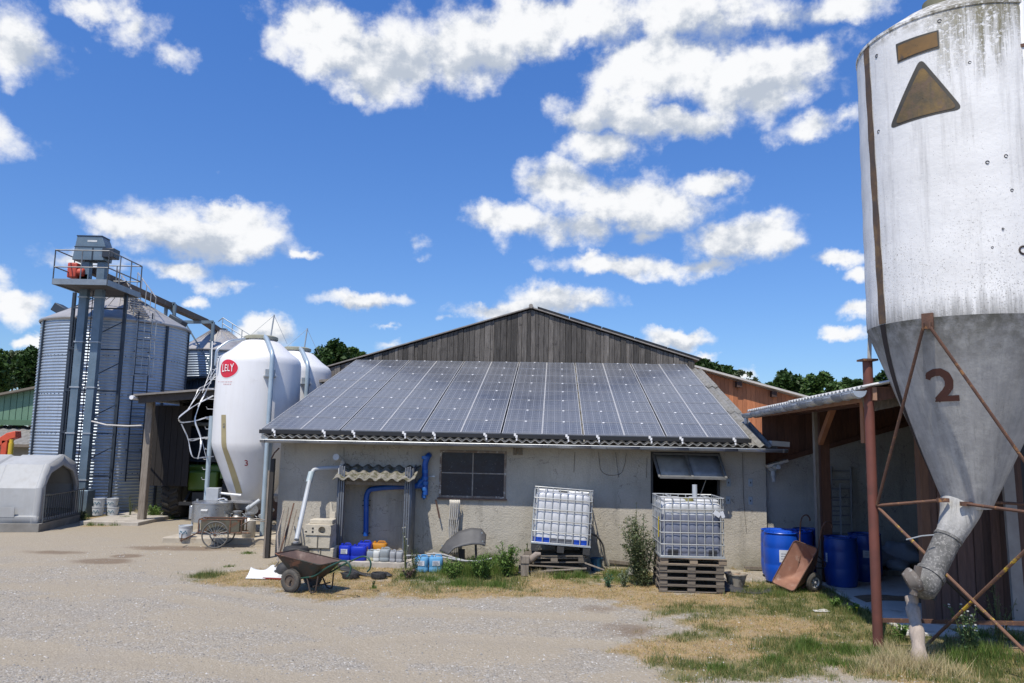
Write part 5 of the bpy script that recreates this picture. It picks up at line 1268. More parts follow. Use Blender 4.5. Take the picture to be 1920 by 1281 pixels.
# stacked concrete blocks
blk = M('cream_concrete_block', (.56, .50, .39), (.46, .41, .32), 5, .93, 0, bump=.35, bscale=30, c3=(.27, .25, .2), spot=(7, .58, .7))
def block(px0, py0, px1, py1, v_, d_, label, hole=None, slots=(), rz=0., split=False):
    x0, z1 = F(px0, py0, v_); x1, z0 = F(px1, py1, v_); z0 = max(z0, .0); wc = W((x0 + x1) / 2, v_ + d_ / 2)
    o = thing('concrete_block', label, 'concrete block', loc=(wc.x, wc.y, z0), rz=-PHI + rz, group='stacked concrete drain blocks'); hw_, h_ = (x1 - x0) / 2, z1 - z0
    mb = MB()
    if hole:
        cxh, czh, r = hole; cxh = (cxh - .5) * 2 * hw_; czh *= h_; n = 24
        sq = []
        for j in range(n):
            a = 2 * PI * j / n; c_, s_ = math.cos(a), math.sin(a); tt = min(((hw_ - cxh) if c_ > 0 else (hw_ + cxh)) / max(abs(c_), 1e-6), ((h_ - czh) if s_ > 0 else czh) / max(abs(s_), 1e-6)); sq.append((cxh + c_ * tt, czh + s_ * tt))
        ko = mb.addv([(x, -d_ / 2, z) for x, z in sq]); ki = mb.addv([(cxh + r * math.cos(2 * PI * j / n), -d_ / 2, czh + r * math.sin(2 * PI * j / n)) for j in range(n)]); kd = mb.addv([(cxh + r * .9 * math.cos(2 * PI * j / n), -d_ / 2 + .12, czh + r * .9 * math.sin(2 * PI * j / n)) for j in range(n)])
        mb.addf([(ko + j, ko + (j + 1) % n, ki + (j + 1) % n, ki + j) for j in range(n)] + [(ki + j, ki + (j + 1) % n, kd + (j + 1) % n, kd + j) for j in range(n)] + [tuple(kd + j for j in range(n))], .5)
        kb = mb.addv([(x, y, z) for x in (-hw_, hw_) for y in (-d_ / 2, d_ / 2) for z in (0, h_)]); k = kb
        mb.addf([(k, k + 2, k + 3, k + 1)[::-1], (k + 4, k + 6, k + 7, k + 5), (k + 1, k + 5, k + 7, k + 3), (k + 2, k + 6, k + 4, k), (k + 2, k + 3, k + 7, k + 6)], .5)
    else: mb.box((0, 0, h_ / 2), (hw_ * 2, d_, h_))
    mb.build('block', blk, o, bevel=0 if hole else .012)
    if slots:
        mb = MB()
        for sx, sz, sw, shh in slots: mb.box(((sx - .5) * 2 * hw_, -d_ / 2 - .001, sz * h_), (sw, .006, shh))
        mb.build('slot', black_metal, o)
    if split: mb = MB(); mb.box((0, -d_ / 2 - .004, h_ / 2), (.02, .012, h_)); mb.build('joint', M('dark_joint', (.12, .11, .09)), o)
    return o
block(578, 1027, 624, 1050, -1.15, .48, 'bottom concrete block of the stack left of the shelter', split=True)
block(573, 1003, 618, 1029.2, -1.18, .45, 'middle concrete block of the stack, with a vertical joint', split=True)
block(571, 984, 620, 1004.5, -1.2, .38, 'upper concrete block of the stack with a round hole in its face', hole=(.66, .5, .072), slots=((.32, .66, .035, .035), (.32, .33, .035, .04), (.07, .33, .04, .025)))
block(581, 974, 623, 983.8, -1.05, .30, 'topmost thin cream concrete block of the stack')
o = thing('upright_board', 'narrow cream board standing behind the stacked concrete blocks', 'board', loc=W(F(622, 1000, -.75)[0], -.75), rz=-PHI); mb = MB(); mb.prism([(-.04, 0, 0), (.05, 0, 0), (.05, 0, 1.02), (.0, 0, 1.02), (-.04, 0, 1.22), (-.07, 0, 1.2)], (0, .05, 0)); mb.build('board', blk, o, bevel=.01)

# ------------------------------------------------------------------ jerrycans
def jerry(px0, px1, py0, py1, v_, mat, label, d_=.22, label_mat=None, z0=.10, handle=True, rz=0., level=None, nm='jerrycan'):
    x0, z1 = F(px0, py0, v_); x1, _ = F(px1, py1, v_); w_ = x1 - x0; h_ = (z1 - z0); c = W((x0 + x1) / 2, v_ + d_ / 2)
    o = thing(nm, label, 'jerrycan', loc=(c.x, c.y, z0), rz=-PHI + rz, group='plastic jerrycans along the wall'); hw_ = w_ / 2; b_ = h_ * .86
    mb = MB(); N = 24
    def sup(s_, z, ex=4.): return [(math.copysign(abs(math.cos(t_)) ** (2 / ex), math.cos(t_)) * hw_ * s_, math.copysign(abs(math.sin(t_)) ** (2 / ex), math.sin(t_)) * d_ / 2 * s_, z) for t_ in [2 * PI * (j + .5) / N for j in range(N)]]
    lv = [(.93, 0), (.985, .015), (1, .03), (.99, b_ * .3), (.965, b_ * .33), (.965, b_ * .37), (.99, b_ * .4), (1, b_ * .75), (.99, b_ * .93), (.93, b_ * .985), (.82, b_)]
    ks = [mb.addv(sup(s_, z)) for s_, z in lv]
    for a, c2 in zip(ks, ks[1:]): mb.addf([(a + j, a + (j + 1) % N, c2 + (j + 1) % N, c2 + j) for j in range(N)], .5)
    mb.addf([tuple(ks[-1] + j for j in range(N)), tuple(ks[0] + N - 1 - j for j in range(N))], .5)
    if level:
        k0 = len(mb.f)
    mb.build('can', mat, o, sharp=40)
    mb = MB(); mb.cyl((-hw_ * .55, 0, b_ - .005), (-hw_ * .55, 0, h_ * .965), min(.028, hw_ * .4), 12); mb.build('cap', mat if not handle else M('dark_cap', (.05, .05, .05)) if level else mat, o)
    mb = MB(); mb.tube(fillet([(-hw_ * .15, 0, b_ - .01), (-hw_ * .1, 0, h_ * .97), (hw_ * .7, 0, h_ * .97), (hw_ * .8, 0, b_ - .01)], .03, 3), .013, 8); mb.build('handle', mat, o)
    if label_mat:
        mb = MB(); mb.box((.0, -d_ / 2 - .0, b_ * .62), (w_ * .52, .008, h_ * .28)); lb = mb.build('paper_label', label_mat, o)
        mb = MB()
        for k in range(5): mb.box((-.01 + rng.uniform(-.008, .008), -d_ / 2 - .005, b_ * .62 + h_ * (.1 - k * .05)), (w_ * rng.uniform(.25, .42), .003, .006))
        mb.build('print_line', M('grey_print', (.3, .3, .32)), lb)
    return o
deep = M('deep_blue_plastic', (.012, .035, .46), (.010, .028, .36), 3, .35, 0, c3=(.05, .08, .4), spot=(6, .6, .75)); paper = M('paper_label', (.62, .64, .68), (.5, .52, .56), 6, .7)
jerry(634, 656, 1019, 1052, -.95, deep, 'leftmost deep blue jerrycan with a white paper label', .26, paper)
jerry(656, 685, 1021, 1053, -.97, deep, 'large deep blue jerrycan without a label, second from the left', .28)
jerry(669, 694, 1014, 1045, -.60, deep, 'deep blue jerrycan standing at the back behind the other two', .26)
jerry(694, 723, 1015, 1042, -.42, M('orange_plastic', (.55, .24, .02), (.45, .19, .02), 4, .4), 'orange jerrycan at the back beside the blue ones', .24)
jerry(687, 700, 1031, 1055, -.96, M('grey_blue_translucent', (.22, .27, .34), (.30, .33, .33), 3, .4, c3=(.45, .42, .25), spot=(4, .5, .6)), 'small translucent blue-grey jerrycan with a yellowish top', .16)
jerry(699, 711, 1031, 1056, -1.0, M('milky_white_plastic', (.60, .61, .58), (.52, .53, .5), 4, .4), 'narrow milky white jerrycan between two greyish ones', .2)
jerry(711, 729, 1027, 1058, -1.0, M('grey_plastic', (.30, .33, .34), (.24, .27, .28), 4, .4), 'bulky grey jerrycan, the tallest of the pale ones', .24)
gj = M('pale_grey_plastic', (.34, .35, .36), (.27, .28, .30), 5, .45, c3=(.5, .5, .5), spot=(5, .55, .7))
jerry(730, 741, 1032, 1058, -1.0, gj, 'slim pale grey jerrycan, left one of the two at the right end', .18)
jerry(742, 754, 1033, 1059, -1.0, gj, 'slim pale grey jerrycan at the right end of the row', .18)
sky_b = M('sky_blue_plastic', (.14, .36, .58), (.11, .30, .50), 4, .4, 0, c3=(.2, .35, .45), spot=(5, .6, .72))
jerry(777, 801, 1041, 1081, -1.5, sky_b, 'left sky-blue jerrycan with a torn white label, in the weeds', .22, paper, z0=0.0)
jerry(803, 828, 1041, 1080, -1.45, sky_b, 'right sky-blue jerrycan, partly hidden by green weeds', .22, paper, z0=0.0, rz=.2)

# small tyres, mat, roller, shovel head, float balls
def small_tyre(px, py, label, r=.14):
    g_ = G(px, py); o = thing('small_tyre', label, 'tyre', loc=(g_.x, g_.y, 0), group='small black tyres lying on the ground'); mb = MB(); w_ = .05
    mb.lathe([(r * .62, .03), (r * .68, .005), (r * .93, 0), (r, .02), (r + .003, w_), (r, .08), (r * .93, .1), (r * .68, .098), (r * .62, .075), (r * .62, .03)], 30); mb.build('tyre', blackp, o, sharp=50); mb = MB()
    for k in range(30): a = 2 * PI * k / 30; mb.box((r * math.cos(a), r * math.sin(a), .05), (.012, .012, .07), Matrix.Rotation(a, 3, 'Z'))
    mb.build('tread', blackp, o)
small_tyre(657, 1084, 'left small black tyre lying flat beside the wheelbarrow handles', .145); small_tyre(710, 1084, 'right small black tyre lying flat on bare ground', .135)
g_ = G(664, 1078); mt_ = MB(); n_ = 12
mt_.grid(lambda a, b_: (G(650, 1071).x + .95 * a - .15 * b_, G(650, 1080).y + .35 * b_ + .25 * (1 - a) * 0, .012 + .16 * max(0, .45 - a) * 2.0 * (.6 + .4 * b_) + .02 * math.sin(a * 7)), 14, 3); mt_.build('rubber_mat', blackp, None, solid=.015); tag(bpy.data.objects['rubber_mat'], 'black rubber mat with a curled end lying behind the small tyres', 'mat')
q = G(521, 1088); sp = MB(); sp.lathe([(0, 0), (.05, .003), (.11, .03), (.14, .10), (.14, .15), (.11, .22), (.05, .255), (0, .26)], 24); sp.cyl((-.12, -.04, .07), (-.19, -.06, .06), .06, 12); sp.build('float_ball', blackp, None); o = bpy.data.objects['float_ball']; o.location = (q.x, q.y + .35, 0); tag(o, 'black plastic float ball lying beside the white scoop', 'float')
q = G(490, 1088); o = thing('white_scoop', 'white plastic snow-shovel scoop with a long worn handle leaning on the wall', 'shovel', loc=(q.x, q.y + .3, 0)); mb = MB()
def sc(a, b_): return (-.30 + .68 * a - .05 * b_ * (.5 - a), -.24 + .34 * b_, .015 + .09 * b_ ** 2 + .05 * (abs(a - .5) * 2) ** 4 * b_ + (.10 * b_ * math.exp(-((a - .55) / .12) ** 2)))
mb.grid(sc, 18, 8); mb.build('scoop', M('white_scoop_plastic', (.72, .73, .72), (.65, .66, .65), 4, .5, c3=(.45, .43, .38), spot=(5, .6, .7)), o, solid=.008, sharp=60)
tip = P(532, 955, 16.35) - Vector(o.location); mb = MB(); mb.tube([(.08, .06, .12), (.16, .12, .25), tip * .6, tip], .016, 8); mb.build('handle', timber_grey, o)
mb = MB(); mb.bar((.0, .0 - .2, .02), (.36, -.30, .03), .05, .02); mb.build('red_strip', M('dark_red_strip', (.25, .03, .02)), o)
for (x0, y0, x1, y1, va, vb, lab) in ((524, 1040, 551, 944, -1.2, -.15, 'rusty leaning iron bar, darkest of the tools at the left wall end'), (527, 1048, 546, 960, -1.3, -.2, 'thin leaning wooden tool handle between the other tools'), (532, 1046, 556, 956, -1.2, -.2, 'pale leaning wooden tool handle nearest the grey pipe'), (520, 1050, 541, 952, -1.35, -.2, 'worn leaning tool handle furthest left at the wall')):
    a, b_ = e(x0, y0, va), e(x1, y1, vb); a.z = max(a.z, 0.0); wa = W(a.x, a.y, a.z); wb_ = W(b_.x, b_.y, b_.z)
    o = thing('tool_handle', lab, 'tool handle', loc=(wa.x, wa.y, wa.z), group='tools leaning at the left end of the wall'); mb = MB(); mid_ = (wb_ - wa) * .5 + Vector((.01, 0, .01)); mb.tube([(0, 0, 0), mid_, wb_ - wa], .015, 8); mb.build('handle', rust if 'iron' in lab else timber_grey, o)
# dark post and door edge at the left corner
dp = bthing('timber_door', 'dark upright timber door seen edge-on at the left end of the farm building', 'door')
a, b_ = F(509, 860, -.25), F(524, 1060, -.25)
mb = MB(); mb.span((a[0], -.3, 0), (uL - .02, -.2, a[1])); mb.build('board', M('blackened_timber', (.05, .045, .04), (.03, .027, .025), 4, .85, 0, bump=.3, stretch=(9, 9, 1)), dp, bevel=.008); mb = MB(); mb.span((a[0] - .04, -.31, 0), (a[0] - .003, -.19, a[1] - .25)); mb.build('edge', timber_grey, dp); mb = MB(); mb.tube([(uL - .1, -.25, a[1]), (uL - .06, -.2, a[1] + .12), (uL - .0, -.1, a[1] + .22)], .015, 6); mb.build('hinge', rust, dp)
dw = MB(); dw.cyl((0, 0, 0), (0, 0, 1), .1, 8)

# ------------------------------------------------------------------ rolled white sheet, black mudguard, rods
rs = bthing('rolled_sheet', 'bundle of folded white sheeting hanging against the wall below the window', 'sheet'); mb = MB(); ua, ub = F(843, 950, -.1)[0], F(862, 950, -.1)[0]; za, zb_ = F(850, 937, -.1)[1], F(850, 1040, -.1)[1]
mb.grid(lambda a, b_: (ua + (ub - ua) * (a + .12 * (1 - b_) * (.5 - a)) + .01 * math.sin(b_ * 9), -.13 - .035 * math.cos(a * 31 + 1.5 * math.sin(b_ * 6)) - .03 * math.sin(PI * a), zb_ + (za - zb_) * b_), 40, 14); mb.build('folds', M('dirty_white_sheet', (.62, .60, .56), (.5, .48, .44), 4, .8, 0, c3=(.3, .27, .2), spot=(4, .58, .7)), rs, sharp=80, solid=.01)
mg = bthing('mudguard', 'curved grey-black plastic mudguard leaning in front of the wall', 'mudguard'); mb = MB()
cL, cT, cR = e(826, 1036, -.75), e(868, 991, -.7), e(911, 1008, -.6)
def mgf(a, b_):
    th = math.radians(190 - 105 * a); ce = e(893, 1070, -.7); r_o = .80; r_i = .49
    r = r_i + (r_o - r_i) * b_; return (ce.x + r * math.cos(th) * 1.02, -.55 - .12 * b_ + .25 * (1 - b_) * 0, max(.03, ce.z - .02 + r * math.sin(th) * 1.02 * .98))
def mgf(a, b_):
    o_ = [(824, 1034), (838, 1014), (860, 997), (884, 990), (903, 992), (911, 1003)]; i_ = [(840, 1040), (852, 1028), (868, 1024), (886, 1021), (900, 1021), (910, 1024)]
    k = a * 5; j = min(int(k), 4); f = k - j
    ox, oy = [o_[j][q] * (1 - f) + o_[j + 1][q] * f for q in (0, 1)]; ix, iy = [i_[j][q] * (1 - f) + i_[j + 1][q] * f for q in (0, 1)]
    v_ = -.75 + .30 * b_ + .1 * a; return tuple(e(ix + (ox - ix) * b_, iy + (oy - iy) * b_, v_))
mb.grid(mgf, 20, 6); mb.build('guard', M('grey_black_plastic', (.085, .085, .088), (.065, .065, .068), 4, .6, c3=(.13, .125, .12), spot=(5, .55, .7)), mg, sharp=80, solid=.02)
mb = MB(); q = e(892, 1022, -.6); mb.bar(q, (q.x + .02, -.55, 0), .045, .02); mb.bar(e(866, 1030, -.6), (e(866, 1030, -.6).x, -.5, 0), .12, .03); mb.build('prop', blackp, mg)
mb = MB()
for px, py in ((904, 999), (905, 1015), (829, 1023)): q = e(px, py, -.68); mb.cyl(q + Vector((0, -.02, 0)), q, .015, 10)
mb.build('bolt', galv, mg)
for k, (pts, lab) in enumerate(((([(762, 1042), (800, 1041), (836, 1046), (868, 1052), (905, 1052), (922, 1047)]), 'longest grey plastic rod lying over the blue containers'), (([(800, 1039), (826, 1038), (850, 1046), (870, 1051)]), 'shorter curved grey rod crossing the longer one'), (([(812, 1037), (836, 1042), (858, 1052), (900, 1054)]), 'curved grey rod lowest in the weeds'))):
    q = [W(*[(lambda t_: (t_.x, t_.y, max(t_.z, .05)))(e(x, y, -1.25 + .12 * k))][0]) for x, y in pts]; q = fillet(q, .3, 4); o = thing('plastic_rod', lab, 'rod', loc=q[0], group='grey rods in front of the wall', world=True); mb = MB(); mb.tube(q, .016, 8); mb.build('rod', M('pale_grey_rod', (.42, .42, .41), None, 5, .5), o)
w_o = MB(); q0, q1 = e(817, 937, -.03), e(824, 972, -.12); w_o.bar(q0, q1, .03, .015); o = w_o.build('wall_bracket', darkwood, lean)

# ------------------------------------------------------------------ intermediate bulk containers
def liquid_mat(name, c1, c2, rough=.35):
    m, t, b = mat_base(name); v = t.node('ShaderNodeTexCoord').outputs['Object']
    col = t.mix(t.mapr(t.noise(v, 5, 5, .6), .35, .65), c1, c2); t.put(b.inputs['Base Color'], col); b.inputs['Roughness'].default_value = rough
    b.inputs['Subsurface Weight'].default_value = .0
    return m
ibc_white = liquid_mat('milky_tank_plastic', (.56, .57, .585), (.47, .48, .50)); ibc_blue = M('blue_drum_band', (.01, .07, .48), None, 4, .4); ibc_grey = liquid_mat('grey_tank_band', (.16, .17, .20), (.12, .13, .15))
ibc_liq = liquid_mat('dark_liquid_in_tank', (.19, .205, .265), (.14, .155, .205)); ibc_liq2 = liquid_mat('blackish_liquid', (.035, .04, .05), (.05, .055, .07)); ibc_dirty = liquid_mat('stained_white_tank', (.55, .56, .57), (.45, .46, .47))
def ibc(label, loc, w_, d_, h_, filled, pallet):
    o = thing('bulk_container', label, 'water tank', loc=loc, group='caged plastic bulk containers'); hw_, hd = w_ / 2 - .03, d_ / 2 - .03; zb_ = .03
    ncx, ncz = (7, 5)
    # tank with pillows bulging between the bars
    mb = MB(); N = 112; per = []
    for side in range(4):
        for j in range(N // 4): per.append((side, (j + .5) / (N // 4)))
    def pt(side, f, z):
        fz = (z - zb_) / (h_ - zb_)
        bul = .022 * (1 if z > .1 else .3) * (abs(math.sin(PI * f * ncx)) ** .6) * (abs(math.sin(PI * fz * ncz)) ** .6 if fz < .985 else 0) - .01
        cr = .09; q = f * 2 - 1; k = 1.0
        x_, y_ = [(q * hw_, -hd - bul), (hw_ + bul, q * hd), (-q * hw_, hd + bul), (-hw_ - bul, -q * hd)][side]
        # round corners
        ax, ay = abs(x_) - (hw_ - cr), abs(y_) - (hd - cr)
        if ax > 0 and ay > 0: l_ = math.hypot(ax, ay); s_ = cr / max(l_, cr); x_ = math.copysign(hw_ - cr + ax * s_, x_); y_ = math.copysign(hd - cr + ay * s_, y_)
        return x_, y_
    zs = list(np.linspace(zb_, h_ - .10, 46)); ks = []
    for z in zs: ks.append(mb.addv([(*pt(s_, f, z), z) for s_, f in per]))
    for s_, z in ((.985, h_ - .07), (.93, h_ - .035), (.8, h_ - .015)): ks.append(mb.addv([(pt(a, f, h_ - .1)[0] * s_, pt(a, f, h_ - .1)[1] * s_, z) for a, f in per]))
    top = mb.addv([(0, 0, h_ - .03)])
    n = len(per)
    def mi(z):
        if filled: return 1 if z < h_ * .75 else 0
        return (1 if z < .14 else 0)
    for i, (a, b_) in enumerate(zip(ks, ks[1:])):
        z = zs[i] if i < len(zs) else h_; 
        for j in range(n):
            if filled: mm_ = 1 if z < h_ * .755 else 0
            else:
                mm_ = 0
                if z < .125: mm_ = 1 if (per[j][0] != 0 or per[j][1] < .28 or per[j][1] > .72) else 2
            if filled and z < .13 and per[j][0] == 0 and (.08 < per[j][1] < .26 or .74 < per[j][1] < .9): mm_ = 2
            mb.curm = mm_; mb.addf([(a + j, a + (j + 1) % n, b_ + (j + 1) % n, b_ + j)], .5)
    mb.curm = 0; mb.addf([(ks[-1] + j, ks[-1] + (j + 1) % n, top) for j in range(n)], .5)
    mats = [ibc_dirty, ibc_liq, ibc_liq2] if filled else [ibc_white, ibc_blue, ibc_grey]
    mb.build('tank', mats, o, sharp=60)
    mb = MB()      # raised shoulders and filler cap on top
    for sx in (-1, 1): mb.box((sx * hw_ * .55, 0, h_ - .0), (hw_ * .75, hd * 1.7, .06))
    mb.build('shoulder', mats[0], o, bevel=.028)
    mb = MB(); mb.cyl((0, -hd * .15, h_ - .03), (0, -hd * .15, h_ + .025), .10, 24); mb.build('filler_cap', M('dark_cap_ring', (.06, .06, .06)) if not filled else M('yellowish_cap', (.22, .2, .06)), o, bevel=.006)
    # cage
    mb = MB(); r = .0095; W2, D2 = w_ / 2, d_ / 2
    def loop(z, rr): mb.tube(fillet([(-W2, -D2, z), (W2, -D2, z), (W2, D2, z), (-W2, D2, z), (-W2, -D2, z)], .02, 2)[:-1], rr, 6, closed=True)
    for k in range(6): loop(.03 + (h_ + .03) * k / 5.0, r if k < 5 else r * 1.2)
    for k in range(8):
        x_ = -W2 + .06 + (w_ - .12) * k / 7
        for y_ in (-D2, D2): mb.tube([(x_, y_ * .995, .03), (x_, y_ * .995, h_ + .06)], r, 6)
    for k in range(6):
        y_ = -D2 + .06 + (d_ - .12) * k / 5
        for x_ in (-W2, W2): mb.tube([(x_ * .995, y_, .03), (x_ * .995, y_, h_ + .06)], r, 6)
    for sx in (-.3, .3): mb.tube([(sx * w_, -D2, h_ + .06), (sx * w_, D2, h_ + .06)], r * 1.2, 6)
    mb.build('cage', M('galvanised_cage', (.50, .51, .50), (.40, .41, .40), 8, .45, .4), o)
    mb = MB(); mb.box((0, 0, .012), (w_ + .02, d_ + .02, .02)); mb.build('base_tray', galv_dull, o)
    if pallet:       # own skids of the left container
        mb = MB()
        for sx in (-W2 + .07, 0, W2 - .07):
            for sy in (-D2 + .06, 0, D2 - .06): mb.box((sx, sy, -.06), (.13, .12, .11))
        for sx in (-W2 + .07, 0, W2 - .07): mb.box((sx, 0, -.125), (.13, d_, .02))
        mb.build('skid_foot', blackp, o)
    return o
mb_w, mb_h = 1.16, 1.02
c0 = F(1051, 1029, -1.35); cw = W(F(1050, 1000, -1.3)[0], -.78, c0[1] + .0)
i1 = ibc('white bulk container in a wire cage, tilting to the left on broken pallets', (cw.x, cw.y, cw.z), 1.13, 1.0, 1.02, False, True)
i1.rotation_euler = (math.radians(-5.5), math.radians(3.3), -PHI + .03)
c1 = F(1298, 1047, -2.75); cw = W(c1[0], -2.25, c1[1] + .0); IZ = cw.z
i2 = ibc('bulk container half full of dark liquid, on the neat stack of pallets', (cw.x, cw.y, cw.z), 1.09, 1.0, .96, True, False); i2.rotation_euler = (0, 0, -PHI + .02)
mb = MB(); u_ = .2; mb.cyl((.16, .1, .93), (.16, .1, 1.22), .045, 16); mb.build('vent_tube', greypvc, i2)
mb = MB(); mb.box((.0, 0, 0), (.12, .01, .08), Matrix.Rotation(.6, 3, 'Y')); mb.box((.09, -.005, -.01), (.06, .012, .11), Matrix.Rotation(-.3, 3, 'Y')); o = mb.build('paper_tag', paper, i2); o.location = (.42, -.52, .76)
mb = MB(); mb.box((-.555, -.3, .5), (.01, .05, .35)); mb.build('yellow_strap', M('yellow_strap', (.55, .42, .03)), i2)
# pallets
pal = M('weathered_pallet_wood', (.21, .18, .145), (.12, .10, .08), 4, .9, 0, bump=.35, bscale=20, stretch=(1, 8, 8), var=.6)
pal2 = M('fresher_pallet_wood', (.36, .29, .21), (.26, .2, .145), 4, .85, 0, bump=.3, stretch=(1, 8, 8), var=.4)
def pallet(label, w_=1.2, d_=1.0, mat=pal, grp='wooden pallets stacked under the right container', broken=False):
    o = thing('pallet', label, 'pallet', group=grp); n = 7 if not broken else 5
    def piece(nm, c, s_): m_ = MB(); m_.box(c, s_, Matrix.Rotation(rng.uniform(-.008, .008), 3, 'Z')); m_.build(nm, mat, o, bevel=.003)
    for k in range(n): piece('deck_board', (rng.uniform(-.01, .01), -d_ / 2 + .05 + (d_ - .1) * k / (n - 1), .133), (w_, .1 if k not in (0, n - 1) else .12, .02))
    for sx in (-w_ / 2 + .07, 0, w_ / 2 - .07):
        piece('stringer', (sx, 0, .111), (.14, d_, .02))
        for sy in (-d_ / 2 + .06, 0, d_ / 2 - .06): piece('block', (sx + rng.uniform(-.008, .008), sy, .062), (.135, .11, .078))
    for sy in (-d_ / 2 + .06, 0, d_ / 2 - .06): piece('bottom_board', (0, sy, .0125), (w_, .1, .021))
    return o
names = ['bottom pallet of the neat stack under the right container', 'second pallet from the bottom of the neat stack', 'third pallet from the bottom of the neat stack', 'fourth pallet from the bottom of the neat stack, with splintered boards', 'topmost paler pallet directly under the dark-filled container']
hh = (IZ - .0) / 5
for k in range(5):
    o = pallet(names[k], 1.10 + (.03 if k == 4 else 0), .96, pal if k < 4 else pal2); o.location = (cw.x + rng.uniform(-.025, .02) + (.03 if k == 4 else 0), cw.y + rng.uniform(-.03, .0), k * hh); o.rotation_euler = (0, 0, -PHI + rng.uniform(-.02, .02)); o.scale = (1, 1, hh / .1435)
gp = 'broken grey pallets under the left container'
bw_ = W(F(1040, 1075, -.9)[0], -.72)
zc = F(1050, 1029, -1.3)[1]
for k, (lab, dz, du, rx_, ry_, rz_) in enumerate((('lowest broken pallet sinking into the weeds under the left container', 0.0, -.12, 0, .03, .05), ('skewed upper broken pallet directly under the left container', .19, .0, -.02, -.03, -.03))):
    o = pallet(lab, 1.2, .95, pal, gp, True); o.location = (bw_.x + du, bw_.y, dz); o.rotation_euler = (rx_, ry_, -PHI + rz_)
for k, (x0, y0, x1, y1, lab) in enumerate(((972, 1074, 1100, 1066, 'long loose board along the foot of the broken pallets'), (1097, 1056, 1133, 1069, 'loose grey plank sticking out right of the left container'), (1000, 1046, 1102, 1046, 'loose board jutting under the tilted container'))):
    a, b_ = e(x0, y0, -1.35 + .1 * k), e(x1, y1, -1.3 + .1 * k); wa, wb_ = W(*a), W(*b_); wa.z = max(wa.z, .03); wb_.z = max(wb_.z, .03)
    o = thing('loose_board', lab, 'board', loc=wa, group='loose boards around the broken pallets', world=True); mb = MB(); mb.bar(wa, wb_, .09, .022, up=(0, 0, 1)); mb.build('board', timber_grey, o, bevel=.003)
q = e(984, 1056, -1.5); o = thing('wooden_planter', 'small weathered wooden box with a sprouting plant left of the tilted container', 'planter', loc=W(q.x, q.y, .0)); mb = MB(); mb.box((0, 0, .30), (.17, .17, .14)); mb.box((0, 0, .115), (.15, .14, .23)); mb.build('box', timber_grey, o, bevel=.008)
q = e(1001, 1046, -1.45); mb = MB(); wq_ = W(*q); mb.tube([wq_ + Vector((-.13, 0, -.08)), wq_ + Vector((-.05, 0, -.03)), wq_ + Vector((.05, 0, .06)), wq_ + Vector((.13, 0, .07))], [.05, .07, .06, .035], 10); o = thing('driftwood_log', 'short pale gnarled log wedged under the left container', 'log', loc=wq_, world=True); mb.build('log', M('pale_bark', (.30, .25, .21), (.2, .165, .135), 6, .9, 0, bump=.5), o)
# arched black hose beside the tilted container
hs = bthing('rubber_hose', 'dark rubber hose arching beside the left container down to the ground', 'hose'); mb = MB()
mb.tube(fillet([e(1103, 1001, -.35), e(1117, 1003, -.25), e(1131, 1020, -.15), e(1134, 1045, -.1), e(1142, 1066, -.15)], .12, 5), .02, 10); mb.build('hose', M('grey_rubber_hose', (.10, .10, .095), None, 5, .7), hs)
q = e(1119, 1086, -.9); g_ = W(q.x, -.75); bucket((g_.x, g_.y), 'dark teal bucket standing on the ground right of the broken pallets', .12, .26, 0, grp=None, dots=False, mat=M('teal_plastic', (.01, .07, .14), None, 4, .5))
# mortar tub, tarp, stone, foot board
q = G(1385, 1104); mt2 = thing('mortar_tub', 'shallow cream mortar tub with dried mud inside, right of the pallet stack', 'tub', loc=(q.x, q.y + .16, 0)); mb = MB()
mb.lathe([(0, .0), (.13, 0), (.19, .22), (.205, .225), (.205, .245), (.185, .24), (.17, .17), (0, .17)], 30); o = mb.build('tub', M('dirty_cream_plastic', (.42, .38, .31), (.33, .29, .23), 5, .7, c3=(.16, .13, .10), spot=(8, .52, .64)), mt2); mb = MB(); mb.lathe([(.175, .18), (.1, .21), (0, .235)], 20); mb.build('dried_mud', M('dried_mud', (.36, .25, .17), (.28, .19, .13), 8, .95, 0, bump=.5), mt2)
tb = MB(); q = G(1345, 1108)
tb.grid(lambda a, b_: (q.x - .2 + 1.15 * a + .15 * b_, q.y - .12 + .5 * b_ + .1 * math.sin(a * 7), .004 + .11 * math.exp(-((a - .22) / .18) ** 2) * math.sin(PI * b_) * (1 + .5 * mnoise.noise(Vector((a * 9, b_ * 6, 2)))) + .03 * abs(mnoise.noise(Vector((a * 12, b_ * 8, 1)))) * math.sin(PI * b_)), 40, 18); tb.build('tarpaulin', M('black_tarp', (.07, .07, .075), (.05, .05, .055), 5, .5), None, sharp=70); tag(bpy.data.objects['tarpaulin'], 'crumpled black tarpaulin lying under the mortar tub', 'tarpaulin')
q = e(1184, 1085, -1.3); o = MB(); o.lathe([(0, 0), (.08, 0), (.11, .05), (.09, .12), (.04, .16), (0, .17)], 12); o = o.build('field_stone', M('pale_stone', (.22, .21, .18), (.15, .14, .12), 6, .95, 0, bump=.6), None); o.location = W(q.x, -1.25); tag(o, 'pale rounded stone at the foot of the bush', 'stone')
fb = bthing('foot_board', 'long pale board lying along the foot of the wall between the containers', 'board'); mb = MB(); mb.bar((F(1142, 1062, -.06)[0], -.06, .10), (F(1190, 1062, -.06)[0], -.06, .06), .05, .06); mb.build('board', timber_grey, fb); mb = MB(); mb.bar((F(1396, 1066, -.06)[0], -.06, .05), (F(1434, 1068, -.06)[0], -.06, .05), .05, .05); mb.build('board', timber_grey, fb)
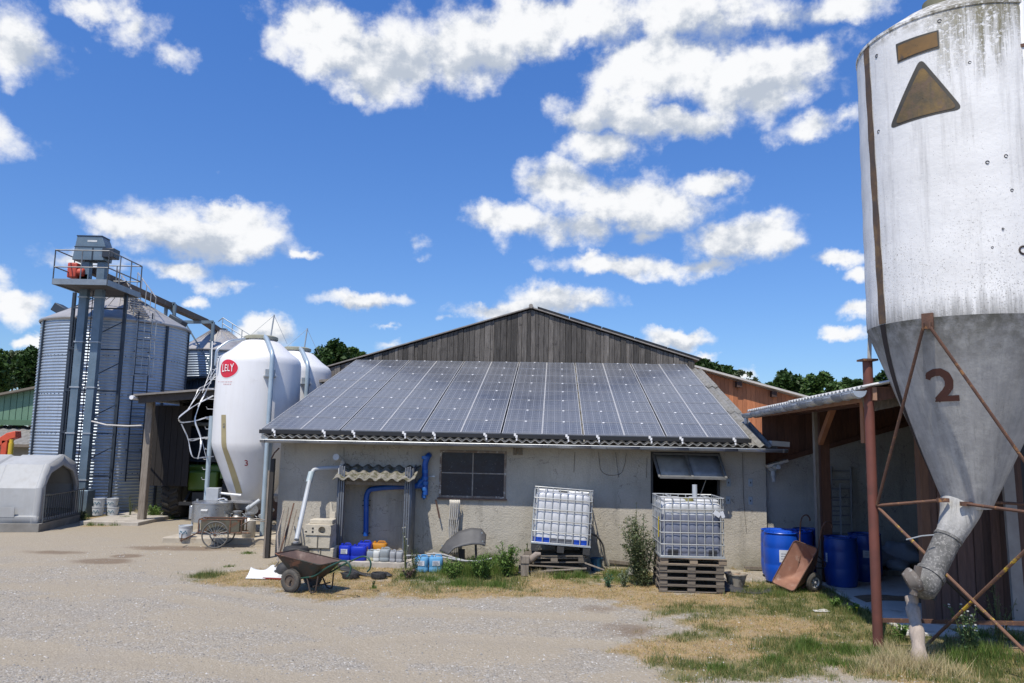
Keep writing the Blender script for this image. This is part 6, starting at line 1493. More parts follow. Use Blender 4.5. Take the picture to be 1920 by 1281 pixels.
# ------------------------------------------------------------------ open shed on the right
NS = Vector((P(1625, 728, 10.2).x, 10.2, 0)); FS = Vector((P(1405, 775, 17.5).x, 17.5, 0)); DS = (FS - NS).normalized(); RSd = Vector((DS.y, -DS.x, 0)); ZG = 3.27
SHA = math.atan2(-RSd.y * -1, RSd.x)
def S(a, b_, z=0.): return NS + RSd * a + DS * b_ + Vector((0, 0, z))
rs_ = thing('open_lean_to', 'open lean-to shed with timber posts, pale corrugated roof and roughcast back wall at the right', 'shed', loc=S(0, 0), world=True)
LEN = (FS - NS).length; PT = .225
mb = MB()
for (ba, bb, dz) in ((0, LEN * .52, .0), (LEN * .5, LEN, -.012)):
    mb.grid(lambda a, b_: S(-.05 + 6.5 * b_, ba + (bb - ba) * a, ZG + .03 + dz + PT * 6.5 * b_ + .02 * math.sin(a * (bb - ba) / .177 * 2 * PI)), 190, 6, var=.5)
mb.build('roof', M('pale_corrugated_roof', (.66, .65, .62), (.56, .55, .52), 3, .7, 0, c3=(.3, .29, .26), spot=(12, .6, .68)), rs_, sharp=80, solid=.01)
gt = half_gutter('gutter', S(-.09, .0, ZG - .02), S(-.09, LEN, ZG - .06), .085, M('aluminium_gutter', (.46, .49, .53), (.38, .41, .45), 3, .35, .5, c3=(.25, .25, .24), spot=(6, .62, .7)), rs_, .42)
mb = MB(); mb.tube(fillet([S(-.09, LEN - .1, ZG - .14), S(-.09, LEN - .1, ZG - .24), S(-.02, LEN + .1, ZG - .36)], .05, 3), .045, 12); mb.build('gutter_outlet', white_gel, rs_)
tr1 = timber_red
mb = MB(); mb.bar(S(.12, .05, ZG - .05), S(.12, LEN, ZG - .05), .05, .17); mb.build('fascia_board', M('pale_red_timber', (.36, .21, .14), (.26, .15, .1), 3, .75, 0, stretch=(2, 2, 2), var=.2), rs_)
mb = MB(); mb.bar(S(.75, .2, ZG - .12 + .13), S(.75, LEN - .9, ZG - .12 + .13), .14, .2); mb.build('eaves_beam', tr1, rs_)
mb = MB()
for k in range(12):
    b_ = .15 + k * .62
    if b_ < LEN - .5: mb.bar(S(.1, b_, ZG - .1 + .02), S(6.4, b_, ZG - .1 + .02 + PT * 6.3), .07, .16)
mb.build('rafter', tr1, rs_)
mb = MB(); x = 0
while x < 6.3: mb.bar(S(x + .08, .1, ZG + PT * (x + .08) - .02), S(x + .08, LEN - .1, ZG + PT * (x + .08) - .02), .155, .02, up=(0, 0, 1)); x += .16
mb.build('roof_boarding', timber_red, rs_)
def post_at(px, Y, w_, d_, z0, z1, mat, nm, dy=0):
    q = P(px, 900, Y); mb = MB(); mb.span((q.x - w_ / 2, Y - d_ / 2, z0), (q.x + w_ / 2, Y + d_ / 2, z1)); return mb.build(nm, mat, rs_, bevel=.006)
post_at(1546, 15.1, .17, .17, 0, ZG + .15, tr1, 'post'); post_at(1531, 15.02, .07, .10, 0, ZG + .02, timber_grey, 'post')
a, b_ = P(1538, 830, 14.95), P(1563, 762, 14.1); mb = MB(); mb.bar(a, b_, .08, .12); mb.build('brace', M('orange_brace', (.36, .16, .075), (.27, .115, .055), 4, .75, 0), rs_)
q0, q1 = P(1619, 748, 10.75), P(1619, 831, 10.75); mb = MB(); mb.span((q0.x - .035, 10.7, q1.z), (q0.x + .035, 10.8, q0.z + .1)); mb.build('cut_post', M('orange_brace', (.36, .16, .075)), rs_); mb = MB(); q = P(1621, 760, 10.6); mb.bar(q, q + Vector((1.6, -.1, .36)), .1, .2, up=(0, 0, 1)); mb.build('cross_beam', timber_grey, rs_)
q = P(1434, 800, 17.2); mb = MB(); mb.span((q.x - .03, 17.15, P(1434, 835, 17.2).z), (q.x + .04, 17.3, ZG + .1)); mb.build('end_post', darkwood, rs_)
# back wall: roughcast below, boards above
def bw(px, py): d = F(px, py, .12); return d
t0_, t1_ = bw(1437, 873), bw(1622, 820); sl2 = (t1_[1] - t0_[1]) / (t1_[0] - t0_[0])
def topw(u): return t0_[1] + sl2 * (u - t0_[0])
ub0, ub1 = uR + .005, uR + 7
mb = MB(); pts = [(ub0, -.1), (ub1, -.1), (ub1, topw(ub1)), (ub0, topw(ub0))]; mb.prism([W(u, .12, z) for u, z in pts], VX * .25, var=.5); bwl = mb.build('back_wall', stucco_pale, rs_)
def rfz(p_): return ZG - .03 + PT * (p_ - NS).dot(RSd)
mb = MB(); u = ub0
while u < ub1 - .2: mb.prism([W(u + .002, .2, topw(u)), W(u + .148, .2, topw(u + .15)), W(u + .148, .2, rfz(W(u + .15, .2))), W(u + .002, .2, rfz(W(u, .2)))], VX * .02); u += .15
mb.build('upper_boards', timber_red, rs_)
mb = MB(); mb.bar(W(ub0 + .25, .1, topw(ub0 + .25) + .03), W(ub1, .1, topw(ub1) + .03), .05, .1); mb.build('wall_plate_beam', timber_red, rs_)
mb = MB(); mb.bar(W(ub0, .0, topw(ub0 + .0) - .0), W(ub0 + .42, .0, topw(ub0 + .42) + .0), .3, .05, up=(0, 0, 1)); mb.bar(W(ub0 - .0, -.35, 2.58), W(ub0 + .36, -.35, 2.56), .25, .1, up=(0, 0, 1)); mb.build('eave_lip', M('pale_roof_edge', (.62, .58, .52)), rs_)
mb = MB(); q = W(ub0 + .13, -.06, 2.08); mb.prism([q + UX * (.085 * math.cos(t_)) + Vector((0, 0, -.085 * math.sin(t_))) for t_ in np.linspace(0, PI, 12)], VX * .12); mb.cyl(q + Vector((0, 0, -.07)), q + Vector((0, 0, -.18)), .05, 12); mb.cyl(q + Vector((.0, 0, -.18)), q + Vector((.02, 0, -.28)), .04, 12); mb.build('gutter_stub', greypvc, rs_)
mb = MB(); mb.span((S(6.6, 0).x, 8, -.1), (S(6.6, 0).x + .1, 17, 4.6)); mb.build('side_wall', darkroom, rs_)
# slab
sb = MB(); kk = [G(1545, 1095), G(1700, 1190)]; e0, e1 = S(.74, -.35), S(.74, LEN - .9)
e0 = kk[1]; sb.prism([(e0.x, e0.y, -.1), (6.2, e0.y - .05, -.1), (6.2, 11.6, -.1), (12, 11.3, -.1), (12, e1.y - .4, -.1), (e1.x, e1.y, -.1)], (0, 0, .13)); sb = sb.build('paving', pale_concrete, None, bevel=.01); tag(sb, kind='structure')
# plank partition
q0, q1 = G(1734, 1166), G(1890, 1160); YP = q0.y
pw = thing('plank_wall', 'brown vertical plank partition behind the grey hopper of the big silo', 'wall', loc=(q0.x, YP, 0), world=True); mb = MB(); x = q0.x + .13
xe = q1.x + .02; i = 0
while x < xe: mb.span((x, YP - (i % 2) * .02, .04), (x + .128, YP + .03, 3.75)); x += .13; i += 1
mb.build('planks', M('brown_planks', (.125, .072, .055), (.075, .045, .036), 3.5, .8, 0, bump=.3, bscale=12, stretch=(10, 10, .7), var=.8), pw)
mb = MB(); mb.span((q0.x, YP - .05, .03), (q0.x + .125, YP + .08, 3.7)); mb.build('corner_post', M('brown_corner_timber', (.19, .10, .06), (.13, .07, .045), 4, .75, 0, bump=.2, stretch=(9, 9, 1)), pw)
dd = thing('dark_door', 'dark blue-grey door panel beyond the leaning white plank', 'door', loc=(xe, YP, 0), world=True); mb = MB(); mb.span((xe + .02, YP + .1, -.05), (xe + 2.5, YP + .16, 3.9)); mb.build('panel', M('dark_blue_panel', (.028, .034, .042), (.02, .025, .03), 3, .6), dd); mb = MB(); a = P(1915, 990, YP); mb.span((xe + .12, YP - .02, a.z - .07), (xe + 2, YP + .05, a.z + .07)); mb.build('cross_rail', timber_grey, dd)
a, b_ = P(1886, 850, YP - .2), P(1912, 1168, YP - .35); lp = thing('leaning_plank', 'tall whitish plank leaning at the right end of the plank wall', 'plank', loc=(b_.x, b_.y, 0), world=True); mb = MB(); mb.bar(b_, a + (a - b_) * .5, .17, .05, up=(0, 1, 0)); mb.build('plank', M('whitish_timber', (.36, .34, .31), (.27, .25, .23), 4, .85, 0, bump=.2), lp)
# barrels
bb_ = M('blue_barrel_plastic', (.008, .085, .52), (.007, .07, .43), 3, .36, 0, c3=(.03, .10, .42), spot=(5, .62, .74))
bb_shade = M('shaded_blue_barrel_plastic', (.008, .05, .26), (.007, .04, .21), 3, .4)  # same blue plastic, shade of the lean-to darkened into its colour
def barrel(px, Y, label, mat=bb_, r=.30, h=.87, z0=.03, lbl=None, rz=0.):
    q = P(px, 1050, Y); o = thing('blue_barrel', label, 'barrel', loc=(q.x, Y, z0), group='blue plastic barrels by the lean-to', rz=rz); mb = MB()
    mb.lathe([(0, .0), (r * .86, 0), (r * .92, .02), (r * .95, .08), (r, .2), (r * 1.0, .3), (r * .985, .32), (r, .34), (r, .6), (r * .985, .62), (r, .64), (r * .99, .75), (r * .93, .87), (r * .92, h - .03), (r * .97, h - .025), (r * .99, h - .01), (r * .97, h), (r * .9, h - .005), (r * .88, h - .03), (0, h - .03)], 44); mb.build('drum', mat, o, sharp=28)
    mb = MB()
    for s_ in (-1, 1): mb.cyl((s_ * r * .55, 0, h - .035), (s_ * r * .55, 0, h + .0), .04, 14)
    mb.build('bung', mat, o)
    if lbl:
        mb = MB(); a_, z_, w_, hh_ = lbl; mb.grid(lambda u, v_: (r * 1.008 * math.cos(a_ + (u - .5) * w_ / r), r * 1.008 * math.sin(a_ + (u - .5) * w_ / r), z_ + hh_ * v_), 6, 1, flip=False); ll = mb.build('paper_label', paper, o); mb = MB()
        for k in range(3): mb.box((r * 1.011 * math.cos(a_), r * 1.011 * math.sin(a_), z_ + hh_ * (.3 + .2 * k)), (.003, w_ * .6, .008), Matrix.Rotation(a_, 3, 'Z'))
        mb.build('print_line', M('grey_print', (.3, .3, .32)), ll)
    return o
barrel(1457, 15.75, 'bright blue barrel nearest the wall corner, left behind the front barrel')
barrel(1465, 15.05, 'bright blue front barrel with a white label, behind the tipped wheelbarrow', r=.315, h=.90, lbl=(-1.75, .38, .16, .22))
barrel(1495, 15.65, 'blue barrel with its lid just showing right of the front barrel')
barrel(1516, 16.0, 'shaded blue barrel between the sunlit group and the timber post', bb_shade)
barrel(1577, 14.7, 'shaded blue barrel standing just right of the timber post', bb_shade, r=.29, lbl=(-2.95, .42, .05, .16))
barrel(1622, 15.35, 'shaded blue barrel with a grey label, furthest right by the red pole', bb_shade, lbl=(-1.8, .45, .18, .13))
# ladders against the back wall, bags, hung things
def ladder(px0, px1, py0, py1, Y0, Y1, label, n=8):
    a0, a1 = P(px0, py1, Y0), P(px0 - 2, py0, Y1); b0, b1 = P(px1, py1, Y0), P(px1 - 2, py0, Y1); o = thing('ladder', label, 'ladder', loc=(a0.x, a0.y, 0), group='old ladders in the lean-to', world=True); mb = MB()
    mb.bar(a0, a1, .03, .06); mb.bar(b0, b1, .03, .06); mb.build('rail', M('grey_ladder', (.24, .24, .24), (.18, .18, .18), 6, .6), o); mb = MB()
    for k in range(n): f = (k + .5) / n; mb.bar(a0.lerp(a1, f), b0.lerp(b1, f), .03, .03)
    mb.build('rung', M('grey_ladder', (.24, .24, .24)), o)
ladder(1560, 1597, 875, 1010, 16.0, 16.5, 'taller grey ladder leaning on the shaded back wall'); ladder(1556, 1577, 908, 1010, 15.8, 16.3, 'shorter narrow ladder in front of the taller one', 5)
q = G(1690, 1085); sk = thing('feed_bags', 'heap of crumpled white plastic bags on a low pallet in the shade', 'bags', loc=(q.x, q.y + .4, .03)); 
def bag(c, sx, sy, sz, rz, mat, seed):
    mb = MB(); n = 22
    def fn(u, v_):
        a = 2 * PI * u; b2 = PI * (v_ - .5); p_ = Vector((math.copysign(abs(math.cos(a)) ** .7, math.cos(a)) * math.cos(b2) * sx, math.copysign(abs(math.sin(a)) ** .7, math.sin(a)) * math.cos(b2) * sy, math.sin(b2) * sz)); nn = mnoise.noise(p_ * 5 + Vector((seed, 0, 0))); return Matrix.Rotation(rz, 3, 'Z') @ (p_ * (1 + .28 * nn)) + Vector(c)
    mb.grid(fn, n, n); mb.build('bag', mat, sk, sharp=70)
bm = M('crumpled_white_bag', (.34, .37, .42), (.26, .29, .34), 4, .5, 0, c3=(.1, .13, .2), spot=(4, .6, .7))
bag((-.25, 0, .30), .32, .25, .17, .3, bm, 1); bag((.2, .1, .38), .38, .28, .26, -.4, bm, 2); bag((.05, -.15, .2), .3, .2, .12, .9, bm, 3)
mb = MB(); mb.box((0, 0, .06), (1.0, .7, .1)); mb.build('bag_pallet', timber_grey, sk)
wi = thing('blue_window', 'narrow pale blue window in the shaded back wall', 'window', loc=P(1718, 960, 16.2) * 1, world=True); a, b_ = P(1708, 868, 16.3), P(1726, 960, 16.3); mb = MB(); mb.span((a.x, 16.1, b_.z), (b_.x, 16.16, a.z)); mb.build('frame', M('dull_blue_frame', (.10, .14, .2), None, 4, .5), wi); mb = MB(); mb.span((a.x + .04, 16.08, (a.z + b_.z) / 2 + .03), (b_.x - .04, 16.1, a.z - .05)); mb.span((a.x + .04, 16.08, b_.z + .05), (b_.x - .04, 16.1, (a.z + b_.z) / 2 - .03)); mb.build('pane', glass, wi)
pi_ = MB(); q = G(1700, 1142); pi_.grid(lambda a, b_: (q.x - .5 + 1.5 * a, q.y + .5 * b_ + .2 * math.sin(a * 5) + .3, .034 + .03 * math.sin(PI * a) * math.sin(PI * b_) * (1 + mnoise.noise(Vector((a * 8, b_ * 8, 0))))), 24, 12); pi_ = pi_.build('straw_litter', M('brown_straw', (.24, .16, .09), (.15, .1, .06), 9, .95, 0, bump=.5), None); tag(pi_, kind='stuff')

# ------------------------------------------------------------------ the big silo on the right
CB = (5.81, 9.87); RB = 1.18; ZC, ZT, ZL = 4.05, 7.83, 1.80; RLO = .25
def shB(z):
    f = min(1, max(0, (ZC - z) / (ZC - ZL))); return (-.12 * f, .0)
def rB(z): return RB if z >= ZC else max(.02, RB + (RLO - RB) * (ZC - z) / (ZC - ZL)) if z >= ZL else (.25 if z > ZL - .2 else .01)
def bigsilo_mat():
    m, t, b = mat_base('flaking_white_paint'); v = t.node('ShaderNodeTexCoord').outputs['Object']; x, y, z = t.sep(v)
    base = t.mix(t.mapr(t.noise(v, 1.6, 6, .6), .35, .7), (.80, .79, .765), (.70, .69, .665))
    sm = t.node('ShaderNodeMapping'); t.put(sm.inputs[0], v); sm.inputs[3].default_value = (7, 7, .45)
    base = t.mix(t.mapr(t.noise(sm.outputs[0], 1.2, 6, .72), .50, .78, 0, .65), base, (.36, .35, .34))
    # flakes: small irregular chips, denser lower down and in patches
    fl = t.noise(v, 55, 4, .75); fl2 = t.noise(v, 15, 5, .8); patch = t.noise(v, 1.3, 4, .6)
    th = t.math('ADD', t.math('MULTIPLY', patch, -.16), t.mapr(z, 4.2, 6.8, .665, .73))
    chips = t.math('MAXIMUM', t.math('GREATER_THAN', fl, t.math('ADD', th, .02)), t.math('GREATER_THAN', fl2, t.math('ADD', th, .065)))
    col = t.mix(t.math('MULTIPLY', chips, .75), base, (.20, .185, .16))
    # moss and lichen creeping down from the rim
    ang = t.math('ARCTAN2', t.math('SUBTRACT', y, 0.), t.math('SUBTRACT', x, 0.))
    ms = t.math('ADD', t.mapr(z, 5.9, 7.8), t.math('MULTIPLY', t.math('SUBTRACT', t.noise(sm.outputs[0], 1.7, 6, .7), .5), 1.9))
    side = t.mapr(t.math('ABSOLUTE', t.math('SUBTRACT', ang, -1.75)), .75, .25)
    ms = t.math('MULTIPLY', t.mapr(ms, .62, 1.0), side)
    ms = t.math('MULTIPLY', ms, t.mapr(t.noise(v, 22, 5, .7), .40, .50))
    col = t.mix(t.math('MULTIPLY', ms, .9), col, (.17, .15, .07))
    rim = t.math('MULTIPLY', t.mapr(z, 7.62, 7.8), t.mapr(t.noise(v, 9, 5, .7), .42, .6)); col = t.mix(rim, col, (.22, .20, .15))
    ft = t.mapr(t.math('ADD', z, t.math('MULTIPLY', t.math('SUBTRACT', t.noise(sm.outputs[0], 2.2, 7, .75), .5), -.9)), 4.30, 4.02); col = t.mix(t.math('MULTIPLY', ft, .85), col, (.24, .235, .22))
    t.put(b.inputs['Base Color'], col); b.inputs['Roughness'].default_value = .68
    bn = t.node('ShaderNodeBump'); bn.inputs['Strength'].default_value = .5; bn.inputs['Distance'].default_value = .012
    t.put(bn.inputs['Height'], t.math('ADD', t.math('SUBTRACT', t.noise(v, 12, 6, .7), t.math('MULTIPLY', chips, .6)), t.math('MULTIPLY', ms, 1.5))); t.t.links.new(bn.outputs[0], b.inputs['Normal'])
    return m
def cone_mat():
    m, t, b = mat_base('weathered_grey_hopper'); v = t.node('ShaderNodeTexCoord').outputs['Object']; x, y, z = t.sep(v)
    ang = t.math('ARCTAN2', y, x); pc = t.comb(t.math('MULTIPLY', ang, 2.2), t.math('MULTIPLY', z, .35), 0.)
    col = t.mix(t.mapr(t.noise(pc, 2.4, 7, .66), .3, .7), (.46, .45, .43), (.27, .265, .255))
    col = t.mix(t.mapr(t.noise(v, 3.2, 7, .75), .46, .66, 0, .75), col, (.56, .55, .51))
    col = t.mix(t.mapr(t.noise(pc, 5.5, 7, .75), .56, .72, 0, .6), col, (.14, .135, .12))
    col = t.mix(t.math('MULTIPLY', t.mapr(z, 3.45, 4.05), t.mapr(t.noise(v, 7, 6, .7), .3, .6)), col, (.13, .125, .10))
    col = t.mix(t.mapr(t.noise(v, 48, 4, .75), .63, .68, 0, .6), col, (.12, .115, .1))
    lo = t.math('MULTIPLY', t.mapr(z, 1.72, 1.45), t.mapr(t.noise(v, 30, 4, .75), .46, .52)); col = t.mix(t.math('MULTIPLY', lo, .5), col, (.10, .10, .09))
    t.put(b.inputs['Base Color'], col); b.inputs['Roughness'].default_value = .8
    bn = t.node('ShaderNodeBump'); bn.inputs['Strength'].default_value = .35; bn.inputs['Distance'].default_value = .01; t.put(bn.inputs['Height'], t.noise(v, 18, 6, .7)); t.t.links.new(bn.outputs[0], b.inputs['Normal'])
    return m
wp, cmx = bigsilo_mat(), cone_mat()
bs_ = thing('big_silo', 'tall weathered white silo with a grey hopper marked 2, on rusty legs', 'silo', loc=(CB[0], CB[1], 0))
def mkl(): m_ = MB(); m_.m = Matrix.Translation((-CB[0], -CB[1], 0)); return m_     # built in world coordinates, stored relative to the root
mb = mkl(); prof = [(RB, ZC)] + [(RB + .004 * math.sin(k * 1.7), ZC + (ZT - ZC) * k / 24) for k in range(1, 24)] + [(RB, ZT - .05), (RB + .012, ZT - .045), (RB + .012, ZT - .01), (RB - .03, ZT + .02), (.75, ZT + .30), (.35, ZT + .42), (0, ZT + .44)]
mb.lathe(prof, 96, (*CB, 0)); sbody = mb.build('cylinder', wp, bs_, sharp=30)
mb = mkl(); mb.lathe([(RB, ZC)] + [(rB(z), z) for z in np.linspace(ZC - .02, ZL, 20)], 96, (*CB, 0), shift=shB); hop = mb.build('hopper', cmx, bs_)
mb = mkl(); mb.cyl((CB[0] - .25, CB[1] - .2, ZT + .3), (CB[0] - .25, CB[1] - .2, ZT + .52), .22, 24); mb.build('hatch', M('mossy_hatch', (.2, .19, .12), None, 6), bs_)
brownst = M('weathered_brown_stripe', (.15, .085, .04), (.07, .055, .045), 3.2, .7, 0, c3=(.25, .155, .06), spot=(3, .54, .72), bump=.2)
# seams: long stripe down the cylinder and on over the hopper
sa = hit(1640, 400, CB, rB, shB)[0]; sa2 = hit(1655, 600, CB, rB, shB)[0]; sa1 = hit(1627, 150, CB, rB, shB)[0]
mb = mkl(); hw = .058
mb.grid(lambda u, v_: on_body((sa1 + (sa2 - sa1) * (1 - v_)) + (u - .5) * 2 * hw * (1 + .1 * math.sin(v_ * 40)), ZC + .01 + (ZT - ZC - .06) * v_, CB, rB, shB, .006), 3, 30, flip=True); mb.build('seam_stripe', brownst, sbody)
ce = hit(1752, 905, CB, rB, shB); sdark = M('dark_seam', (.035, .028, .026), (.05, .035, .03), 4, .8)
mb = mkl(); mb.grid(lambda u, v_: on_body(sa2 + (ce[0] - sa2) * v_ + (u - .5) * (.088 + .20 * v_ ** 1.5), ZC - .0 + (ce[1] - ZC) * v_, CB, rB, shB, .006), 3, 24); mb.build('hopper_seam', sdark, hop)
sticker = M('rusted_sticker', (.20, .125, .04), (.06, .052, .035), 4.0, .7, 0, c3=(.13, .085, .05), spot=(7, .5, .58), bump=.2, streak=((.05, .05, .045), .7))
def poly_decal(pts_px, name, mat, rnd=.0, off=.008, parent=sbody):
    cs = [hit(x, y, CB, rB, shB) for x, y in pts_px]
    P2 = [Vector((a * RB, z, 0)) for a, z in cs]
    if rnd:
        q = []; n_ = len(P2)
        for i in range(n_):
            a, b2, c2 = P2[i - 1], P2[i], P2[(i + 1) % n_]; d1, d2 = (a - b2).normalized() * rnd, (c2 - b2).normalized() * rnd
            for k in range(6): s_ = k / 5; q.append((b2 + d1) * (1 - s_) ** 2 + b2 * 2 * s_ * (1 - s_) + (b2 + d2) * s_ * s_)
        P2 = q
    dn_ = []
    for i, a in enumerate(P2):
        b2 = P2[(i + 1) % len(P2)]; k = max(1, int((b2 - a).length / .05)); dn_ += [a.lerp(b2, j / k) for j in range(k)]
    cen = sum(dn_, Vector()) / len(dn_); mb = mkl(); ks = []
    for f in (1, .8, .6, .4, .2, .02): ks.append(mb.addv([on_body(cen.lerp(p_, f).x / RB, cen.lerp(p_, f).y, CB, rB, shB, off) for p_ in dn_]))
    n_ = len(dn_)
    for a, b2 in zip(ks, ks[1:]): mb.addf([(a + j, a + (j + 1) % n_, b2 + (j + 1) % n_, b2 + j) for j in range(n_)], .5)
    return mb.build(name, mat, parent)
dark_edge = M('sticker_border', (.045, .045, .04), (.07, .06, .045), 6, .7)
poly_decal([(1726, 109), (1669, 244), (1807, 206)], 'sticker_border', dark_edge, .10, .005); poly_decal([(1729, 124), (1680, 235), (1796, 203)], 'triangle_sticker', sticker, .08, .009)
poly_decal([(1681, 84), (1684, 119), (1762, 91), (1760, 57)], 'sticker_border', dark_edge, .01, .005); poly_decal([(1684, 87), (1686, 115), (1759, 88), (1757, 61)], 'rectangle_sticker', M('rusted_orange_sticker', (.24, .125, .03), (.11, .07, .03), 3, .7, 0, c3=(.06, .05, .04), spot=(5, .55, .65)), .01, .009)
# the figure 2 on the hopper, as a brushed stroke
st_ = [(1741, 712), (1743, 704), (1752, 699), (1764, 698), (1774, 704), (1780, 715), (1780, 726), (1774, 736), (1765, 744), (1759, 751)]
cs = [hit(x, y, CB, rB, shB) for x, y in st_]; q = []
for i in range(len(cs) - 1):
    for k in range(5): f = k / 5; q.append((cs[i][0] * (1 - f) + cs[i + 1][0] * f, cs[i][1] * (1 - f) + cs[i + 1][1] * f))
q.append(cs[-1]); mb = mkl(); L1, L2 = [], []; n_ = len(q)
for i in range(n_):
    a, b2 = q[max(0, i - 2)], q[min(n_ - 1, i + 2)]; rr = rB(q[i][1]); dx_, dz_ = (b2[0] - a[0]) * rr, b2[1] - a[1]; l_ = math.hypot(dx_, dz_); nx, nz = -dz_ / l_, dx_ / l_; w_ = .034 + .012 * math.sin(PI * i / n_) - (.006 if i < 3 else 0)
    L1.append(on_body(q[i][0] + nx * w_ / rr, q[i][1] + nz * w_, CB, rB, shB, .006)); L2.append(on_body(q[i][0] - nx * w_ / rr, q[i][1] - nz * w_, CB, rB, shB, .006))
k1, k2 = mb.addv(L1), mb.addv(L2); mb.addf([(k1 + i, k1 + i + 1, k2 + i + 1, k2 + i) for i in range(n_ - 1)], .5)
b0_ = [hit(x, y, CB, rB, shB) for x, y in ((1755, 754), (1800, 752), (1799, 741), (1756, 744))]
k0 = len(mb.v); mb.grid(lambda u, v_: on_body((b0_[0][0] * (1 - u) + b0_[1][0] * u) * (1 - v_) + (b0_[3][0] * (1 - u) + b0_[2][0] * u) * v_, (b0_[0][1] * (1 - u) + b0_[1][1] * u) * (1 - v_) + (b0_[3][1] * (1 - u) + b0_[2][1] * u) * v_, CB, rB, shB, .0075), 6, 2)
mb.build('painted_number', M('brown_red_number', (.085, .026, .018), (.07, .025, .019), 5, .6, 0, c3=(.2, .16, .14), spot=(14, .66, .70)), hop)
# round scars and dings
mb = mkl()
for px, py, r in ((1917, 470, .045), (1851, 305, .018), (1886, 293, .018), (1762, 41, .02), (1648, 247, .02), (1644, 105, .02), (1818, 118, .015), (1897, 357, .015), (1880, 430, .012), (1860, 465, .012), (1700, 585, .0)):
    if r:
        a, z_ = hit(px, py, CB, rB, shB); mb.tube([on_body(a + r / RB * math.cos(t_), z_ + r * math.sin(t_), CB, rB, shB, .003) for t_ in np.linspace(0, 5.4, 12)], r * .28, 5)
mb.build('paint_scar', sdark, sbody)
# spout
def lp_(px, py, Y): return P(px, py, Y)
mb = mkl(); pts = [P(1803, 944, 9.86), P(1798, 964, 9.84), P(1788, 990, 9.80), P(1776, 1014, 9.78)]; mb.tube(fillet(pts, .1, 3), list(np.linspace(.238, .152, len(fillet(pts, .1, 3)))), 28); sp1 = mb.build('spout_neck', cmx, bs_, sharp=60)
spm = M('speckled_galvanised_spout', (.19, .185, .175), (.085, .085, .08), 9, .85, .05, c3=(.27, .26, .245), spot=(34, .53, .6), bump=.3)
a, b2 = P(1778, 1008, 9.78), P(1745, 1077, 9.70); mb = mkl(); mb.cyl(a, b2, .152, 28, .145); mb.cyl(a - (b2 - a) * .02, a + (b2 - a) * .05, .164, 28); mb.build('spout_pipe', spm, bs_, bevel=.004)
c2 = P(1722, 1112, 9.62); mb = mkl(); mb.tube([b2, b2.lerp(c2, .35), b2.lerp(c2, .8), c2], [.15, .17, .165, .11], 22); dl = (c2 - b2).normalized(); mb.cyl(b2 - dl * .02, b2 + dl * .035, .172, 26); bt_ = mb.build('spout_boot', spm, bs_, sharp=50)
fl_ = P(1704, 1092, 9.5); mb = mkl(); ax = (P(1722, 1075, 9.5) - P(1704, 1092, 9.5)).normalized(); mb.tube([P(1700, 1093, 9.52), P(1712, 1088, 9.50), P(1716, 1086, 9.5)], [.11, .145, .145], 22); mb.bar(P(1722, 1062, 9.44), P(1712, 1116, 9.44), .07, .05, up=(0, 1, 0)); mb.build('outlet_flap', M('rust_streaked_flap', (.17, .155, .135), (.10, .07, .055), 6, .8, .1, c3=(.27, .26, .24), spot=(12, .55, .62)), bt_, bevel=.004)
mb = mkl(); mb.bar(P(1735, 1119, 9.75), P(1745, 1080, 9.8), .25, .02, up=(0, 1, 0)); mb.build('boot_plate', blackp, bt_)
# legs and bracing
leg1 = Vector((4.725, 10.35, 0)); ang1 = math.atan2(leg1.y - CB[1], leg1.x - CB[0]); Cc = Vector((*CB, 0))
l2a, l3a = math.radians(-84), math.radians(22); LR = RB + .04
leg2 = Cc + Vector((LR * math.cos(l2a), LR * math.sin(l2a), 0)); leg3 = Cc + Vector((LR * math.cos(l3a), LR * math.sin(l3a), 0))
for L in (leg1, leg2, leg3):
    mb = mkl(); mb.cyl(L + Vector((0, 0, -.05)), L + Vector((0, 0, 3.66)), .062, 22); lg_ = mb.build('leg', rustpaint, bs_, sharp=60)
    mb = mkl(); mb.box(L + Vector((-.0, 0, 3.67)), (.2, .2, .025)); mb.build('leg_cap', rust, lg_)
    d_ = (L - Cc).normalized(); mb = mkl(); mb.prism([L + Vector((0, 0, 3.68)) + Vector((-d_.y, d_.x, 0)) * .05, L + Vector((0, 0, 3.68)) - Vector((-d_.y, d_.x, 0)) * .05, L - d_ * .03 - Vector((-d_.y, d_.x, 0)) * .02 + Vector((0, 0, 4.3)), L - d_ * .03 + Vector((-d_.y, d_.x, 0)) * .02 + Vector((0, 0, 4.3))], -d_ * .05); mb.build('leg_bracket', wp, lg_)
br = hit(1742, 600, CB, rB, shB); bp_ = on_body(br[0], br[1], CB, rB, shB, .03)
mb = mkl(); R3 = Matrix.Rotation(br[0] + PI / 2, 3, 'Z'); mb.box(bp_ + Vector((0, 0, -.02)), (.13, .03, .19), R3); mb.box(bp_ + R3 @ Vector((-.04, -.03, -.08)), (.02, .05, .08), R3); mb.box(bp_ + R3 @ Vector((.04, -.03, -.08)), (.02, .05, .08), R3); mb.build('brace_bracket', rust, bs_, bevel=.003)
j1 = leg1 + Vector((.02, -.07, P(1655, 948, 10.3).z)); j2 = leg2 + Vector((0, 0, 1.82)); j3 = leg3 + Vector((0, 0, 1.82))
b1, b3 = bp_ + R3 @ Vector((-.04, -.04, -.1)), bp_ + R3 @ Vector((.04, -.04, -.1))
def brace(p0_, p1_, mat=rust, r=.019, nm='brace'): mb = mkl(); mb.tube([p0_, p0_.lerp(p1_, .5), p1_], r, 8); return mb.build(nm, mat, bs_)
brace(b1, j1); brace(b3, P(1921, 876, (bp_.y * .45 + j2.y * .55)) + Vector((.1, -.05, -.13)))
tipL, tipR = P(1768, 938, 9.72), P(1812, 945, 9.6)
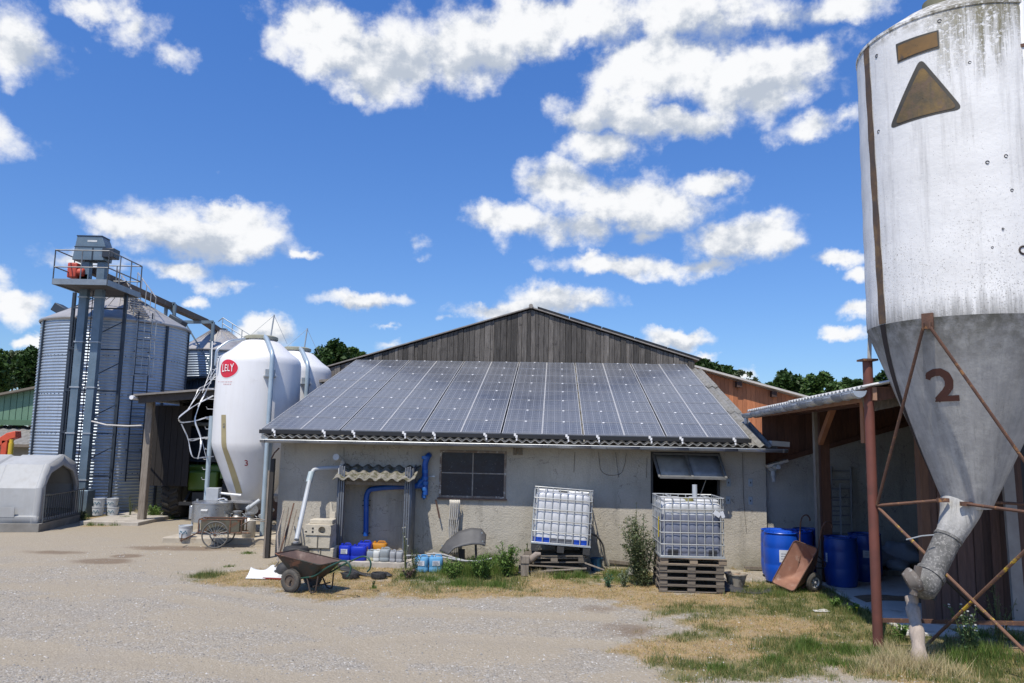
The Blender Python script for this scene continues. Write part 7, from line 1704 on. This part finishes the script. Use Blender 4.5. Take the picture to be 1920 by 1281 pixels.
brace(j1, tipL); brace(tipR, j2, rust); mb = mkl(); mb.box(tipL + Vector((0, 0, 0)), (.14, .04, .05)); mb.box(tipR, (.14, .04, .05)); mb.build('tip_bracket', rust, bs_)
brace(P(1835, 940, 9.95), j3, rust); brace(j1 + Vector((.02, 0, -.03)), leg2 + Vector((0, 0, -.02)), lichen, .021)
mb = mkl(); pmid = P(1922, 1033, 8.95); mb.tube([G(1733, 1214) + Vector((0, 0, 0)), pmid, pmid + (pmid - G(1733, 1214)) * .12], .021, 8); mb.build('brace', lichen, bs_)
mb = mkl(); mb.bar(leg1 + Vector((0, 0, .34)), leg3 + Vector((0, 0, .34)), .03, .05); mb.build('tie_bar', rust, bs_)
brace(P(1760, 1075, 10.2), P(1850, 1160, 10.6), black_metal, .02); 
mb = mkl(); mb.tube([P(1699, 1012, 9.75), P(1728, 1005, 9.7), P(1752, 1003, 9.6)], .008, 5); mb.build('wire', galv_dull, bs_)
# filling pipe up the front
pa_ = P(1911, 5, 8.75); mb = mkl(); mb.tube([(pa_.x, 8.75, .5), (pa_.x, 8.75, ZT + .3), (pa_.x + .03, 8.9, ZT + .7)], .065, 18); fpz = mb.build('fill_pipe', white_gel, bs_, sharp=60); q = P(1911, 90, 8.75); mb = mkl(); mb.cyl((pa_.x, 8.75, q.z - .02), (pa_.x, 8.75, q.z + .02), .08, 16); mb.build('pipe_clamp', rust, fpz)
# log prop under the spout
q = G(1724, 1252); lg2 = thing('wooden_prop', 'bare whitish log standing upright under the spout of the big silo', 'log', loc=(q.x, q.y, 0), world=True); tp_ = P(1710, 1122, 9.55)
pts = [Vector((q.x, q.y, -.1)), P(1723, 1215, q.y + .06), P(1717, 1170, q.y + .2), P(1710, 1135, q.y + .34), P(1709, 1120, q.y + .38)]; mb = MB(); sm_ = fillet(pts, .2, 4); mb.tube(sm_, [.085 + .01 * math.sin(i * 1.3) - .02 * i / len(sm_) for i in range(len(sm_))], 16); mb.build('trunk', M('bare_weathered_log', (.46, .38, .31), (.34, .28, .23), 5, .85, 0, bump=.45, stretch=(6, 6, 1), c3=(.2, .15, .11), spot=(6, .6, .7)), lg2, sharp=60)
# ------------------------------------------------------------------ vegetation
nr = np.random.RandomState(5)
def fast_mesh(name, verts, nface_v, mat, var, parent=None, smooth=False):
    """verts (F, k, 3): F separate faces of k corners"""
    Fn, k, _ = verts.shape; me = bpy.data.meshes.new(name)
    me.vertices.add(Fn * k); me.vertices.foreach_set('co', verts.reshape(-1).astype(np.float32))
    me.loops.add(Fn * k); me.loops.foreach_set('vertex_index', np.arange(Fn * k)); me.polygons.add(Fn); me.polygons.foreach_set('loop_start', np.arange(Fn) * k)
    me.update(); me.materials.append(mat); at = me.attributes.new('var', 'FLOAT', 'FACE'); at.data.foreach_set('value', var.astype(np.float32))
    o = bpy.data.objects.new(name, me); COL.objects.link(o)
    if parent is not None:
        o.parent = parent
        if parent.name in WORLDROOT: o.matrix_parent_inverse = WORLDROOT[parent.name]
    return o
def leaf_mat(name, c1, c2, c3=None, rough=.6, transl=.25, c3t=.86):
    if name in MATS: return MATS[name]
    m, t, b = mat_base(name); a = t.node('ShaderNodeAttribute', attribute_name='var').outputs['Fac']
    col = t.mix(a, c1, c2)
    if c3: col = t.mix(t.math('GREATER_THAN', a, c3t), col, c3)
    t.put(b.inputs['Base Color'], col); b.inputs['Roughness'].default_value = rough; b.inputs['Specular IOR Level'].default_value = .3
    tn = t.node('ShaderNodeBsdfTranslucent'); t.put(tn.inputs[0], col); mx = t.node('ShaderNodeMixShader'); mx.inputs[0].default_value = transl
    t.t.links.new(b.outputs[0], mx.inputs[1]); t.t.links.new(tn.outputs[0], mx.inputs[2]); o = [n for n in t.n if n.type == 'OUTPUT_MATERIAL'][0]; t.t.links.new(mx.outputs[0], o.inputs[0]); MATS[name] = m
    return m
def leaves(c, size, aspect=.55, up=.3):
    """diamond leaves at centres c (N,3)"""
    N = len(c); n = nr.normal(size=(N, 3)); n[:, 2] = np.abs(n[:, 2]) + up; n /= np.linalg.norm(n, axis=1)[:, None]
    a = np.cross(n, nr.normal(size=(N, 3))); a /= np.linalg.norm(a, axis=1)[:, None] + 1e-9; b = np.cross(n, a); s = (size if np.ndim(size) else np.full(N, size))[:, None]
    return np.stack([c - a * s, c - b * s * aspect, c + a * s, c + b * s * aspect], 1)
bark = M('tree_bark', (.09, .07, .055), (.06, .048, .04), 5, .9, 0, bump=.4)
def tree(px, top, halfw, Y, label, mat, base_drop=None, dens=1., grp='trees behind the farm buildings', sparse=False):
    tp_ = P(px, top, Y); hw_ = halfw / FPX * Y; hgt = tp_.z; o = thing('tree', label, 'tree', loc=(tp_.x, Y, 0), group=grp); crown_h = min(hgt * .75, hw_ * 2.2); zc = hgt - crown_h * .5
    mb = MB(); mb.tube([(0, 0, -.2), (.1, .05, hgt * .4), (-.05, 0, hgt * .8)], [hw_ * .11, hw_ * .08, hw_ * .03], 8)
    for k in range(7): a = k * 2.4; z0 = hgt * (.3 + .07 * k); mb.tube([(0, 0, z0), (hw_ * .35 * math.cos(a), hw_ * .35 * math.sin(a), z0 + hgt * .1), (hw_ * .7 * math.cos(a), hw_ * .6 * math.sin(a), z0 + hgt * .2)], [hw_ * .04, hw_ * .025, hw_ * .01], 6)
    mb.build('trunk', bark, o); cl = []
    nc = 40 if not sparse else 16
    for k in range(nc):
        while True:
            p_ = nr.uniform(-1, 1, 3)
            if np.linalg.norm(p_) < 1: break
        p_ = p_ / max(np.linalg.norm(p_), .01) * (np.linalg.norm(p_) ** .45); r_ = nr.uniform(.16, .34) * (1 if not sparse else .6)
        n_ = int(150 * dens * (r_ / .25) ** 2); q = nr.normal(size=(n_, 3)); q /= np.linalg.norm(q, axis=1)[:, None]; q *= nr.uniform(.55, 1.12, (n_, 1)) * r_
        cl.append((p_ * .80 + q) * np.array([hw_, hw_, crown_h * .5]) + np.array([0, 0, zc]))
    c = np.concatenate(cl); c = c[c[:, 2] < hgt + .3]; fast_mesh('crown', leaves(c, nr.uniform(.10, .26, len(c)) * (Y / 60)), 4, mat, np.clip(nr.rand(len(c)), 0, 1), o)
tdark = leaf_mat('dark_tree_leaves', (.018, .042, .010), (.05, .10, .022), None, .55); tmid = leaf_mat('mid_tree_leaves', (.035, .075, .016), (.085, .15, .035), None, .55); tgrey = leaf_mat('grey_willow_leaves', (.09, .12, .06), (.17, .20, .11), None, .6)
for a in [(-70, 640, 55, 52, 'tree cropped at the far left behind the green shed', tmid), (-10, 652, 42, 54, 'leafy green tree at the left edge above the green shed', tmid), (30, 655, 34, 56, 'greyish sparse-topped tree among the trees left of the grain silo', tgrey), (68, 650, 40, 50, 'dark green tree directly left of the large grain silo', tdark), (108, 660, 34, 58, 'dark tree mostly hidden by the large grain silo', tdark),
          (355, 640, 24, 60, 'dark tree peeping between the two grain silos', tdark), (575, 655, 34, 62, 'small dark tree right behind the feed silos', tdark), (630, 638, 42, 58, 'tallest dark tree left of the barn gable', tdark), (668, 652, 28, 60, 'lower dark tree touching the left barn roof slope', tmid),
          (1318, 672, 34, 62, 'dark tree just right of the barn gable', tdark), (1352, 684, 34, 64, 'rounded tree above the orange boards', tdark), (1478, 695, 42, 60, 'dense dark tree left of the lean-to roof ridge', tdark), (1540, 692, 44, 58, 'largest dense tree above the lean-to gutter', tmid), (1592, 705, 30, 62, 'low tree at the right of the clump above the gutter', tdark), (1662, 688, 38, 60, 'tree seen behind the red silo leg', tdark), (1440, 715, 26, 66, 'small tree lowest in the clump above the orange barn', tmid)]:
    tree(*a)
tree(1392, 688, 24, 56, 'thin sparse grey-green tree above the orange barn roof', tgrey, sparse=True, dens=.6); tree(1412, 705, 16, 58, 'smallest wispy sapling right of the sparse tree', tgrey, sparse=True, dens=.6)
# distant wood all round the farm, one mass
c = []
for k in range(150):
    a = nr.uniform(0, 2 * PI); r_ = nr.uniform(150, 190); h_ = nr.uniform(6, 9); q = nr.normal(size=(70, 3)); q /= np.linalg.norm(q, axis=1)[:, None]; c.append(q * np.array([6, 6, h_ * .55]) * nr.uniform(.7, 1.1, (70, 1)) + np.array([r_ * math.cos(a), r_ * math.sin(a), h_ * .4]))
c = np.concatenate(c); o = fast_mesh('distant_woods', leaves(c, nr.uniform(1.0, 1.8, len(c))), 4, tdark, nr.rand(len(c))); o['kind'] = 'stuff'

# --- grass
def zvals(x, y): return masks(x, y)
def hgt_at(x, y): return ground_h(x, y)
def blades(x, y, h, w_, lean=.5):
    N = len(x); z = hgt_at(x, y) - .004; a = nr.uniform(0, 2 * PI, N); dx, dy = np.cos(a) * w_ / 2, np.sin(a) * w_ / 2; b = nr.uniform(0, 2 * PI, N); l = h * lean * nr.rand(N)
    return np.stack([np.stack([x - dx, y - dy, z], -1), np.stack([x + dx, y + dy, z], -1), np.stack([x + np.cos(b) * l, y + np.sin(b) * l, z + h], -1)], 1)
Nn = 760000
x = nr.uniform(-7.5, 8.5, Nn); y = 8.3 + (18.3 - 8.3) * nr.rand(Nn) ** 1.25
keep = np.hypot(x, 0) / y < .72; x, y = x[keep], y[keep]
g_r, g_n, s_d, b_w = zvals(x, y)
slabm = ((x - NS.x) * RSd.x + (y - NS.y) * RSd.y > .78) & (y > 11.0); blkm = (x > uL + O.x) & (x < uR + O.x + .3) & (y > O.y - .3)
clump = fbm(x * 6 + 33, y * 6 + 80, 77, 3)
pr = nr.rand(len(x)); okg = (~slabm) & (~blkm)
gm = okg & (pr < g_n * sstep(.32, .58, clump) * .72)
dm = okg & (~gm) & (pr < g_r * .75 * (.25 + sstep(.3, .7, clump)))
green_b = leaf_mat('green_grass_blades', (.075, .115, .028), (.20, .24, .075), (.40, .33, .13), .55, .3); dry_b = leaf_mat('dry_grass_blades', (.38, .26, .11), (.62, .47, .23), (.21, .23, .07), .75, .25, .72)
xg, yg = x[gm], y[gm]; hg = nr.uniform(.025, .075, len(xg)) * (1 + 1.1 * sstep(.55, .75, clump[gm]))
o = fast_mesh('green_grass', blades(xg, yg, hg, nr.uniform(.004, .009, len(xg)), .7), 3, green_b, nr.rand(len(xg))); o['kind'] = 'stuff'
xd, yd = x[dm], y[dm]; hd = nr.uniform(.012, .042, len(xd))
o = fast_mesh('dry_grass', blades(xd, yd, hd, nr.uniform(.004, .009, len(xd)), 1.6), 3, dry_b, nr.rand(len(xd))); o['kind'] = 'stuff'
# tall tufts: pixel, radius (m), height, count, dry?
V1, V2 = [], []
TUFTS = [(1515, 1215, .20, .17, 900, 0), (1495, 1222, .16, .13, 500, 0), (1590, 1222, .3, .13, 900, 0), (1640, 1225, .22, .12, 600, 0), (1450, 1240, .22, .1, 700, 0), (1345, 1255, .3, .09, 700, 0), (1560, 1245, .25, .1, 500, 0),
         (1690, 1255, .42, .30, 900, 1), (1655, 1250, .25, .24, 450, 1), (1745, 1262, .4, .28, 600, 1), (1665, 1222, .18, .2, 260, 1), (1640, 1262, .2, .18, 300, 1), (1750, 1225, .25, .22, 250, 1), (1800, 1240, .4, .22, 500, 0), (1860, 1235, .4, .25, 500, 0), (1900, 1200, .4, .2, 400, 0), (1830, 1190, .5, .14, 500, 0),
         (845, 1075, .35, .25, 1300, 0), (880, 1080, .35, .28, 1500, 0), (915, 1076, .35, .28, 1500, 0), (945, 1070, .28, .36, 1400, 0), (955, 1052, .25, .45, 900, 0), (925, 1055, .3, .30, 900, 0), (885, 1060, .3, .22, 900, 0), (810, 1088, .22, .12, 500, 0), (860, 1096, .4, .12, 900, 0), (930, 1098, .3, .13, 700, 0), (830, 1065, .2, .2, 500, 0),
         (1010, 1082, .25, .18, 400, 1), (1050, 1085, .25, .2, 300, 0), (1085, 1083, .2, .18, 400, 0), (1120, 1085, .15, .1, 200, 0), (1150, 1080, .2, .14, 400, 0), (1165, 1090, .2, .10, 300, 0), (990, 1060, .1, .2, 200, 0), (1245, 1062, .1, .15, 100, 0),
         (380, 1078, .22, .07, 300, 0), (465, 1038, .16, .07, 250, 0), (430, 1062, .15, .06, 150, 0), (700, 1102, .06, .08, 160, 0), (560, 1075, .15, .1, 200, 1), (640, 1095, .3, .06, 350, 1), (645, 1065, .15, .12, 250, 0), (520, 1060, .2, .12, 250, 1), (725, 1098, .2, .06, 250, 1), (760, 1080, .15, .12, 250, 0), (800, 1052, .2, .16, 300, 0), (1420, 1068, .15, .1, 150, 0), (1398, 1072, .12, .08, 100, 1), (1500, 1108, .25, .09, 500, 0), (1460, 1115, .3, .08, 500, 0), (1375, 1068, .1, .1, 100, 1),
         (235, 976, .3, .18, 500, 0), (215, 985, .2, .15, 250, 0), (262, 968, .3, .3, 500, 1), (290, 972, .3, .35, 700, 0), (318, 972, .25, .3, 500, 0), (155, 975, .2, .28, 350, 0), (170, 985, .15, .15, 150, 0), (190, 985, .12, .12, 120, 0), (1540, 1120, .2, .08, 250, 0), (1610, 1160, .2, .06, 200, 0)]
for px, py, r_, h_, n_, dry in TUFTS:
    q = G(px, py); rr = np.abs(nr.normal(size=n_)) * r_ * .55; a = nr.uniform(0, 2 * PI, n_); X_, Y_ = q.x + rr * np.cos(a) * 1.2, q.y + rr * np.sin(a); hh_ = h_ * nr.uniform(.35, 1.05, n_) * np.clip(1.15 - rr / r_ * .5, .3, 1); (V2 if dry else V1).append(blades(X_, Y_, hh_, nr.uniform(.005, .012 if not dry else .007, n_), .75 if not dry else 1.0))
v1 = np.concatenate(V1); v2 = np.concatenate(V2)
o = fast_mesh('tall_green_grass', v1, 3, leaf_mat('lush_grass_blades', (.06, .12, .022), (.20, .30, .065), (.25, .25, .09), .5, .35), nr.rand(len(v1))); o['kind'] = 'stuff'
o = fast_mesh('straw_grass', v2, 3, leaf_mat('straw_blades', (.42, .34, .18), (.66, .56, .34), (.3, .3, .12), .7, .25), nr.rand(len(v2))); o['kind'] = 'stuff'

# --- leafy weeds and bushes
def plant(px, py, h_, w_, nst, nlf, lsz, mat, label, name='weed', cat='weed', stem=None, grp=None, Yoff=0., flower=None, wild=.5):
    q = G(px, py); o = thing(name, label, cat, loc=(q.x, q.y + Yoff, 0), group=grp); mb = MB(); cs_ = []; tips = []
    for k in range(nst):
        a = nr.uniform(0, 2 * PI); r0 = nr.uniform(0, .15) * w_; hh_ = h_ * nr.uniform(.5, 1.0); tx, ty = w_ * nr.uniform(.1, .9) * math.cos(a), w_ * nr.uniform(.1, .8) * math.sin(a)
        p0_, p1_, p2_ = np.array([r0 * math.cos(a), r0 * math.sin(a), 0]), np.array([tx * .45, ty * .45, hh_ * .55]), np.array([tx, ty, hh_]); mb.tube([p0_, p1_, p2_], [.008, .006, .003], 4); tips.append(p2_)
        t_ = nr.rand(nlf) ** .8 * .9 + .08; pc = (p0_ * ((1 - t_) ** 2)[:, None] + p1_ * (2 * t_ * (1 - t_))[:, None] + p2_ * (t_ ** 2)[:, None]); cs_.append(pc + nr.normal(size=(nlf, 3)) * np.array([1, 1, .6]) * wild * w_ * .25 * (1 - .5 * t_)[:, None])
    mb.build('stem', stem or M('weed_stem', (.10, .12, .04), (.08, .09, .035), 5), o); c = np.concatenate(cs_); c[:, 2] = np.maximum(c[:, 2], .01); fast_mesh('leaves', leaves(c, nr.uniform(.5, 1.1, len(c)) * lsz, .42), 4, mat, nr.rand(len(c)), o)
    if flower:
        mb = MB()
        for p_ in tips: mb.cyl(p_, p_ + np.array([0, 0, .012]), .014, 6)
        mb.build('flower', flower, o)
    return o
bushm = leaf_mat('grey_green_weed_leaves', (.06, .085, .035), (.13, .16, .075), (.20, .19, .10)); lush = leaf_mat('fresh_weed_leaves', (.055, .115, .022), (.16, .26, .055)); purp = leaf_mat('purple_brown_leaves', (.10, .06, .055), (.22, .16, .14), (.07, .10, .04))
oW = O.y
plant(1205, 1098, 1.32, .62, 30, 150, .030, bushm, 'tall dark leafy bush growing between the two caged containers', 'bush', 'bush', Yoff=.0)
plant(1198, 1088, 1.45, .28, 7, 45, .020, bushm, 'thin tall weed stalks rising behind the dark bush', 'weed', 'weed', Yoff=.3, grp=None)
plant(1170, 1100, .35, .22, 12, 30, .022, leaf_mat('silvery_weed_leaves', (.12, .16, .09), (.22, .26, .16)), 'low silvery weed left of the dark bush')
plant(1140, 1100, .28, .2, 10, 30, .024, leaf_mat('bluish_weed_leaves', (.05, .12, .06), (.10, .20, .10)), 'bright bluish-green weed beside the teal bucket')
plant(987, 1062, .50, .12, 8, 26, .022, lush, 'sprouting green plant in the small wooden planter', 'potted_plant', 'plant', Yoff=.0)
plant(950, 1080, .62, .34, 26, 60, .030, lush, 'taller green weed at the right end of the lush strip')
plant(905, 1085, .48, .36, 24, 60, .028, lush, 'broad green weed in the middle of the lush strip')
plant(850, 1085, .40, .30, 20, 50, .026, lush, 'green weed just right of the sky-blue containers')
plant(822, 1062, .34, .14, 8, 30, .020, lush, 'green sprig climbing over the right sky-blue container')
plant(772, 1090, .60, .16, 10, 30, .022, bushm, 'greyish tall weed left of the sky-blue containers', Yoff=.3)
plant(765, 1085, .18, .15, 12, 26, .034, purp, 'purple-brown leafy rosette at the shelter corner')
plant(756, 1070, .80, .1, 5, 22, .014, bushm, 'thin flowering stalk in front of the shelter post', Yoff=.3, flower=M('pale_flower', (.6, .58, .45)))
plant(700, 1100, .10, .06, 8, 10, .018, bushm, 'tiny grey-green weed in the gravel near the small tyres')
plant(312, 972, .62, .36, 16, 70, .045, leaf_mat('glossy_dark_leaves', (.035, .07, .025), (.09, .14, .05)), 'dark leafy shrub at the foot of the shed post', 'shrub', 'shrub')
plant(285, 972, .42, .36, 14, 55, .035, lush, 'yellow-green weed clump left of the dark shrub', 'shrub', 'shrub')
plant(243, 972, .75, .14, 8, 20, .022, bushm, 'thin tall weed by the white buckets of the silo foot')
plant(154, 978, .40, .18, 10, 30, .03, bushm, 'weed between the calf hutch and the elevator foot')
plant(538, 1040, .95, .26, 12, 50, .018, leaf_mat('withered_vine_leaves', (.16, .14, .08), (.28, .24, .15), (.1, .13, .05)), 'withered climbing plant among the leaning tools', 'vine', 'plant', Yoff=.5)
plant(500, 1000, .45, .25, 12, 36, .022, bushm, 'weed tuft beside the fill pipe and the dark door edge', Yoff=1.0)
plant(1815, 1232, .62, .30, 14, 40, .026, leaf_mat('mallow_leaves', (.05, .10, .04), (.12, .19, .08)), 'leafy weed in the shade at the foot of the big silo', flower=M('white_flower', (.6, .6, .58)))
plant(1878, 1215, .8, .3, 10, 26, .022, bushm, 'tall wispy weed at the lower right edge')
plant(1690, 1200, .25, .18, 10, 26, .028, lush, 'low dark green plant right of the red silo leg')
plant(1600, 1150, .16, .2, 12, 22, .036, lush, 'broad-leaved dandelion clump by the concrete edge', flower=None)
plant(1568, 1138, .15, .2, 12, 22, .034, lush, 'broad-leaved weed left of the dandelion clump')
plant(1508, 1098, .16, .14, 8, 20, .034, lush, 'leafy weed between the tipped pan and its wheel')
plant(1385, 1068, .30, .12, 6, 18, .022, lush, 'small plant behind the mortar tub', Yoff=.4)
mb = MB(); q = G(1607, 1153); mb.cyl(q + Vector((.0, 0, .10)), q + Vector((0, 0, .115)), .018, 10); mb.cyl(q, q + Vector((0, 0, .1)), .003, 5); tag(mb.build('dandelion', M('yellow_flower', (.75, .6, .02)), None), 'single yellow dandelion flower in the grass near the concrete edge', 'flower')
q = G(1540, 1147); mb = MB(); mb.box((0, 0, .01), (.24, .1, .015)); mb.box((.04, .03, .018), (.12, .08, .02), Matrix.Rotation(.4, 3, 'Z')); o = mb.build('white_scrap', M('white_scrap', (.62, .6, .55)), None, bevel=.006); o.location = q; tag(o, 'flat white scrap lying in the green grass', 'scrap')
# --- loose stones on the yard: one mass
Ns = 60000
x = nr.uniform(-9, 7, Ns); y = 8.3 + 10 * nr.rand(Ns) ** 1.6; k_ = (np.abs(x) / y < .70); x, y = x[k_], y[k_]; g_r, g_n, s_d, b_w = zvals(x, y); cn = fbm(x * 2.2 + 7, y * 2.2 + 7, 55, 4)
k_ = (nr.rand(len(x)) < (1 - .75 * s_d) * (1 - .8 * g_r) * sstep(.32, .6, cn) + .12) & ~((x > uL + O.x) & (y > O.y - .4)) & ~((x > 5.0) & (y > 10.3)); x, y = x[k_], y[k_]; n = len(x)
sz = .0055 * (1 + nr.rand(n) ** 3 * 2.4); z = hgt_at(x, y)
base = np.array([[1, 0, 0], [0, 1, 0], [-1, 0, 0], [0, -1, 0], [0, 0, 1]], float); an = nr.uniform(0, 2 * PI, n); sc_ = nr.uniform(.6, 1.3, (n, 3)) * sz[:, None]; sc_[:, 2] *= .7
pv = base[None] * sc_[:, None, :] * nr.uniform(.75, 1.2, (n, 5, 1)); ca_, sa_ = np.cos(an)[:, None], np.sin(an)[:, None]; pr_ = np.stack([pv[..., 0] * ca_ - pv[..., 1] * sa_, pv[..., 0] * sa_ + pv[..., 1] * ca_, pv[..., 2]], -1) + np.stack([x, y, z], -1)[:, None, :]
tri = pr_[:, [[0, 1, 4], [1, 2, 4], [2, 3, 4], [3, 0, 4]], :].reshape(-1, 3, 3); vr = np.repeat(nr.rand(n), 4)
o = fast_mesh('loose_gravel', tri, 3, leaf_mat('gravel_stones', (.17, .16, .148), (.44, .415, .375), (.53, .51, .48), .9, .0, c3t=.95), vr); o['kind'] = 'stuff'
